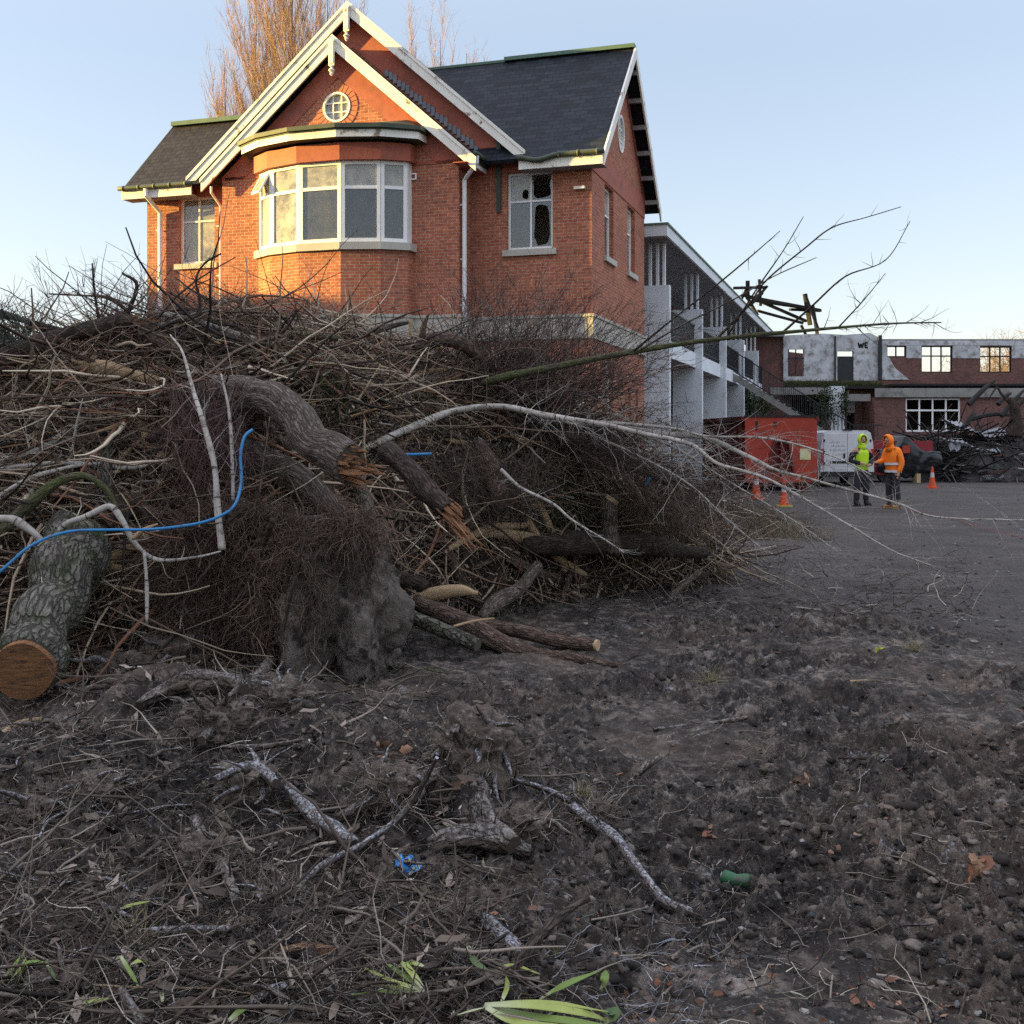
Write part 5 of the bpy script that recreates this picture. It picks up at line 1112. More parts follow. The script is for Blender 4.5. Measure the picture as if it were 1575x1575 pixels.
def rootfuzz(name, cx, cy, rpx, n, L, r, cols, parent, zs=1, dy=-.05, curl=.4, droop=.12):
    P = []
    for _ in range(n):
        a = RNG.uniform(0, 6.283); q = math.sqrt(RNG.uniform(0, 1)) * rpx; px, py = cx + q * math.cos(a), cy + q * math.sin(a) * zs
        Y = min(hitg(px, py) or 8.3, 8.35) + dy + RNG.uniform(-.15, .1); P.append(list(at(px, py, Y)))
    P = np.array(P); D = unit(n); D[:, 1] -= .5; D[:, 2] -= .4; V, F, idx, _ = strands(P, D, RNG.uniform(*L, n), np.full(n, r), 6, curl, droop)
    return V, F, palette(n, cols, [1] * len(cols))[idx]
RC = [(.085, .05, .038), (.13, .085, .06), (.055, .036, .028), (.19, .14, .10)]
V, F, T3 = rootfuzz('x', 350, 880, 115, 6500, (.10, .5), .0026, RC, rb_, 1.0)
V2, F2, T4 = rootfuzz('x', 420, 830, 60, 1500, (.1, .4), .0022, RC, rb_); V4, F4, T6 = rootfuzz('x', 440, 925, 62, 1300, (.08, .35), .0026, RC, rb_, 1.7, -.36); V5, F5, T7 = rootfuzz('x', 540, 815, 55, 700, (.08, .4), .0026, RC, rb_, .6, -.30)
V3, F3, T5 = rootfuzz('x', 510, 900, 95, 420, (.08, .32), .0024, RC[:3], rb_, 1.5, -.33)
mesh_np('roots', np.concatenate([V, V2, V3, V4, V5]) - np.array(rb_.location), np.concatenate([F, F2 + len(V), F3 + len(V) + len(V2), F4 + len(V) + len(V2) + len(V3), F5 + len(V) + len(V2) + len(V3) + len(V4)]), M['twig'], np.concatenate([T3, T4, T5, T6, T7]), parent=rb_)
b = MB()
for i, (pts, r) in enumerate([([(420, 800), (400, 850), (380, 900), (350, 940)], 5), ([(470, 820), (455, 880), (440, 950), (430, 1010)], 4), ([(540, 830), (560, 880), (575, 930)], 3), ([(330, 860), (300, 900), (255, 930)], 4), ([(480, 900), (500, 960), (495, 1030)], 3), ([(280, 930), (300, 960), (312, 990)], 3), ([(380, 780), (330, 820), (300, 870)], 4), ([(265, 935), (290, 945), (345, 930)], 2.4)]):
    P = [at(p[0], p[1], 7.72 if p[0] > 400 else 7.95) for p in pts]; b.tube(P, [r / FPX * 7.8 * (1 - .6 * k / (len(P) - 1)) for k in range(len(P))], 8, .2, i, sub=5)
b.v = [(x - rb_.location.x, y - rb_.location.y, z - rb_.location.z) for x, y, z in b.v]; b.build('roots', B['dark'], rb_, smooth=True)
# blue water pipes
M['blue'] = simple('blue_plastic', (.015, .15, .36), (.02, .20, .44), 9, .5, .001, spec=.4, extra=((.06, .055, .05), 9, .54, .68))
def pipe(lab, pts, rpx, Ys):
    P = [at(p[0], p[1], y) for p, y in zip(pts, Ys)]; b = MB(); b.tube(P, [rpx / FPX * y for y in Ys], 12, sub=10)
    tag(b.build('water_pipe', M['blue'], None, P[0], smooth=True), lab, 'pipe')
pipe('long bright blue plastic pipe snaking across the left face of the heap', [(-40, 915), (5, 875), (50, 838), (105, 818), (170, 815), (235, 814), (300, 806), (340, 793), (362, 775), (371, 740), (370, 700), (376, 672), (388, 661)], 2.3, [7.3, 7.35, 7.45, 7.55, 7.65, 7.7, 7.75, 7.8, 7.85, 7.95, 8.0, 8.05, 8.1])
pipe('short straight blue pipe scrap in the middle of the heap', [(586, 695), (625, 699), (664, 698)], 2.2, [9.3, 9.3, 9.3])
pipe('tiny blue pipe end sticking out of the right shoulder', [(993, 747), (1000, 735)], 1.8, [11.6, 11.6])
# ================================================================== FOREGROUND
def gp(px, py, lift=0.0):
    y = gy(py)
    for _ in range(8): y = (CH - float(terr((px - CX) / FPX * y, y)) - lift) * FPX / (py - HY)
    return at(px, py, y)
def gbranch(name, label, cat, pts, rpx, bark, lift=None, **k):
    rpx = [r * .78 for r in rpx] if hasattr(rpx, '__len__') else rpx * .78; Y = []
    for i, p in enumerate(pts):
        r = (rpx[i] if hasattr(rpx, '__len__') else rpx); l = (lift[i] if hasattr(lift, '__len__') else (lift or 0)); q = gp(p[0], p[1], r / FPX * gy(p[1]) * .6 + l); Y.append(q.y)
    return branch(name, label, cat, pts, rpx, bark, Ys=Y, **k)
# clods of soil and stones: nobody could count them
def ico():
    bm = bmesh.new(); bmesh.ops.create_icosphere(bm, subdivisions=2, radius=1); v = np.array([list(x.co) for x in bm.verts]); f = np.array([[q.index for q in p.verts] for p in bm.faces]); bm.free(); return v, f
iv, if_ = ico(); bases = [iv * (1 + .55 * fbm(iv[:, 0] * 1.9 + s * 9, iv[:, 1] * 1.9, iv[:, 2] * 1.9, 2, s) - .45 * billow(iv[:, 0] * 2.6 + s, iv[:, 1] * 2.6, iv[:, 2] * 2.6, 2, s) + .3 * noise(iv[:, 0] * 5.1 + s, iv[:, 1] * 5.1, iv[:, 2] * 5.1, s + 20))[:, None] for s in range(8)]
def groundpts(n, px0=-100, px1=1680, py0=900, py1=1640, pw=1.0, rough=True):
    px = RNG.uniform(px0, px1, n * 3); py = py0 + (py1 - py0) * RNG.uniform(0, 1, n * 3) ** pw; y = gy(py); x = (px - CX) / FPX * y
    if rough: k = RNG.uniform(0, 1, n * 3) < roughmask(x, y); x, y = x[k][:n], y[k][:n]
    return np.stack([x[:n], y[:n], terr(x[:n], y[:n])], 1)
def scatter(name, P, size, mat, label, cat, cols=None, wts=None, flat=.7, skew=2.2):
    n = len(P); s = size[0] + (size[1] - size[0]) * RNG.uniform(0, 1, n) ** skew; Vs = []; Fs = []; Ts = []; o = 0; bi = RNG.integers(0, 8, n); an = RNG.uniform(0, 6.283, n)
    for k in range(8):
        m = np.where(bi == k)[0]; B_ = bases[k]; nv = len(B_); sc = s[m][:, None] * RNG.uniform(.65, 1.25, (len(m), 3)); sc[:, 2] *= flat
        v = B_[None] * sc[:, None, :]; c, q = np.cos(an[m])[:, None], np.sin(an[m])[:, None]; v = np.stack([v[..., 0] * c - v[..., 1] * q, v[..., 0] * q + v[..., 1] * c, v[..., 2]], -1) + P[m][:, None, :]
        Vs.append(v.reshape(-1, 3)); Fs.append((if_[None] + (np.arange(len(m)) * nv)[:, None, None] + o).reshape(-1, 3)); o += len(m) * nv
        if cols is not None: Ts.append(np.repeat(palette(len(m), cols, wts), nv, 0))
    return tag(mesh_np(name, np.concatenate(Vs), np.concatenate(Fs), mat, np.concatenate(Ts) if cols is not None else None), label, cat, None, 'stuff')
M['clod'] = simple('clod', (.75, .75, .75), (1, 1, 1), 20, .95, .006, 60, tint=True)
P = groundpts(17000, pw=.8); cl = noise(P[:, 0] * 1.1, P[:, 1] * 1.4, 0, 55); P = P[cl > -.05 + RNG.uniform(-.35, .35, len(cl))]; P[:, 2] -= .002
scatter('soil_clods', P, (.004, .030), M['clod'], 'crumbly dark soil clods and grit strewn over the churned ground', 'soil', [(.035, .029, .025), (.075, .061, .051), (.17, .14, .118), (.018, .016, .015)], (4, 3, 1.5, 3), skew=3.2)
P = groundpts(1500, pw=.9); scatter('pebbles', P, (.004, .016), M['clod'], 'small grey pebbles lying on the churned ground', 'pebbles', [(.12, .12, .12), (.26, .25, .23), (.06, .065, .07)], (3, 1, 3))
P = groundpts(150, 1150, 1600, 1080, 1450); scatter('soil_clods', P, (.015, .045), M['clod'], 'larger brown clods heaped beside the wheel ruts at the right', 'soil', [(.13, .10, .08), (.05, .04, .034)], (1, 1))
# fine root fibres, twigs, straw and leaves on the ground
def gfib(name, label, n, Lr, Rr, cols, wts, px=( -100, 1680), py=(900, 1640), pw=.8, curl=.3, lift=(0, .03), rough=True, up=.15, cl=None):
    P = groundpts(n, *px, *py, pw, rough); 
    if cl is not None: P = P[noise(P[:, 0] * 1.3, P[:, 1] * 1.3, 0, cl) > RNG.uniform(-.6, .5, len(P))]
    n = len(P); P[:, 2] += RNG.uniform(*lift, n); D = unit(n); D[:, 2] *= up
    V, F, idx, _ = strands(P, D, RNG.uniform(*Lr, n), np.exp(RNG.uniform(math.log(Rr[0]), math.log(Rr[1]), n)), 5, curl, .02)
    g = terr(V[:, 0], V[:, 1]); V[:, 2] = np.maximum(V[:, 2], g - .004)
    return tag(mesh_np(name, V, F, M['twig'], palette(n, cols, wts)[idx]), label, 'litter', None, 'stuff')
GB = [(.055, .040, .031), (.11, .086, .066), (.24, .195, .155), (.020, .016, .014), (.50, .45, .37)]
gfib('ground_twigs', 'loose brown twigs littering the churned soil', 5000, (.04, .28), (.0010, .0035), GB, (4, 4, 2, 3, 1), cl=91)
gfib('ground_twigs', 'thick carpet of twigs and fibres in front of the heap at left', 6500, (.04, .30), (.0008, .0035), GB, (4, 4, 2, 3, .8), px=(-100, 720), py=(1030, 1640), lift=(0, .05), up=.22)
gfib('root_tangle', 'thicker broken roots and sticks tangled over the left foreground', 760, (.10, .55), (.0035, .012), [(.08, .060, .047), (.15, .118, .092), (.25, .21, .17), (.03, .024, .02)], (3, 3, 2, 2), px=(-100, 760), py=(1030, 1640), lift=(0, .06), up=.2, curl=.14)
gfib('root_tangle', 'scattered short roots and sticks on the right hand churned soil', 160, (.06, .35), (.003, .008), [(.08, .060, .047), (.15, .118, .092), (.25, .21, .17), (.03, .024, .02)], (3, 3, 2, 2), px=(700, 1650), py=(960, 1640), lift=(0, .02), up=.2, curl=.14)
P = groundpts(1500, -100, 760, 1040, 1640); P[:, 2] += RNG.uniform(0, .05, len(P)); leaves('bark_pieces', P, (.02, .07), [(.08, .058, .045), (.15, .118, .09), (.27, .22, .18), (.03, .024, .02)], (3, 3, 2, 2), 'torn bark pieces and slivers over the left foreground', 'bark', up=.5, asp=.28)
gfib('straw_bits', 'pale straw bits strewn on the churned soil', 3000, (.02, .12), (.0006, .0015), [(.34, .28, .19), (.24, .19, .12)], (1, 1), cl=95)
gfib('frosted_twigs', 'frosted grey twigs spread in the lower left and middle', 2600, (.03, .16), (.0008, .0026), [(.24, .245, .26), (.15, .15, .16), (.38, .40, .44)], (3, 3, 1), px=(-60, 1120), py=(1180, 1640), up=.2, curl=.16, cl=97)
gfib('ground_twigs', 'brown twig litter on the yard margin beyond the churned soil', 1100, (.1, .6), (.002, .006), GB, (4, 4, 2, 3, 1), px=(900, 1500), py=(850, 960), rough=False)
P = groundpts(1100, pw=.8); P = P[noise(P[:, 0] * 1.5, P[:, 1] * 1.5, 0, 120) > .05]; P[:, 2] += .006
LC = [(.24, .10, .055), (.19, .09, .055), (.33, .19, .12), (.12, .07, .045)]
leaves('leaf_litter', P, (.006, .026), LC, (3, 3, 1.5, 3), 'brown fallen leaf scraps scattered over the churned ground', 'leaves', up=.5, asp=.6)
P = groundpts(2500, -100, 800, 1050, 1640); P[:, 2] += RNG.uniform(0, .04, len(P)); leaves('wood_chips', P, (.006, .022), GB, (3, 3, 2, 2, 1), 'dark bark chips and crumbs below the heap', 'chips', up=.6, asp=.35)
# frost crystals on low litter: pale specks
# distinct leaf clumps
def leafclump(lab, px, py, n, s, cols=LC):
    c = gp(px, py, .02); P = np.array([[c.x + RNG.normal(0, s * .5), c.y + RNG.normal(0, s * .45), c.z + RNG.uniform(0, s)] for _ in range(n)])
    a = unit(n); bb = np.cross(a, unit(n)); bb /= np.linalg.norm(bb, axis=1, keepdims=True); a[:, 2] *= .7; cc_ = np.cross(a, bb); s *= .62; sz = RNG.uniform(.5, 1.3, n)[:, None] * s
    # a lobed, curled leaf of eight points
    pr = [(-1, 0, .3), (-.3, .55, .5), (.1, .42, .3), (.45, .6, .6), (1.0, 0, .45), (.45, -.5, .2), (.1, -.42, .1), (-.3, -.45, .25)]
    V = np.stack([P + (a * p[0] + bb * p[1] + cc_ * p[2]) * sz for p in pr] + [P], 1).reshape(-1, 3); F = np.array([[9 * i + 8, 9 * i + k, 9 * i + (k + 1) % 8] for i in range(n) for k in range(8)])
    V -= np.array(c); o = mesh_np('leaf_clump', V, F, M['twig'], palette(n, cols, [1] * len(cols))[np.repeat(np.arange(n), 9)]); o.location = c; tag(o, lab, 'leaves', 'fallen leaf clumps on the ground')
for a in [('orange brown leaf cluster on top of the small forked stick', 1232, 1212, 9, .05), ('rusty leaf scrap on bare mud beside the green can', 1175, 1310, 2, .035), ('curled tan leaf on bare mud right of the rusty scrap', 1280, 1318, 3, .035), ('large flattened rusty leaf heap near the right edge', 1505, 1345, 8, .06),
    ('pinkish curled leaves beyond the frosted root', 1090, 1283, 4, .035), ('brown leaf resting among twigs under the frosted log', 268, 1358, 2, .038), ('rusty leaves on the soil right of the log group', 910, 1105, 4, .05), ('orange leaf scraps left of the bare mud hollow', 830, 1082, 3, .04),
    ('tan leaf with yellow edge beside the frosted timber', 705, 1215, 2, .05), ('dull red leaf lying flat in the lower middle', 1145, 1497, 2, .03), ('lone brown leaf low at the right of the flax', 1030, 1522, 2, .03), ('bright yellow green leaves at the far edge of the churned soil', 1352, 1000, 5, .045),
    ('red brown bark leaf near the left root mound', 600, 1160, 5, .06), ('rusty leaves under the wheel rut bank', 1390, 1190, 5, .035)]:
    leafclump(*a, **({'cols': [(.30, .34, .03), (.40, .38, .04)]} if 'yellow green' in a[0] else {}))
# roots, sticks and stumps, each a thing
root = lambda lab, *a, **k: gbranch('root', lab, 'root', *a, **k)
stk = lambda lab, *a, **k: gbranch('stick', lab, 'stick', *a, **k)
stk('long smooth grey stick rising from lower left to the middle', [(395, 1400), (440, 1378), (500, 1330), (560, 1296), (610, 1262), (645, 1215), (672, 1165)], [4, 8, 9, 10, 9, 8, 5], B['frost'], lift=[.01, .02, .05, .08, .11, .16, .2], seed=200, rough=.1)
stk('thick frosted grey pole lying level across the lower left', [(60, 1452), (150, 1442), (250, 1432), (350, 1432), (450, 1440), (510, 1445), (536, 1430)], [9, 11, 12, 12, 10, 8, 4], B['frost'], lift=.03, seed=201, rough=.12, twigs=6, tl=(.03, .12))
stk('dark barked curved stick standing out of the soil at bottom middle', [(785, 1520), (800, 1480), (830, 1440), (868, 1405), (905, 1382)], [11, 13, 12, 10, 8], B['dark'], lift=[0, .05, .07, .08, .07], seed=202, rough=.25, ridge=.1)
root('frosted flattened root with pale curled tip left of the green can', [(880, 1240), (930, 1278), (960, 1302), (985, 1345), (1020, 1385), (1068, 1404)], [14, 17, 13, 14, 14, 9], B['frost'], lift=.05, seed=203, rough=.35, ridge=.2, sides=18, sub=9, twigs=16, tl=(.04, .2))
root('frosted broken root chunk pointing down right towards the grey stick', [(440, 1210), (470, 1240), (510, 1275), (545, 1302)], [12, 20, 23, 17], B['frost'], lift=.05, seed=204, rough=.3, ridge=.15, sides=20, sub=9)
root('muddy frosted root crossing the left mound', [(330, 1200), (370, 1182), (400, 1185), (425, 1205)], [10, 17, 18, 12], B['frost'], lift=.10, seed=205, rough=.4, sides=18, sub=9)
root('dirty forked root limb sloping over the middle left mound', [(520, 1260), (570, 1235), (640, 1205), (700, 1180), (745, 1170)], [12, 20, 22, 20, 14], B['rot'], lift=.06, seed=206, rough=.3, ridge=.15, sides=22, sub=9, twigs=20, tl=(.05, .25))
root('upright muddy root knuckle in the middle of the foreground', [(700, 1120), (715, 1160), (730, 1210), (745, 1262), (790, 1300)], [12, 20, 26, 34, 22], B['rot'], lift=[.25, .2, .14, .06, .02], seed=207, rough=.4, ridge=.2, sides=26, sub=10, twigs=26, tl=(.05, .3))
root('wide earth caked root foot right of the upright knuckle', [(660, 1300), (700, 1290), (760, 1290), (815, 1310)], [16, 28, 32, 16], B['rot'], lift=.02, seed=208, rough=.45, ridge=.2, sides=24, sub=10)
root('rotten grey root hump at the top of the left mound', [(215, 1085), (260, 1060), (320, 1045), (375, 1060)], [12, 24, 26, 14], B['rot'], lift=.06, seed=209, rough=.5, ridge=.25, sides=22, sub=10, twigs=36, tl=(.08, .35))
root('brown root arm descending from the left mound', [(420, 1000), (390, 1060), (350, 1105), (310, 1140)], [10, 17, 19, 12], B['rot'], lift=.08, seed=210, rough=.35, ridge=.2, sides=20, sub=9, twigs=24, tl=(.08, .35))
root('short pale root stub pointing down in the lower left tangle', [(300, 1260), (325, 1310), (350, 1345), (365, 1390)], [14, 18, 13, 12], B['rot'], lift=.04, seed=211, rough=.4, sides=18, sub=9, twigs=22, tl=(.05, .25))
root('torn grey wood slab leaning in the lower left tangle', [(330, 1345), (352, 1318), (380, 1288)], [8, 12, 5], B['grey'], lift=.08, seed=212, rough=.3, sides=10)
root('pale knobbly frosted lump near the bottom left of the flax', [(385, 1548), (415, 1530), (440, 1515)], [10, 16, 12], B['frost'], lift=.02, seed=213, rough=.4, sides=16)
root('pink grey root upright at the very bottom left', [(225, 1580), (200, 1545), (185, 1520)], [20, 14, 10], B['rot'], lift=.02, seed=214, rough=.3)
gbranch('split_log', 'short split log with orange inner wood at the lower left', 'log', [(430, 1466), (470, 1462), (540, 1468)], [14, 19, 14], SP, lift=.01, seed=215, rough=.25, sides=14, ridge=.15)
gbranch('bark_slab', 'frosted pinkish slab of bark in front of the dark curved stick', 'bark', [(725, 1405), (755, 1425), (785, 1450), (800, 1470)], [9, 24, 24, 12], B['frost'], lift=.0, seed=216, rough=.5, sides=18, sub=8)
root('dark broken stub sticking up from the mud right of middle', [(978, 1196), (995, 1178), (1015, 1162)], [9, 12, 8], B['rot'], lift=[0, .03, .08], seed=217, rough=.3, sides=12)
root('frosted white root arching at the upper centre of the churned soil', [(780, 1195), (840, 1215), (880, 1232)], [5, 8, 9], B['frost'], lift=.05, seed=218, rough=.4, twigs=30, tl=(.05, .25))
stk('dark stick lying level on the mud right of centre', [(1290, 1166), (1350, 1168), (1420, 1180), (1470, 1184)], [3.5, 4, 3.5, 2.5], B['dark'], lift=.01, seed=219)
stk('short grey stick crossing above the level dark stick', [(1318, 1200), (1345, 1178), (1370, 1160)], [3, 3.4, 2], B['frost'], lift=.03, seed=220)
stk('small forked stick under the orange leaf cluster', [(1234, 1225), (1240, 1245), (1255, 1262), (1240, 1280)], [5, 5, 4, 2], B['grey'], lift=.02, seed=221, twigs=3, tl=(.04, .1))
stk('pale curved root lying at the lower right', [(1385, 1424), (1420, 1422), (1460, 1418), (1498, 1412)], [3, 3, 2.6, 2], B['rot'], lift=.01, seed=222, twigs=3, tl=(.03, .1))
stk('reddish stem with forks at the bottom right corner', [(1470, 1580), (1480, 1550), (1487, 1515)], [3, 3.4, 2], B['reddish'], lift=[.0, .03, .06], seed=223, twigs=6, tl=(.06, .2))
stk('straight dark log sunk in the soil right of the log group', [(1005, 1122), (1060, 1118), (1130, 1108), (1150, 1104)], [5, 8, 7, 4], B['rot'], lift=.0, seed=224, rough=.25)
stk('thin dark twig arcing on the left foreground', [(0, 1340), (60, 1355), (140, 1358), (215, 1365)], [3, 3, 3, 2], B['frost'], lift=.04, seed=225, twigs=8, tl=(.05, .2))
stk('crooked twig rising to a reddish tip at left', [(60, 1290), (75, 1262), (110, 1245), (128, 1235)], [3, 4, 4, 2.6], B['frost'], lift=.05, seed=226, twigs=5, tl=(.05, .15))
stk('long dark wiry twig crossing the left foreground', [(120, 1330), (170, 1262), (240, 1200), (310, 1165)], [2.4, 3, 3, 2.2], B['dark'], lift=.1, seed=227, twigs=8, tl=(.05, .2))
stk('dark sloping stick at the far left under the sawn trunk', [(30, 1180), (42, 1130), (50, 1090)], [5, 5, 3], B['dark'], lift=[0, .06, .12], seed=228)
stk('pale broken stick at the left edge under the sawn trunk', [(0, 1130), (30, 1112), (65, 1105)], [6, 8, 5], M['splitpale'], lift=.04, seed=229, rough=.3)
stk('bare curved twig below the split log', [(150, 1515), (240, 1520), (320, 1520), (385, 1528)], [2, 2.2, 2, 1.2], M['splitpale'], lift=.04, seed=230)
stk('dark stick at the very bottom under the flax bundle', [(825, 1580), (850, 1562), (862, 1552)], [3, 3, 2], B['dark'], lift=.08, seed=231)
stk('pale stick just beyond the log group', [(698, 963), (730, 955), (760, 951)], [3, 3, 2], M['splitpale'], lift=.32, seed=232)
stk('yellowish stick lying between root ball and log group', [(600, 1026), (650, 1030), (715, 1040)], [4, 4, 3], B['moss'], lift=.02, seed=233)
stk('tan stick on the soil near the yard margin', [(1150, 995), (1180, 1004), (1222, 1003)], [4, 3.6, 2], B['reddish'], lift=.01, seed=234)
stk('frosted white stick on the yard margin', [(1208, 932), (1235, 936), (1262, 938)], [3, 3, 2], B['birch'], lift=.01, seed=235)
stk('split orange lath on the soil at right', [(1297, 1050), (1315, 1048), (1335, 1046)], [3.4, 3.4, 2.6], SPP, lift=.01, seed=236)
LMK = [('the upright muddy root knuckle', 730, 1210), ('the frosted broken root chunk', 500, 1262), ('the long smooth grey stick', 560, 1300), ('the split orange log', 485, 1465), ('the level frosted pole', 250, 1432), ('the grey root hump', 290, 1055), ('the brown root arm', 370, 1090), ('the blue packet', 629, 1338), ('the frosted bark slab', 762, 1440),
    ('the pale broken stick at the left edge', 30, 1112), ('the torn grey wood slab', 350, 1318), ('the flax fan', 600, 1510), ('the bent flax blades', 60, 1490), ('the thin arcing twig', 140, 1358), ('the crooked red tipped twig', 100, 1245), ('the long wiry twig', 230, 1215), ('the root crossing the left mound', 380, 1185), ('the bottom edge root', 195, 1550)]; SEENL = set()
for i in range(46):      # more roots and sticks of the left foreground tangle
    x0 = random.uniform(-20, 700); y0 = random.uniform(1060, 1570); a = random.uniform(-.9, .9) + (math.pi if random.random() < .5 else 0); L = random.uniform(50, 150) * (y0 / 1300); r = random.uniform(2.5, 9)
    pts = [(x0 + L * t * math.cos(a) + random.gauss(0, 5), y0 + L * t * math.sin(a) * .5 + random.gauss(0, 5)) for t in (0, .33, .66, 1)]
    wh = ['dark', 'frosted', 'muddy', 'grey'][i % 4]; lk = min(LMK, key=lambda q: math.hypot(q[1] - x0, (q[2] - y0) * 1.5)); dx_, dy_ = x0 - lk[1], y0 - lk[2]
    side = ('right of' if dx_ > 0 else 'left of') if abs(dx_) > abs(dy_) * 1.3 else ('in front of' if dy_ > 0 else 'behind'); lab_ = '%s %s root piece %s %s' % ('thin' if r < 5 else 'thick', wh, side, lk[0])
    for ad in ('', ', nearer', ', farthest', ', smallest', ', last'):
        if lab_ + ad not in SEENL: lab_ += ad; break
    SEENL.add(lab_)
    o, _, _ = gbranch('root_piece', lab_, 'root', pts, [r * .7, r, r * .9, r * .4], [B['dark'], B['frost'], B['rot'], B['grey']][i % 4], lift=random.uniform(.0, .07), seed=300 + i, rough=.3, sides=10, sub=5, twigs=10, tl=(.03, .22), tr=.0018, group='broken root pieces on the foreground soil')
# torn root clumps: a knuckle of wood and earth, bent roots, matted fibres
def rootclump(lab, px, py, rpx, seed, nroot=16, hz_=1.0, dirn=None):
    c = gp(px, py, 0); S = rpx / FPX * c.y; e = empty('root_clump', c, 0, lab, 'root clump'); rs = random.Random(seed)
    V, F = lump(Vector((0, 0, S * .35 * hz_)), S * .62, S * .5, S * .5 * hz_, .75, 1.9, seed); V2, F2 = lump(Vector((S * rs.uniform(-.5, .5), S * .2, S * .3)), S * .5, S * .4, S * .35, .8, 2.3, seed + 4)
    k = 1; mesh_np('core', np.concatenate([V, V2]), np.concatenate([F, F2 + len(V)]), M['rootearth'], parent=e, smooth=True)
    b = MB()
    for i in range(nroot):
        a = rs.uniform(0, 6.283); el = rs.uniform(-.2, .9) if dirn is None else dirn + rs.gauss(0, .4); d = Vector((math.cos(a) * math.cos(el), math.sin(a) * math.cos(el) * .7, math.sin(el))); p = Vector((0, 0, S * .35 * hz_)) + d * S * .3; L = S * rs.uniform(.5, 1.5); q = [p]
        for t in range(5): d = (d + Vector((rs.gauss(0, .35), rs.gauss(0, .3), rs.gauss(-.12, .3)))).normalized(); q.append(q[-1] + d * L / 5)
        r = S * rs.uniform(.03, .13); b.tube(q, [r, r * .85, r * .7, r * .5, r * .35, r * .12], 9, .3, i, sub=3, rfreq=10, ridge=.15)
    b.build('roots', B['rot'] if seed % 2 else B['frost'], e, smooth=True)
    n = 420; P = RNG.normal(0, S * .42, (n, 3)); P[:, 2] = np.abs(P[:, 2]) * .7 * hz_ + .01; V, F, idx, _ = strands(P, unit(n) * [1, 1, .8], RNG.uniform(.04, .22, n), np.full(n, .0014), 6, .35, .08); mesh_np('fibres', V, F, M['twig'], palette(n, GB, (3, 4, 3, 1, 1))[idx], parent=e)
M['rootearth'] = simple('earthy_root', (.17, .135, .108), (.06, .047, .038), 14, .95, .02, 40, extra=((.30, .27, .24), 22, .58, .70))
for i, a in enumerate([('shaggy root clump on top of the left mound behind the grey hump', 255, 1042, 60), ('broad frosted root clump below the brown root arm', 330, 1128, 62), ('upturned root clump left of the frosted broken chunk', 375, 1225, 58), ('leaning root clump in the lower left tangle', 320, 1330, 55), ('tall torn root clump standing right of the blue packet', 735, 1190, 78), ('earthy root clump at the foot of the tall torn one', 800, 1290, 58),
    ('dark root clump between the grey stick and the tall torn clump', 600, 1225, 58), ('small root clump at the left edge under the sawn trunk', 95, 1150, 50), ('muddy root clump at the far left foreground', 40, 1270, 50), ('frosted root clump beyond the frosted long root', 915, 1265, 42), ('low root clump at the foot of the clay root ball', 440, 1100, 60), ('knobbly root clump at the bottom left corner', 90, 1540, 60), ('root clump by the frosted level pole', 420, 1395, 40), ('root clump near the frosted slab of bark', 700, 1430, 40), ('wide shaggy root clump crowning the soil beside the sawn trunk', 190, 1060, 62), ('ragged root clump between the clay ball and the left mound', 360, 1035, 64), ('squat root clump behind the crooked twig', 150, 1230, 48)]):
    rootclump(*a, 600 + i, 18, 1.25 if i in (0, 4) else .9)
# flax leaves
M['flax'] = simple('flax', (.75, .8, .7), (1, 1, 1), 12, .6, .001, 60, tint=True, spec=.4)
def flax(lab, items, w=.012):
    Vs = []; Fs = []; Ts = []; o = 0; c0 = None
    for (pts, col, wd) in items:
        P = [gp(p[0], p[1], p[2] + .035) for p in pts]; P, _ = crom(P, [1] * len(P), 6); c0 = c0 or P[0].copy(); n = len(P)
        for i, p in enumerate(P):
            T = (P[min(i + 1, n - 1)] - P[max(i - 1, 0)]).normalized(); sd = T.cross(Vector((0, -.35, 1))).normalized(); t = i / (n - 1); ww = wd * min(1, 2.5 * (1 - t) + .1) * (.6 + .4 * min(1, t * 4)); up = sd.cross(T) * ww * .35
            for q in (p - sd * ww + up, p, p + sd * ww + up): Vs.append(list(q - c0))
            k = 1.0 if t > .3 else .7 + t; base = np.array(col) * (1 if t > .25 else 1) ; pale = np.array((.40, .42, .27)); cc3 = base * min(1, t * 3) + pale * max(0, 1 - t * 3); Ts += [list(cc3)] * 3
        for i in range(n - 1):
            for e in (0, 1): Fs.append([o + 3 * i + e, o + 3 * i + e + 1, o + 3 * i + 4 + e, o + 3 * i + 3 + e])
        o += 3 * n
    ob = mesh_np('flax_leaves', np.array(Vs), np.array(Fs), M['flax'], np.array(Ts)); ob.location = c0; tag(ob, lab, 'flax leaves')
    s = ob.modifiers.new('thickness', 'SOLIDIFY'); s.thickness = .0015
GRN, YG, DG_ = (.13, .19, .035), (.28, .32, .08), (.06, .10, .03)
flax('cut flax fan with pale bases between frosted pole and dark stick', [([(652, 1522, .02), (620, 1500, .05), (585, 1475, .03)], GRN, .008), ([(652, 1524, .02), (600, 1508, .05), (552, 1484, .03)], YG, .007), ([(652, 1525, .02), (600, 1518, .03), (545, 1516, .02)], YG, .006), ([(650, 1520, .03), (628, 1490, .05), (615, 1478, .05)], YG, .01), ([(648, 1524, .02), (600, 1526, .03), (540, 1530, .01)], GRN, .01), ([(652, 1486, .02), (630, 1482, .03), (612, 1488, .02)], YG, .008)])
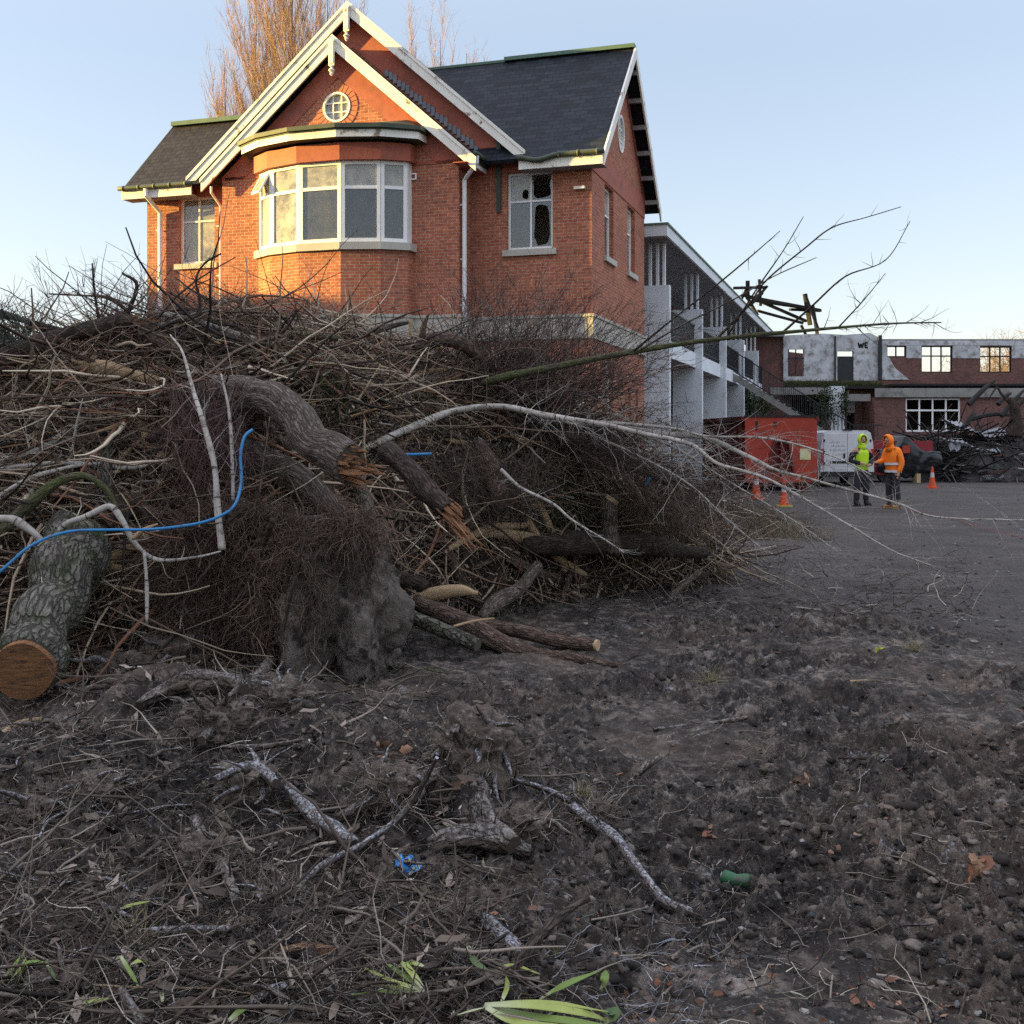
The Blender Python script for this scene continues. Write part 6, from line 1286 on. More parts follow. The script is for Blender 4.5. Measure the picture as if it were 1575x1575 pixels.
flax('broad cut flax bundle with pale butt ends at the bottom middle', [([(745, 1546, .03), (820, 1548, .06), (900, 1560, .05), (940, 1572, .02)], YG, .012), ([(748, 1548, .03), (800, 1562, .06), (880, 1572, .05), (950, 1580, .02)], GRN, .013), ([(748, 1550, .03), (790, 1572, .05), (860, 1582, .05), (930, 1590, .02)], YG, .012), ([(750, 1544, .03), (840, 1542, .05), (935, 1556, .04)], YG, .007), ([(690, 1566, .01), (720, 1556, .03), (752, 1548, .03)], (.4, .42, .25), .003),
    ([(830, 1538, .03), (870, 1515, .07), (925, 1492, .05)], GRN, .010), ([(925, 1525, .01), (930, 1505, .04), (932, 1492, .05)], GRN, .012), ([(720, 1455, .03), (730, 1480, .05), (758, 1497, .02)], DG_, .010), ([(772, 1540, .03), (780, 1518, .04), (778, 1500, .03)], YG, .007), ([(765, 1490, .02), (790, 1485, .03), (830, 1498, .01)], YG, .006), ([(930, 1575, .02), (945, 1560, .04), (925, 1555, .05)], DG_, .02)])
flax('green flax blades bent over each other at the bottom left', [([(0, 1512, .02), (20, 1488, .06), (40, 1460, .04)], GRN, .006), ([(10, 1516, .02), (30, 1490, .06), (42, 1470, .03)], YG, .004), ([(28, 1515, .02), (40, 1482, .07), (75, 1480, .05)], GRN, .006), ([(72, 1482, .05), (82, 1500, .04), (95, 1520, .01)], DG_, .005), ([(185, 1470, .04), (200, 1495, .04), (215, 1520, .01)], GRN, .006), ([(185, 1398, .04), (205, 1392, .05), (232, 1386, .03)], YG, .008), ([(120, 1545, .01), (145, 1540, .02), (168, 1535, .02)], YG, .007), ([(250, 1540, .01), (248, 1515, .04), (252, 1498, .04)], DG_, .006)])
flax('short green flax leaf pieces left of the fan', [([(352, 1570, .02), (375, 1552, .04), (392, 1545, .02)], GRN, .01), ([(200, 1485, .02), (215, 1478, .03), (228, 1484, .02)], YG, .009)])
def tuft(lab, px, py, n, L, cols):
    c = gp(px, py, .0); P = np.tile(np.array(c), (n, 1)) + RNG.normal(0, .02, (n, 3)) * [1, 1, .2]; D = unit(n); D[:, 2] = np.abs(D[:, 2]) + .3; V, F, idx, _ = strands(P - np.array(c), D, RNG.uniform(L * .4, L, n), np.full(n, .0018), 5, .2, .12); o = mesh_np('grass_tuft', V, F, M['twig'], palette(n, cols, [1] * len(cols))[idx]); o.location = c; tag(o, lab, 'grass tuft')
ST = [(.34, .29, .18), (.24, .2, .11), (.14, .15, .06)]
tuft('pale straw tuft above the frosted root', 900, 1222, 60, .10, ST); tuft('dry grass tuft on the soil right of the log group', 1092, 1052, 90, .22, ST); tuft('tiny yellow green weed by the flax', 865, 1468, 30, .04, [(.16, .2, .04)])
tuft('dry fibre tuft left of the frosted bark slab', 665, 1400, 80, .12, ST[:2]); tuft('fine straw wisps hanging from the frosted pole', 205, 1452, 110, .16, ST[:2]); tuft('pale straw wisps near the bare mud margin', 1405, 1000, 60, .25, ST[:2]); tuft('straw wisps by the rusty leaves in the right middle', 1385, 1290, 30, .08, ST[:2])
# litter: a blue crisp packet and a green drink can
c = gp(629, 1345, .03); V = []; F_ = []; n = 13; rs = random.Random(4)
for i in range(n):
    for j in range(n):
        x = (i / (n - 1) - .5) * .135; y = (j / (n - 1) - .5) * .115
        k = fbm(x * 22, y * 22, 0, 3, 17); V.append((x * .8 * (1 - .3 * abs(y) / .06 * (x > 0)) + .012 * k, y * .6 + .014 * float(noise(x * 30, y * 30, 4, 2)), .035 + (.05 * float(k)) + .35 * y + .22 * abs(x)))
for i in range(n - 1):
    for j in range(n - 1): F_.append((i * n + j, (i + 1) * n + j, (i + 1) * n + j + 1, i * n + j + 1))
N = NM('packet_foil'); co = N.co('Object'); vr = N.n('ShaderNodeTexVoronoi'); N.l(co, vr.inputs['Vector']); vr.inputs['Scale'].default_value = 55
c_ = N.mix(N.ramp(vr.outputs['Distance'], [(.28, 1), (.32, 0)]), (.01, .16, .45), (.50, .42, .06)); c_ = N.mix(N.ramp(N.noise(co, 14, 2, .5), [(.58, 0), (.62, 1)]), c_, (.42, .40, .38)); N.col(c_); packm = N.set(.35, .5)
b = MB(); b.add(V, F_); o = b.build('snack_packet', packm, smooth=True); o.location = c; s = o.modifiers.new('t', 'SOLIDIFY'); s.thickness = .0006; tag(o, 'crumpled bright blue snack packet with yellow dots on the mud', 'packet')
c = gp(1132, 1352, .032); can = empty('drink_can', c, R(-28), 'crushed green drink can lying half buried in the mud', 'can')
b = MB(); can.scale = (.85, .85, .85); cp = [(-.062, 0, .0), (-.058, 0, .0), (-.052, 0, 0), (-.02, 0, -.004), (.0, .0, -.006), (.03, 0, -.002), (.052, 0, 0), (.058, 0, 0), (.062, 0, 0)]; b.tube(cp, [.024, .027, .032, .030, .027, .031, .032, .027, .025], 24, .12, 3, rfreq=30)
b.build('body', simple('green_can', (.012, .075, .028), (.02, .11, .04), 8, .45, .001, spec=.4, metal=.2, extra=((.06, .05, .04), 22, .5, .62)), can, smooth=True)
b = MB(); b.tube([(-.0625, 0, 0), (-.066, 0, 0)], [.023, .0215], 24); b.build('end', simple('can_metal', (.3, .3, .3), (.22, .22, .22), 8, .4, 0, metal=.8), can)
b = MB(); R_ = .0335
for i in range(14):
    a0, a1 = i / 14 * 6.283, (i + 1) / 14 * 6.283
    for r0, r1 in ((.010, .013), (.0035, .006)):
        q = []
        for a, r in ((a0, r0), (a1, r0), (a1, r1), (a0, r1)):
            x = -.03 + r * math.cos(a); s_ = r * math.sin(a) / R_; an = R(215) + s_; q.append((x, R_ * math.cos(an), R_ * math.sin(an) - .001))
        b.add(q, [(0, 1, 2, 3)])
b.build('emblem', simple('can_print', (.4, .45, .4), (.3, .35, .3), 8, .5, 0), can)
# ================================================================== THE YARD
def box_bev(b, *a, **k): return b.box(*a, **k)
# orange hooklift bin
BY = 37.0; XA, XB_ = at(1145, 0, BY).x, at(1258, 0, BY).x
binr = empty('waste_bin', ((XA + XB_) / 2, BY, 0), R(4.5), 'tall battered orange red hooklift bin with dark ribbed side in the yard', 'waste bin'); W2 = (XB_ - XA) / 2; BH = 2.40
M['orange'] = peeling('bin_orange', (.40, .044, .020), (.26, .032, .018), (.12, .035, .028), .55, .66); M['binred'] = peeling('bin_dark_red', (.16, .022, .018), (.11, .018, .016), (.05, .025, .02), .58, .66)
def bb(n_, b, m): return b.build(n_, m, binr)
b = MB(); notch = [(-.42, 1.0), (.34, 1.0), (.30, 1.75), (-.22, 1.78)]
o_ = [(-W2 + .06, .28), (W2 - .06, .28), (W2, .36), (W2, BH - .12), (W2 - .12, BH), (-W2, BH), (-W2, .36)]
b.wall(o_, [[(-.48, .6), (.40, .6), (.22, 1.62), (-.2, 1.62)]], (0, 0, 0), (1, 0, 0), FR, .08); bb('front_panel', b, M['orange'])
b = MB(); b.box(-.48, .40, .12, .16, .5, 1.7); b.bar((-.02, .06, .5), (-.02, .06, 1.6), .34, .05); b.bar((-.5, -.03, .55), (-.22, -.03, 1.66), .07, .06); b.bar((.42, -.03, .55), (.24, -.03, 1.66), .07, .06); b.bar((-.22, -.03, 1.66), (.24, -.03, 1.66), .07, .06); bb('hook_frame', b, M['binred'])
b = MB(); b.box(-W2, -W2 + .05, .08, 5.6, .28, BH); b.box(W2 - .05, W2, .08, 5.6, .28, BH); b.box(-W2 + .05, W2 - .05, 5.55, 5.6, .28, BH); b.box(-W2 + .05, W2 - .05, .08, 5.55, .28, .34)
for i in range(9): y = .35 + i * .62; b.box(-W2 - .08, -W2 - .001, y, y + .12, .3, BH - .12); b.box(W2 + .001, W2 + .08, y, y + .12, .3, BH - .12)
b.box(-W2 - .10, -W2 - .002, .09, 5.6, BH - .11, BH + .03); b.box(W2 + .002, W2 + .10, .09, 5.6, BH - .11, BH + .03); bb('body', b, M['binred'])
b = MB(); b.box(-.5, -.36, .1, 5.3, .12, .279); b.box(.36, .5, .1, 5.3, .12, .279)
for y in (.3, 5.0): b.tube([(-.9, y, .12), (-.6, y, .12)], .12, 14); b.tube([(.6, y, .12), (.9, y, .12)], .12, 14)
bb('skid', b, M['binred'])
b = MB(); b.box(.62, .98, -.012, -.001, 1.02, 1.38); bb('notice', b, simple('notice', (.60, .58, .45), (.55, .50, .12), 5, .6, 0))
b = MB(); b.box(-W2, W2, -.03, .12, BH + .001, BH + .07); b.box(-.85, -.78, -.02, -.001, 2.0, 2.28); b.box(-.25, -.15, -.02, -.001, 2.1, 2.25); bb('rim', b, M['char'])
P = groundpts(2600, 900, 1650, 740, 1000, 1.4, False); scatter('yard_gravel', P, (.006, .035), M['clod'], 'loose gravel and mud crumbs spread over the yard', 'gravel', [(.11, .10, .09), (.05, .042, .036), (.2, .19, .175)], (3, 3, 1), skew=3.5)
# cones
def cone(loc, lab, h=.75, dirty=0):
    r = empty('traffic_cone', loc, random.uniform(0, 3), lab, 'traffic cone', 'orange traffic cones in the yard'); s = h / .75
    b = MB(); b.box(-.18 * s, .18 * s, -.18 * s, .18 * s, 0, .035 * s); b.build('base', coneo if not dirty else M['conebase'], r)
    b = MB(); b.tube([(0, 0, .036 * s), (0, 0, .3 * s), (0, 0, .38 * s)], [.135 * s, .085 * s, .070 * s], 20); b.tube([(0, 0, .55 * s), (0, 0, .74 * s), (0, 0, .75 * s)], [.052 * s, .028 * s, .02 * s], 20); b.build('cone', coneo, r, smooth=False)
    b = MB(); b.tube([(0, 0, .381 * s), (0, 0, .549 * s)], [.0715 * s, .0535 * s], 20); b.build('reflective_band', simple('cone_band', (.5, .5, .5), (.4, .4, .4), 5, .5, 0), r)
coneo = simple('cone_orange', (.62, .07, .018), (.50, .06, .02), 9, .55, 0); M['conebase'] = simple('cone_base_yellow', (.45, .36, .04), (.3, .26, .05), 9, .7, 0)
cone((*gp(1163, 768).xy, 0), 'red orange cone standing nearest the left corner of the bin', .82); cone((*gp(1206, 779).xy, 0), 'orange cone with yellowish base in front of the bin hook', .72, 1); cone((*gp(1434, 751).xy, 0), 'slim red orange cone alone beside the black tarpaulin', .74)
# white van, rear to us
VY = 40.0; vx = at(1303, 0, VY).x; van = empty('white_van', (vx, VY, 0), R(-3), 'white panel van parked with its closed rear doors towards us', 'van')
M['vanwhite'] = simple('van_paint', (.60, .61, .63), (.50, .51, .53), 2, .4, 0, spec=.5); M['rubber'] = simple('rubber', (.015, .015, .016), (.03, .03, .03), 5, .8, 0)
def vb(n_, b, m, par=None, **k): return b.build(n_, m, par or van, **k)
b = MB(); w = .93; prof = [(-w, .38), (w, .38), (w, 1.1), (w - .04, 1.6), (w - .12, 1.92), (w - .25, 2.0), (-w + .25, 2.0), (-w + .12, 1.92), (-w + .04, 1.6), (-w, 1.1)]
b.prism([(x, 0, z) for x, z in prof], (0, 3.6, 0)); fp = [(0, .38), (1.5, .38), (1.5, .95), (.95, 1.15), (.25, 1.95), (0, 1.97)]
b.prism([(-w + .02, 3.6 + y, z) for y, z in fp], (2 * w - .04, 0, 0)); vb('body', b, M['vanwhite'])
for s in (-1, 1):
    b = MB(); x0, x1 = (.012, w - .12) if s > 0 else (-w + .12, -.012); b.box(x0, x1, -.035, -.001, .55, 1.88); dr = vb('rear_door', b, M['vanwhite'])
    b = MB(); xh = .08 if s > 0 else -.14; b.box(xh, xh + .06, -.06, -.036, 1.02, 1.2); vb('handle', b, M['rubber'], dr)
    b = MB(); xw = w - .13 if s > 0 else -w + .13
    for z in (.8, 1.2, 1.6): b.box(xw - .03, xw + .03, -.05, -.036, z, z + .08)
    vb('hinge', b, M['rubber'], dr)
    b = MB(); xl = w - .11 if s > 0 else -w + .005; b.box(xl, xl + .10, -.03, -.001, .85, 1.35); vb('tail_light', b, simple('tail_red', (.35, .02, .02), (.2, .02, .02), 9, .3, 0, spec=.5))
b = MB(); b.box(-w + .02, w - .02, -.08, -.001, .36, .54); vb('bumper', b, M['rubber'])
b = MB(); b.box(-.6, .16, -.055, -.036, .84, .92); b.box(-.15, .15, -.03, .05, 1.99, 2.04); vb('trim_bar', b, M['rubber'])
b = MB(); b.box(-.5, -.02, -.05, -.036, .62, .76); vb('number_plate', b, simple('plate', (.6, .6, .6), (.5, .5, .5), 20, .5, 0))
b = MB()
for i, (z, x0, n) in enumerate(((1.55, -.62, 7), (1.42, -.55, 9), (1.28, -.6, 10))):
    for k in range(n): h = .03 + .02 * ((k * 7 + i) % 3); b.box(x0 + k * .055, x0 + k * .055 + .03, -.0385, -.036, z, z + h)
vb('faded_lettering', b, simple('fade', (.30, .31, .33), (.26, .27, .29), 5, .5, 0))
for x in (-.82, .82):
    for y in (.8, 4.0):
        b = MB(); b.tube([(x - .1, y, .33), (x + .1, y, .33)], .33, 24); wl = vb('wheel', b, M['rubber']); b = MB(); sx_ = -1 if x < 0 else 1; b.tube([(x + sx_ * .101, y, .33), (x + sx_ * .11, y, .33)], .19, 18); vb('rim', b, M['oldconcrete'], wl)
b = MB(); b.prism([(-w + .1, 4.62 + .02, 1.17), (w - .1, 4.64, 1.17), (w - .2, 3.88, 1.93), (-w + .2, 3.88, 1.93)], (0, .01, .01)); vb('windscreen', b, M['rubber'])
for s in (-1, 1): b = MB(); b.box(s * (w + .05) - .07, s * (w + .05) + .07, 3.7, 3.8, 1.2, 1.5); vb('mirror', b, M['rubber'])
# tarpaulin covered skip trailer
tr = empty('skip_trailer', (*gp(1394, 742).xy, 0), R(3), 'low dull red skip trailer half wrapped in black tarpaulin behind the workers', 'trailer'); TYY = tr.location.y
sc_ = TYY / FPX
def tb(n_, b, m, **k): return b.build(n_, m, tr, **k)
b = MB(); b.box(-55 * sc_, 45 * sc_, .2, 2.2, .45, 64 * sc_); b.box(-52 * sc_, -22 * sc_, -.05, .199, .3, 1.2); M['skipred'] = peeling('skip_red', (.24, .025, .03), (.17, .02, .024), (.05, .02, .02)); tb('skip', b, M['skipred'])
n = 34; V = []; F_ = []
def drap(u, v):      # u -1..1 across, v 0..1 over the top and down
    x = u * 46 * sc_; top = (50 + 18 * math.exp(-((u + .05) / .25) ** 2) * 1.2) * sc_; dr = v
    z = top * (1 - .0) if dr < .25 else top - (dr - .25) / .75 * (top - (.18 + .35 * abs(u + .1) ** 1.5)); y = 1.6 - dr * 1.9 if dr < .25 * 1 else -.1 - .25 * math.sin(dr * 3) * (1 + .4 * math.sin(u * 9))
    k = .10 * float(fbm(u * 4, v * 5, 0, 4, 21)) + .05 * math.sin((u * 14 + v * 6)); return (x + .1 * float(noise(u * 3, v * 3, 2, 5)), y - .0 + k, z + k * .6 - (.35 * sc_ * 10 * (u > .3) * (u - .3)))
for i in range(n):
    for j in range(n): V.append(drap((i / (n - 1)) * 2 - 1, j / (n - 1)))
for i in range(n - 1):
    for j in range(n - 1): F_.append((i * n + j, (i + 1) * n + j, (i + 1) * n + j + 1, i * n + j + 1))
b = MB(); b.add(V, F_); tp = tb('tarpaulin', b, simple('black_tarp', (.010, .012, .014), (.02, .022, .026), 3, .42, .01, 8, spec=.5), smooth=True); s = tp.modifiers.new('t', 'SOLIDIFY'); s.thickness = .01
b = MB(); b.tube([(-.8, 0, .3), (-.8, .25, .3)], .3, 18); b.tube([(.6, 0, .3), (.6, .25, .3)], .3, 18); tb('wheel', b, M['rubber']); b = MB(); b.box(-.32, -.02, -.42, -.40, 1.15, 1.45); tb('orange_panel', b, M['orange'])
b = MB(); b.box(10 * sc_, 16 * sc_, -.4, 0, 0, .35); tb('prop_block', b, M['splitpale'])
# heap of burnt debris at the right
n = 150; u = np.linspace(0, 1, n); Xd, Yd = np.meshgrid(np.linspace(at(1425, 0, 47).x, at(1760, 0, 47).x, n), np.linspace(44.5, 53, 70)); k = np.clip((Xd - Xd.min()) / 1.6, 0, 1)
Zd = (np.sin(np.clip((Yd - 44.5) / 8.5, 0, 1) * math.pi) ** .6) * k * (1.9 + .5 * fbm(Xd * .5, Yd * .5, 0, 3, 31)) + .25 * fbm(Xd * 1.6, Yd * 1.6, 0, 4, 32) - .12; i = np.arange(69)[:, None] * n; j = np.arange(n - 1)[None]
V = np.stack([Xd, Yd, Zd], -1).reshape(-1, 3); F = np.stack([i + j, i + j + 1, i + n + j + 1, i + n + j], -1).reshape(-1, 4)
M['ash'] = simple('burnt_rubble', (.018, .017, .017), (.06, .056, .054), 2.2, .95, .05, 6, extra=((.14, .13, .125), 5, .58, .72)); tag(mesh_np('burnt_rubble', V, F, M['ash']), 'dark mound of burnt rubble against the ruined brick wall', 'rubble', None, 'stuff')
zd = lambda x, y: float(np.interp(y, [44.5, 47, 53], [0, 1.6, 1.2]))
nb = 1500; P = np.stack([RNG.uniform(at(1435, 0, 46).x, at(1700, 0, 46).x, nb), RNG.uniform(44.8, 49, nb), np.zeros(nb)], 1); P[:, 2] = np.interp(P[:, 1], [44.5, 47, 53], [.1, 1.7, 1.5]) * RNG.uniform(.5, 1.12, nb); D = unit(nb); D[:, 2] *= .35
V, F, idx, _ = strands(P, D, RNG.uniform(.3, 2.2, nb), RNG.uniform(.012, .045, nb), 2, .06, 0, 4, .8); tag(mesh_np('burnt_timbers', V, F, M['twig'], palette(nb, [(.02, .018, .017), (.04, .036, .033), (.10, .09, .085), (.28, .28, .28), (.16, .06, .045)], (6, 4, 2, .5, .5))[idx]), 'splintered burnt timbers and metal strips sticking out of the rubble', 'timbers', None, 'stuff')
M['tin'] = simple('roofing_iron', (.30, .31, .33), (.18, .19, .20), 1.5, .5, .01, 6, metal=.2)
def sheet(lab, p, q, w_, Y, ang=.2, dip=0):
    a, c_ = at(*p, Y), at(*q, Y + .3); d = (c_ - a); L = d.length; d.normalize(); s = Vector((0, math.cos(ang), math.sin(ang))); b = MB(); nn = 40; mm = 8; V = []; F_ = []
    for i in range(nn):
        for j in range(mm):
            t = i / (nn - 1); r = j / (mm - 1); V.append(a + d * L * t + s * w_ * r + Vector((0, 0, .03 * math.sin(i * 1.9) - dip * math.sin(t * math.pi) + .15 * float(noise(t * 3, r * 2, 0, 9)))))
    for i in range(nn - 1):
        for j in range(mm - 1): F_.append((i * mm + j, (i + 1) * mm + j, (i + 1) * mm + j + 1, i * mm + j + 1))
    b.add([x - a for x in V], F_); o = b.build('roofing_sheet', M['tin']); o.location = a; s_ = o.modifiers.new('t', 'SOLIDIFY'); s_.thickness = .01; tag(o, lab, 'metal sheet')
sheet('long bent grey roofing sheet topping the burnt rubble', (1465, 656), (1552, 668), 1.3, 46.5, .3, .2); sheet('narrow pale metal strip slanting across the rubble front', (1452, 680), (1540, 697), .25, 45.2, .5); sheet('pale offcut sheet leaning on the rubble', (1462, 698), (1478, 690), .5, 45, 1.0); sheet('flat pale strip lying on the yard before the rubble', (1510, 737), (1545, 734), .2, 45.3 - 1.2, .0)
beam = [((1480, 660), (1500, 634), 'charred beam end sticking up from the rubble beside the window'), ((1490, 645), (1560, 640), 'level charred beam over the rubble'), ((1540, 640), (1575, 600), 'charred branch leaning up at the right edge'), ((1535, 622), (1555, 605), 'bent burnt pipe looping above the rubble'), ((1490, 622), (1530, 585), 'thin charred pole leaning on the ruin canopy')]
for i, (p, q, lab) in enumerate(beam):
    a = at(*p, 47 + i * .2); b = MB(); q_ = at(*q, 47.5 + i * .2); mid = (a + q_) / 2 + Vector((.1, 0, .15)); b.tube([Vector((0, 0, 0)), mid - a, q_ - a], [.11, .10, .05], 7, .3, i, sub=4); o = b.build('charred_beam', M['char']); o.location = a; tag(o, lab, 'beam')
# bare scorched tree stump at the right edge
b = MB(); P = [at(1560, 672, 46), at(1563, 650, 46), at(1560, 628, 46), at(1552, 612, 46)]; b.tube(P, [.30, .24, .2, .1], 14, .45, 3, sub=5); b.tube([P[2], at(1578, 610, 46), at(1592, 580, 46)], [.12, .08, .04], 8, .2, 5, sub=4); b.tube([P[2], at(1540, 606, 46), at(1533, 596, 46), at(1520, 615, 46)], [.07, .05, .04, .02], 7, .2, 6, sub=4); tag(b.build('burnt_stump', B['dark'], None, P[0], smooth=True), 'pale upturned burnt tree stump on the rubble at the right edge', 'stump')
# ivy on the annexe piers and post
def ivy(lab, px, py, Y, w_, h_, n):
    c = at(px, py, Y); P = np.stack([RNG.normal(c.x, w_, n), Y + RNG.uniform(-.25, .15, n), c.z + RNG.uniform(-h_, h_, n) * RNG.uniform(.4, 1, n)], 1)
    a = unit(n); bb_ = np.cross(a, unit(n)); bb_ /= np.linalg.norm(bb_, axis=1, keepdims=True); s = RNG.uniform(.04, .09, n)[:, None]; v = np.stack([P - a * s, P + bb_ * s * .7, P + a * s, P - bb_ * s * .7], 1).reshape(-1, 3) - np.array(c)
    f = np.arange(n)[:, None] * 4 + np.array([[0, 1, 2, 3]]); r = empty('ivy', c, 0, lab, 'ivy'); mesh_np('foliage', v, f, M['twig'], palette(n, [(.03, .045, .02), (.05, .07, .03), (.08, .10, .045)], (3, 2, 1))[np.repeat(np.arange(n), 4)], parent=r)
    b = MB(); b.tube([(0, .05, -h_ * 1.2), (.1, .05, 0), (-.1, .05, h_ * .9)], .025, 6, sub=4); b.build('stem', M['char'], r)
ivy('dark ivy climbing the pier under the outside stairs', 1150, 622, 55, .32, .9, 700); ivy('dark ivy at the foot of the farther pier under the stairs', 1172, 625, 59, .3, .8, 500); ivy('ivy column climbing the left side of the concrete post', 1270, 625, 60.5, .35, 1.3, 900); ivy('ragged ivy on the right edge of the concrete post', 1299, 620, 60.7, .12, 1.0, 250)
# road marks on the yard (worn white lines) and hose
def decal(name, pts, w_, mat, lift=.012, kind='structure', lab=None, cat=None):
    P = [gp(*p) for p in pts]; P, _ = crom(P, [1] * len(P), 12); V = []; F_ = []
    for i, p in enumerate(P):
        T = (P[min(i + 1, len(P) - 1)] - P[max(i - 1, 0)]).normalized(); s = Vector((T.y, -T.x, 0)) * w_
        for q in (p - s, p + s): V.append((q.x, q.y, float(terr(q.x, q.y)) + lift))
    for i in range(len(P) - 1): F_.append((2 * i, 2 * i + 1, 2 * i + 3, 2 * i + 2))
    b = MB(); b.add(V, F_); return tag(b.build(name, mat), lab, cat, None, kind)
N = NM('worn_line'); co = N.co('Object'); N.col((.34, .33, .31)); tr_ = N.n('ShaderNodeBsdfTransparent'); ms = N.n('ShaderNodeMixShader'); N.l(N.ramp(N.noise(co, 5, 6, .75), [(.52, 0), (.64, .7)]), ms.inputs[0]); N.l(tr_.outputs[0], ms.inputs[1]); N.l(N.b.outputs[0], ms.inputs[2]); N.l(ms.outputs[0], N.out.inputs[0]); M['line'] = N.m
decal('painted_line', [(1465, 735), (1485, 750), (1520, 775), (1560, 805), (1640, 870)], .04, M['line']); decal('painted_line', [(1455, 748), (1475, 752)], .08, M['line'])
b = MB(); P = [gp(1395, 785, .03), gp(1450, 792, .03), gp(1510, 812, .03), gp(1600, 832, .03), gp(1700, 850, .03)]; b.tube(P, .005, 6, sub=8); tag(b.build('orange_cord', simple('cord', (.28, .07, .04), (.18, .05, .035), 5, .6, 0), None, P[0]), 'thin orange cord trailing over the yard to the right edge', 'cord')
# green weeds at the edge of the yard, left of the cones
nb = 2600; P = np.stack([RNG.uniform(2.2, 5.4, nb), RNG.uniform(19, 25, nb), np.zeros(nb)], 1); P[:, 2] = terr(P[:, 0], P[:, 1]); D = unit(nb); D[:, 2] = np.abs(D[:, 2]) + .5
V, F, idx, _ = strands(P, D, RNG.uniform(.15, .6, nb), np.full(nb, .006), 3, .25, .06); tag(mesh_np('dry_weeds', V, F, M['twig'], palette(nb, [(.16, .12, .07), (.10, .08, .05), (.24, .2, .12), (.07, .09, .04)], (3, 3, 1, 1))[idx]), 'dead brown weeds and bracken behind the right foot of the heap', 'weeds', None, 'stuff')
# ================================================================== PEOPLE
def skin(name, J, E, Rd, mat, parent, sub=2, root=0, matf=None):
    me = bpy.data.meshes.new('tmp'); me.from_pydata([Vector(j) for j in J], E, []); o = bpy.data.objects.new('tmp', me); COL.objects.link(o)
    m = o.modifiers.new('s', 'SKIN'); m.use_smooth_shade = True; sv = me.skin_vertices[0].data
    for i, r in enumerate(Rd): sv[i].radius = (r, r) if not hasattr(r, '__len__') else r; sv[i].use_root = (i == root)
    s = o.modifiers.new('u', 'SUBSURF'); s.levels = sub; s.render_levels = sub
    dg = bpy.context.evaluated_depsgraph_get(); ev = o.evaluated_get(dg); nm = bpy.data.meshes.new_from_object(ev); nm.name = name
    bpy.data.objects.remove(o); nm.materials.clear()
    for mm in (mat if isinstance(mat, list) else [mat]): nm.materials.append(mm)
    if matf:
        for p in nm.polygons: p.material_index = matf(p.center)
    nm.polygons.foreach_set('use_smooth', [True] * len(nm.polygons)); q = bpy.data.objects.new(name, nm); COL.objects.link(q); q.parent = parent; return q
M['skin'] = simple('skin', (.45, .25, .17), (.38, .2, .14), 8, .6, 0); M['trousers'] = simple('dark_trousers', (.018, .019, .022), (.03, .031, .036), 6, .85, .004, 12)
M['black'] = simple('black_sleeve', (.012, .012, .014), (.02, .02, .023), 6, .8, .003, 14); M['hiyellow'] = simple('hivis_yellow', (.52, .80, .02), (.42, .68, .02), 5, .7, .006, 9); M['hiorange'] = simple('hivis_orange', (.90, .22, .015), (.78, .17, .012), 5, .7, .006, 9)
M['tape'] = simple('reflective_tape', (.55, .56, .58), (.45, .46, .48), 8, .4, 0); M['boots'] = simple('tan_boots', (.30, .17, .08), (.22, .12, .06), 8, .8, 0); M['bootsdark'] = simple('dark_boots', (.02, .018, .016), (.035, .03, .026), 8, .8, 0)
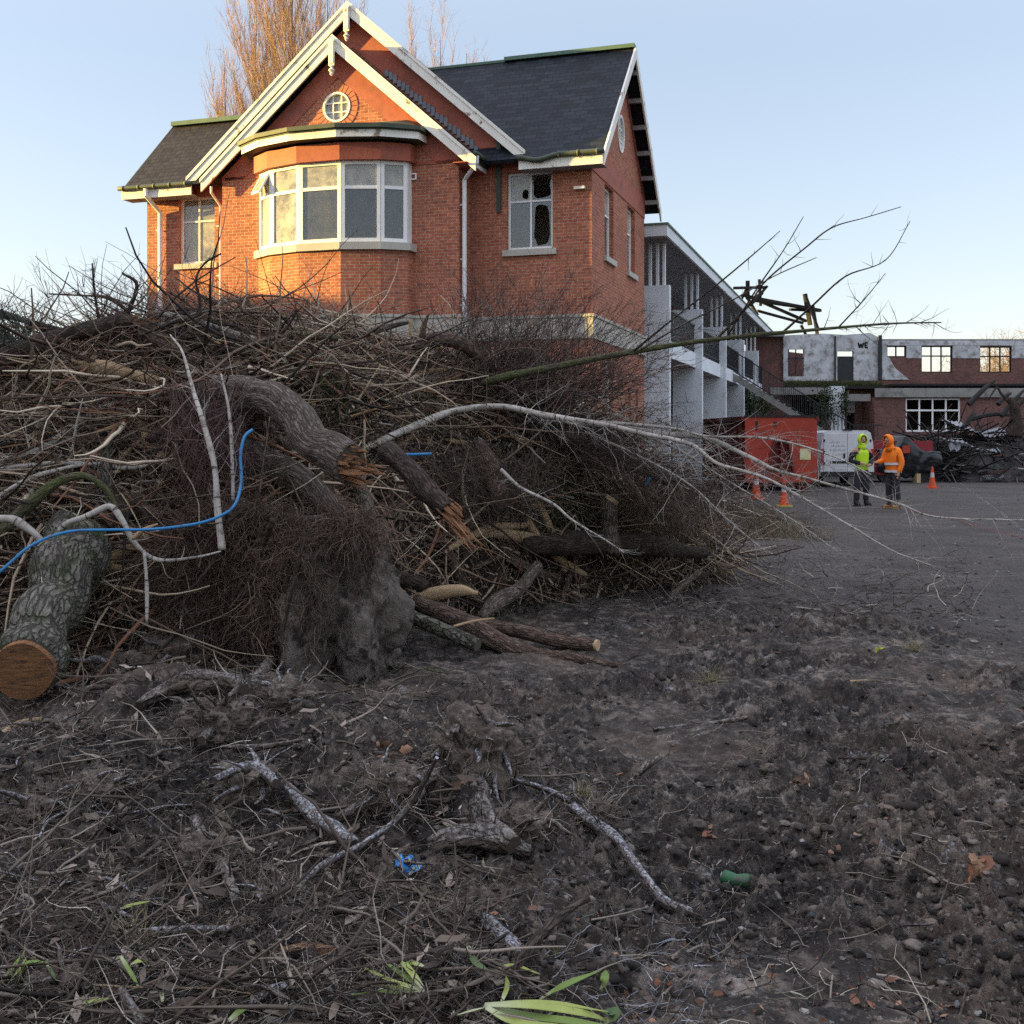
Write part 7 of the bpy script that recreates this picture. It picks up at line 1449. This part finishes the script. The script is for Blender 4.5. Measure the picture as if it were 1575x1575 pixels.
def person(loc, rz, lab, jacket, sleeve, tape, boots, stoop, Hn, headturn, arms, hands_dark=False):
    p = empty('person', loc, R(rz), lab, 'person'); f = stoop       # figure faces -Y in its own frame
    hip = Vector((0, 0, .93 * Hn)); chest = Vector((0, -.05 * f, 1.28 * Hn)); neck = Vector((0, -.12 * f, 1.47 * Hn)); head = Vector((headturn * .02, -.12 * f - .06 * f, 1.60 * Hn)); top = head + Vector((0, -.02 * f, .11))
    J = [hip, (0, -.02 * f, 1.10 * Hn), chest, neck, head, top]; E = [(0, 1), (1, 2), (2, 3), (3, 4), (4, 5)]; Rd = [(.155, .12), (.145, .11), (.17, .12), .058, (.082, .098), (.06, .07)]
    sleevesJ = []
    for s, A in zip((-1, 1), arms):
        sh, el, wr, hd = [Vector((q[0] * s, q[1], q[2] * Hn)) for q in A]; i = len(J); J += [sh, el, wr, hd]; E += [(2, i), (i, i + 1), (i + 1, i + 2), (i + 2, i + 3)]; Rd += [.065, .048, .034, .038]; sleevesJ.append((sh, el, wr, hd))
    for s in (-1, 1):
        i = len(J); J += [(s * .095, -.01, .86 * Hn), (s * .12, -.03 - .0 * s, .49 * Hn), (s * .13, .02, .12 * Hn), (s * .145, -.12, .04)]; E += [(0, i), (i, i + 1), (i + 1, i + 2), (i + 2, i + 3)]; Rd += [(.10, .10), .072, .052, .045]
    def mf(c): return 1 if c.z < .99 * Hn and abs(c.x) < .30 and not any((c - a[3]).length < .13 or (c - a[2]).length < .1 for a in sleevesJ) else 0
    skin('body', J, E, Rd, [M['skin'], M['trousers']], p, 2, 0, mf)
    # trousers: loose, creased
    J = [(0, 0, .95 * Hn), (0, 0, .88 * Hn)]; E = [(0, 1)]; Rd = [(.175, .135), (.165, .13)]
    for s in (-1, 1): i = len(J); J += [(s * .10, -.01, .78 * Hn), (s * .12, -.03, .47 * Hn), (s * .13, .015, .22 * Hn), (s * .132, .015, .11 * Hn)]; E += [(1, i), (i, i + 1), (i + 1, i + 2), (i + 2, i + 3)]; Rd += [.105, .088, .078, .082]
    skin('trousers', J, E, Rd, M['trousers'], p, 2, 1)
    # jacket body and sleeves
    J = [(0, -.01, .86 * Hn), (0, -.02 * f, 1.05 * Hn), chest, (0, -.10 * f, 1.44 * Hn)]; E = [(0, 1), (1, 2), (2, 3)]; Rd = [(.205, .155), (.19, .15), (.215, .155), (.11, .10)]
    if sleeve is jacket:
        for a in sleevesJ: i = len(J); J += [a[0], a[1], a[2]]; E += [(2, i), (i, i + 1), (i + 1, i + 2)]; Rd += [.092, .075, .058]
    skin('jacket', J, E, Rd, jacket, p, 2, 1)
    if sleeve is not jacket:
        for a in sleevesJ: skin('sleeve', [chest.lerp(a[0], .7), a[0], a[1], a[2]], [(0, 1), (1, 2), (2, 3)], [.075, .085, .068, .052], sleeve, p, 2, 1)
    # hood: an open shell round the face
    V = []; F_ = []; nu, nv = 22, 12; fd = Vector((headturn * .5, -1, -.12 * f)).normalized(); rt = fd.cross(Vector((0, 0, 1))).normalized(); up = rt.cross(fd)
    for i in range(nv + 1):
        ph = R(62) + (math.pi - R(62)) * i / nv
        for j in range(nu):
            a = j / nu * 6.283; V.append(head + Vector((0, 0, .015)) + fd * math.cos(ph) * .14 + (rt * math.cos(a) * .108 + up * math.sin(a) * .138) * math.sin(ph) * (1 if i > 0 else .9))
    for i in range(nv):
        for j in range(nu): k = (j + 1) % nu; F_.append((i * nu + j, (i + 1) * nu + j, (i + 1) * nu + k, i * nu + k))
    b = MB(); b.add(V, F_); h_ = b.build('hood', jacket, p, smooth=True); s_ = h_.modifiers.new('t', 'SOLIDIFY'); s_.thickness = .015
    b = MB(); b.tube([neck + Vector((0, .03, -.10)), neck + Vector((0, .01, 0)), neck + Vector((0, 0, .07))], [.125, .095, .085], 18, .05); b.build('collar', jacket, p, smooth=True)
    # face
    b = MB(); c = head + fd * .085
    b.tube([c + up * .02, c + fd * .028 - up * .022, c + fd * .006 - up * .034], [.008, .014, .010], 8); b.build('nose', M['skin'], p, smooth=True)
    b = MB()
    for s in (-1, 1): e = c + rt * .032 * s + up * .012; b.tube([e - rt * .011, e + rt * .011], .006, 6); b.tube([e + up * .02 - rt * .016 + fd * .004, e + up * .02 + rt * .016 + fd * .004], .004, 5)
    b.tube([c - up * .055 - rt * .02, c - up * .055 + rt * .02], .005, 6); b.build('eyes_and_mouth', M['bootsdark'], p)
    if tape:
        for z, r1, r2, dz in ((1.06 * Hn, .215, .175, .0), (1.22 * Hn, .0, 0, 0)):
            if r1 == 0: continue
            b = MB(); V = []; F_ = []; nn = 30
            for q in range(nn):
                a = q / nn * 6.283
                for zz in (-.028, .028): V.append((r1 * math.cos(a), -.03 * f + r2 * math.sin(a), z + zz))
            for q in range(nn): k = (q + 1) % nn; F_.append((2 * q, 2 * k, 2 * k + 1, 2 * q + 1))
            b.add(V, F_); o = b.build('reflective_band', tape, p); s_ = o.modifiers.new('t', 'SOLIDIFY'); s_.thickness = .008
        b = MB(); V = []; F_ = []
        for q in range(30):
            a = q / 30 * 6.283
            for zz in (-.028, .028): V.append((.222 * math.cos(a), -.01 + .172 * math.sin(a), .885 * Hn + zz))
        for q in range(30): k = (q + 1) % 30; F_.append((2 * q, 2 * k, 2 * k + 1, 2 * q + 1))
        b.add(V, F_); o = b.build('reflective_band', tape, p); s_ = o.modifiers.new('t', 'SOLIDIFY'); s_.thickness = .008
    # fingers
    for a, s in zip(sleevesJ, (-1, 1)):
        d = (a[3] - a[2]).normalized(); sd = d.cross(Vector((0, 0, 1)));  sd = sd.normalized() if sd.length > .1 else Vector((1, 0, 0)); nrm = sd.cross(d); b = MB()
        for q, L in zip((-1.5, -.5, .5, 1.5), (.070, .08, .076, .06)): o0 = a[3] + sd * q * .019; b.tube([o0, o0 + d * L * .5, o0 + d * L * .85 - nrm * L * .35], [.0095, .009, .007], 6)
        o0 = a[3] - d * .03 + sd * .03; b.tube([o0, o0 + sd * .03 + d * .02, o0 + sd * .035 + d * .05], [.011, .010, .008], 6); b.build('fingers', M['skin'], p, smooth=True)
    for s in (-1, 1):
        b = MB(); x = s * .14; y0 = .0; b.tube([(x, .07, .055), (x, .03, .07), (x, -.06, .055), (x + s * .01, -.15, .045), (x + s * .01, -.19, .038)], [.035, .055, .052, .046, .030], 12, .05, 2, sub=3); b.tube([(x, .02, .05), (x, .02, .20)], [.06, .064], 12); b.box(x - .05, x + .05, -.20, .075, .0, .022); b.build('boot', boots, p, smooth=True)
    return p
g1 = gp(1325, 778); g2 = gp(1374, 782)
person((g1.x, g1.y, .0), 12, 'worker in sleeveless yellow hi-vis hoodie holding hands before the stomach', M['hiyellow'], M['black'], None, M['bootsdark'], .35, 1.04, -.15,
       [((.20, -.02, 1.36), (.31, .03, 1.10), (.12, -.20, 1.04), (.04, -.23, 1.03)), ((.20, -.02, 1.36), (.29, .02, 1.10), (.12, -.22, 1.00), (.04, -.24, .99))])
person((g2.x, g2.y, .0), -62, 'worker in orange hooded hi-vis jacket with silver bands looking down in profile', M['hiorange'], M['hiorange'], M['tape'], M['boots'], 1.0, 1.03, 0,
       [((.19, -.04, 1.36), (.24, -.10, 1.12), (.16, -.36, 1.10), (.13, -.44, 1.10)), ((.19, -.02, 1.36), (.26, .02, 1.08), (.22, -.06, .84), (.21, -.08, .76))])
# ================================================================== TREES
M['poplarbark'] = simple('poplar_bark', (.85, .85, .85), (1, 1, 1), 3, .85, 0, tint=True)
def poplar(lab, x, y, H, w_, n, r0, seed, z0=.35):
    t = empty('poplar_tree', (x, y, 0), 0, lab, 'tree', 'tall bare poplars behind the house'); rs = np.random.default_rng(seed)
    b = MB(); b.tube([(0, 0, 0), (.2, 0, H * .3), (-.1, 0, H * .7), (0, 0, H * .97)], [r0 * .8, r0 * .4, r0 * .1, .015], 10, .1, seed, sub=5); b.build('trunk', B['grey'], t, smooth=True)
    z = rs.uniform(.10, .80, n) * H; ang = rs.uniform(0, 6.283, n); P = np.stack([np.zeros(n), np.zeros(n), z], 1); D = np.stack([np.cos(ang) * .30, np.sin(ang) * .30, np.full(n, .95)], 1) * rs.uniform(.8, 1.2, (n, 1)); D[:, :2] *= w_
    L = rs.uniform(.22, .36, n) * H * (1 - .45 * z / H); V, F, idx, pts = strands(P, D, L, .010 + .028 * (1 - z / H), 9, .035, -.02)
    Vs, Fs, Ts = [V], [F], [palette(n, [(.30, .20, .13), (.24, .16, .10)], (1, 1))[idx]]; o = len(V)
    m = n * 26; si = rs.integers(0, n, m); sj = rs.integers(1, 10, m); p2 = pts[si, sj]; d2 = pts[si, sj] - pts[si, sj - 1]; d2 /= np.linalg.norm(d2, axis=1, keepdims=True); d2 = d2 + rs.normal(0, .22, (m, 3)); d2[:, 2] += .2
    V2, F2, i2, pt2 = strands(p2, d2, rs.uniform(.8, 2.3, m), np.full(m, .0105), 5, .06, -.03); Vs.append(V2); Fs.append(F2 + o); Ts.append(palette(m, [(.42, .28, .17), (.32, .21, .13), (.24, .17, .13)], (2, 2, 1))[i2]); o += len(V2)
    m3 = m * 3; si = rs.integers(0, m, m3); p3 = pt2[si, rs.integers(1, 5, m3)]; d3 = rs.normal(0, .4, (m3, 3)); d3[:, 2] += .8; V3, F3, i3, _ = strands(p3, d3, rs.uniform(.3, .8, m3), np.full(m3, .006), 3, .08); Vs.append(V3); Fs.append(F3 + o); Ts.append(palette(m3, [(.36, .20, .13), (.28, .16, .11)], (1, 1))[i3])
    mesh_np('crown', np.concatenate(Vs), np.concatenate(Fs), M['poplarbark'], np.concatenate(Ts), parent=t)
def pt(px, Y): return at(px, HY, Y).x
poplar('thick bare poplar rising behind the left end of the house roof', pt(452, 58), 58, 29, 1.25, 130, .45, 3); poplar('bare poplar leaning beside the thick one behind the left roof', pt(395, 60), 60, 25.5, 1.1, 90, .35, 4); poplar('bare poplar hidden largely by the white gable', pt(505, 62), 62, 28, 1.0, 60, .4, 5); poplar('shortest bare poplar behind the lowest corner of the left roof', pt(348, 59), 59, 21, .7, 36, .28, 10)
poplar('slim bare poplar spire just right of the gable apex', pt(640, 66), 66, 25.3, .5, 26, .25, 6); poplar('slim bare poplar spire in the gap above the slate roof', pt(678, 66), 66, 25.6, .5, 28, .25, 7); poplar('slim bare poplar spire nearest the slate ridge', pt(718, 66), 66, 24.8, .55, 30, .25, 8)
def baretree(lab, x, y, H, seed, cols):
    t = empty('bare_tree', (x, y, 0), 0, lab, 'tree'); rs = np.random.default_rng(seed); b = MB(); b.tube([(0, 0, 0), (.1, 0, H * .3), (0, 0, H * .6)], [H * .03, H * .022, H * .01], 8, .1, seed, sub=4); b.build('trunk', B['grey'], t)
    n = 50; z = rs.uniform(.2, .6, n) * H; P = np.stack([z * 0, z * 0, z], 1); D = rs.normal(0, .6, (n, 3)); D[:, 2] = np.abs(D[:, 2]) + .5; V, F, idx, pts = strands(P, D, rs.uniform(.25, .5, n) * H, np.full(n, H * .006), 7, .12, -.01)
    m = 1600; si = rs.integers(0, n, m); p2 = pts[si, rs.integers(2, 8, m)]; V2, F2, i2, _ = strands(p2, rs.normal(0, 1, (m, 3)) + [0, 0, .5], rs.uniform(.06, .16, m) * H, np.full(m, H * .0016), 4, .15)
    mesh_np('crown', np.concatenate([V, V2]), np.concatenate([F, F2 + len(V)]), M['poplarbark'], np.concatenate([palette(n, cols, [1] * len(cols))[idx], palette(m, cols, [1] * len(cols))[i2]]), parent=t)
W_ = [(.20, .13, .08), (.14, .10, .07)]
for i, (px, Y, H, lab) in enumerate([(1440, 105, 9.0, 'bare tree seen through the middle empty window of the ruin'), (1524, 100, 10.2, 'bare tree seen through the right empty window of the ruin'), (1575, 95, 11.3, 'sunlit bare tree rising over the ruin wall at the right edge'), (1500, 120, 10.5, 'faint bare tree just topping the ruin wall'), (1640, 98, 10.5, 'bare tree beyond the ruin outside the right edge'), (10, 70, 7.5, 'russet bare tree low on the left horizon'), (-60, 60, 8, 'russet bare tree just beyond the left edge'), (60, 85, 7.0, 'faint bare tree behind the heap at the left horizon')]):
    baretree(lab, pt(px, Y), Y, H, 40 + i, W_)
# ================================================================== what stands off to the left and shades the yard
sh = empty('neighbouring_building', (-34, 46, 0), 0, 'long plain brick building off to the left of the yard', 'building'); b = MB(); b.wall(rect(-18.2, 30, 0, 5.6), [rect(-16 + 4 * k, -14.5 + 4 * k, 1, 2.8) for k in range(11)], (4, 0, 0), (0, 1, 0), (1, 0, 0), .3); b.wall(rect(-18.2, 30, 0, 5.6), [], (-4, 0, 0), (0, 1, 0), (-1, 0, 0), .3)
b.wall([(-4, 0), (4, 0), (4, 5.6), (0, 8.45), (-4, 5.6)], [], (0, -18.2, 0), (1, 0, 0), FR, .3); b.wall([(-4, 0), (4, 0), (4, 5.6), (0, 8.45), (-4, 5.6)], [], (0, 30, 0), (1, 0, 0), (0, 1, 0), .3); b.build('wall', M['ruinbrick'], sh, auto=True)
b = MB(); b.prism([(-4.4, -18.6, 5.4), (0, -18.6, 8.5), (0, -18.6, 8.68), (-4.4, -18.6, 5.55)], (0, 49, 0)); b.prism([(4.4, -18.6, 5.4), (0, -18.6, 8.5), (0, -18.6, 8.68), (4.4, -18.6, 5.55)], (0, 49, 0)); b.build('roof', M['slate'], sh, auto=True)
def hedgerow(lab, x, y0, y1, H, n):
    t = empty('conifer_hedge', (x, y0, 0), 0, lab, 'hedge'); P = np.stack([RNG.normal(0, .7, n), RNG.uniform(0, y1 - y0, n), RNG.uniform(0, 1, n) ** .8 * H], 1); P[:, 2] *= 1 + .10 * noise(P[:, 1] * .6, 0, 0, 5); D = unit(n) + [0, 0, .5]
    V, F, idx, _ = strands(P, D, RNG.uniform(.3, .9, n), np.full(n, .06), 2, .2); mesh_np('foliage', V, F, M['twig'], palette(n, [(.04, .06, .03), (.06, .08, .035)], (1, 1))[idx], parent=t)
    b = MB()
    for k in range(int((y1 - y0) / 2)): b.tube([(0, k * 2 + 1, 0), (0, k * 2 + 1, H * .9)], [.1, .04], 6)
    b.box(-.5, .5, 0, y1 - y0, .2, H - .7); b.build('trunk', M['char'], t)
hedgerow('very tall dark conifer hedge off to the left of the yard', -26, -12, 22.5, 8.6, 12000); hedgerow('lower conifer hedge filling the gap before the neighbouring building', -26, 22.6, 27.2, 6.3, 1800)
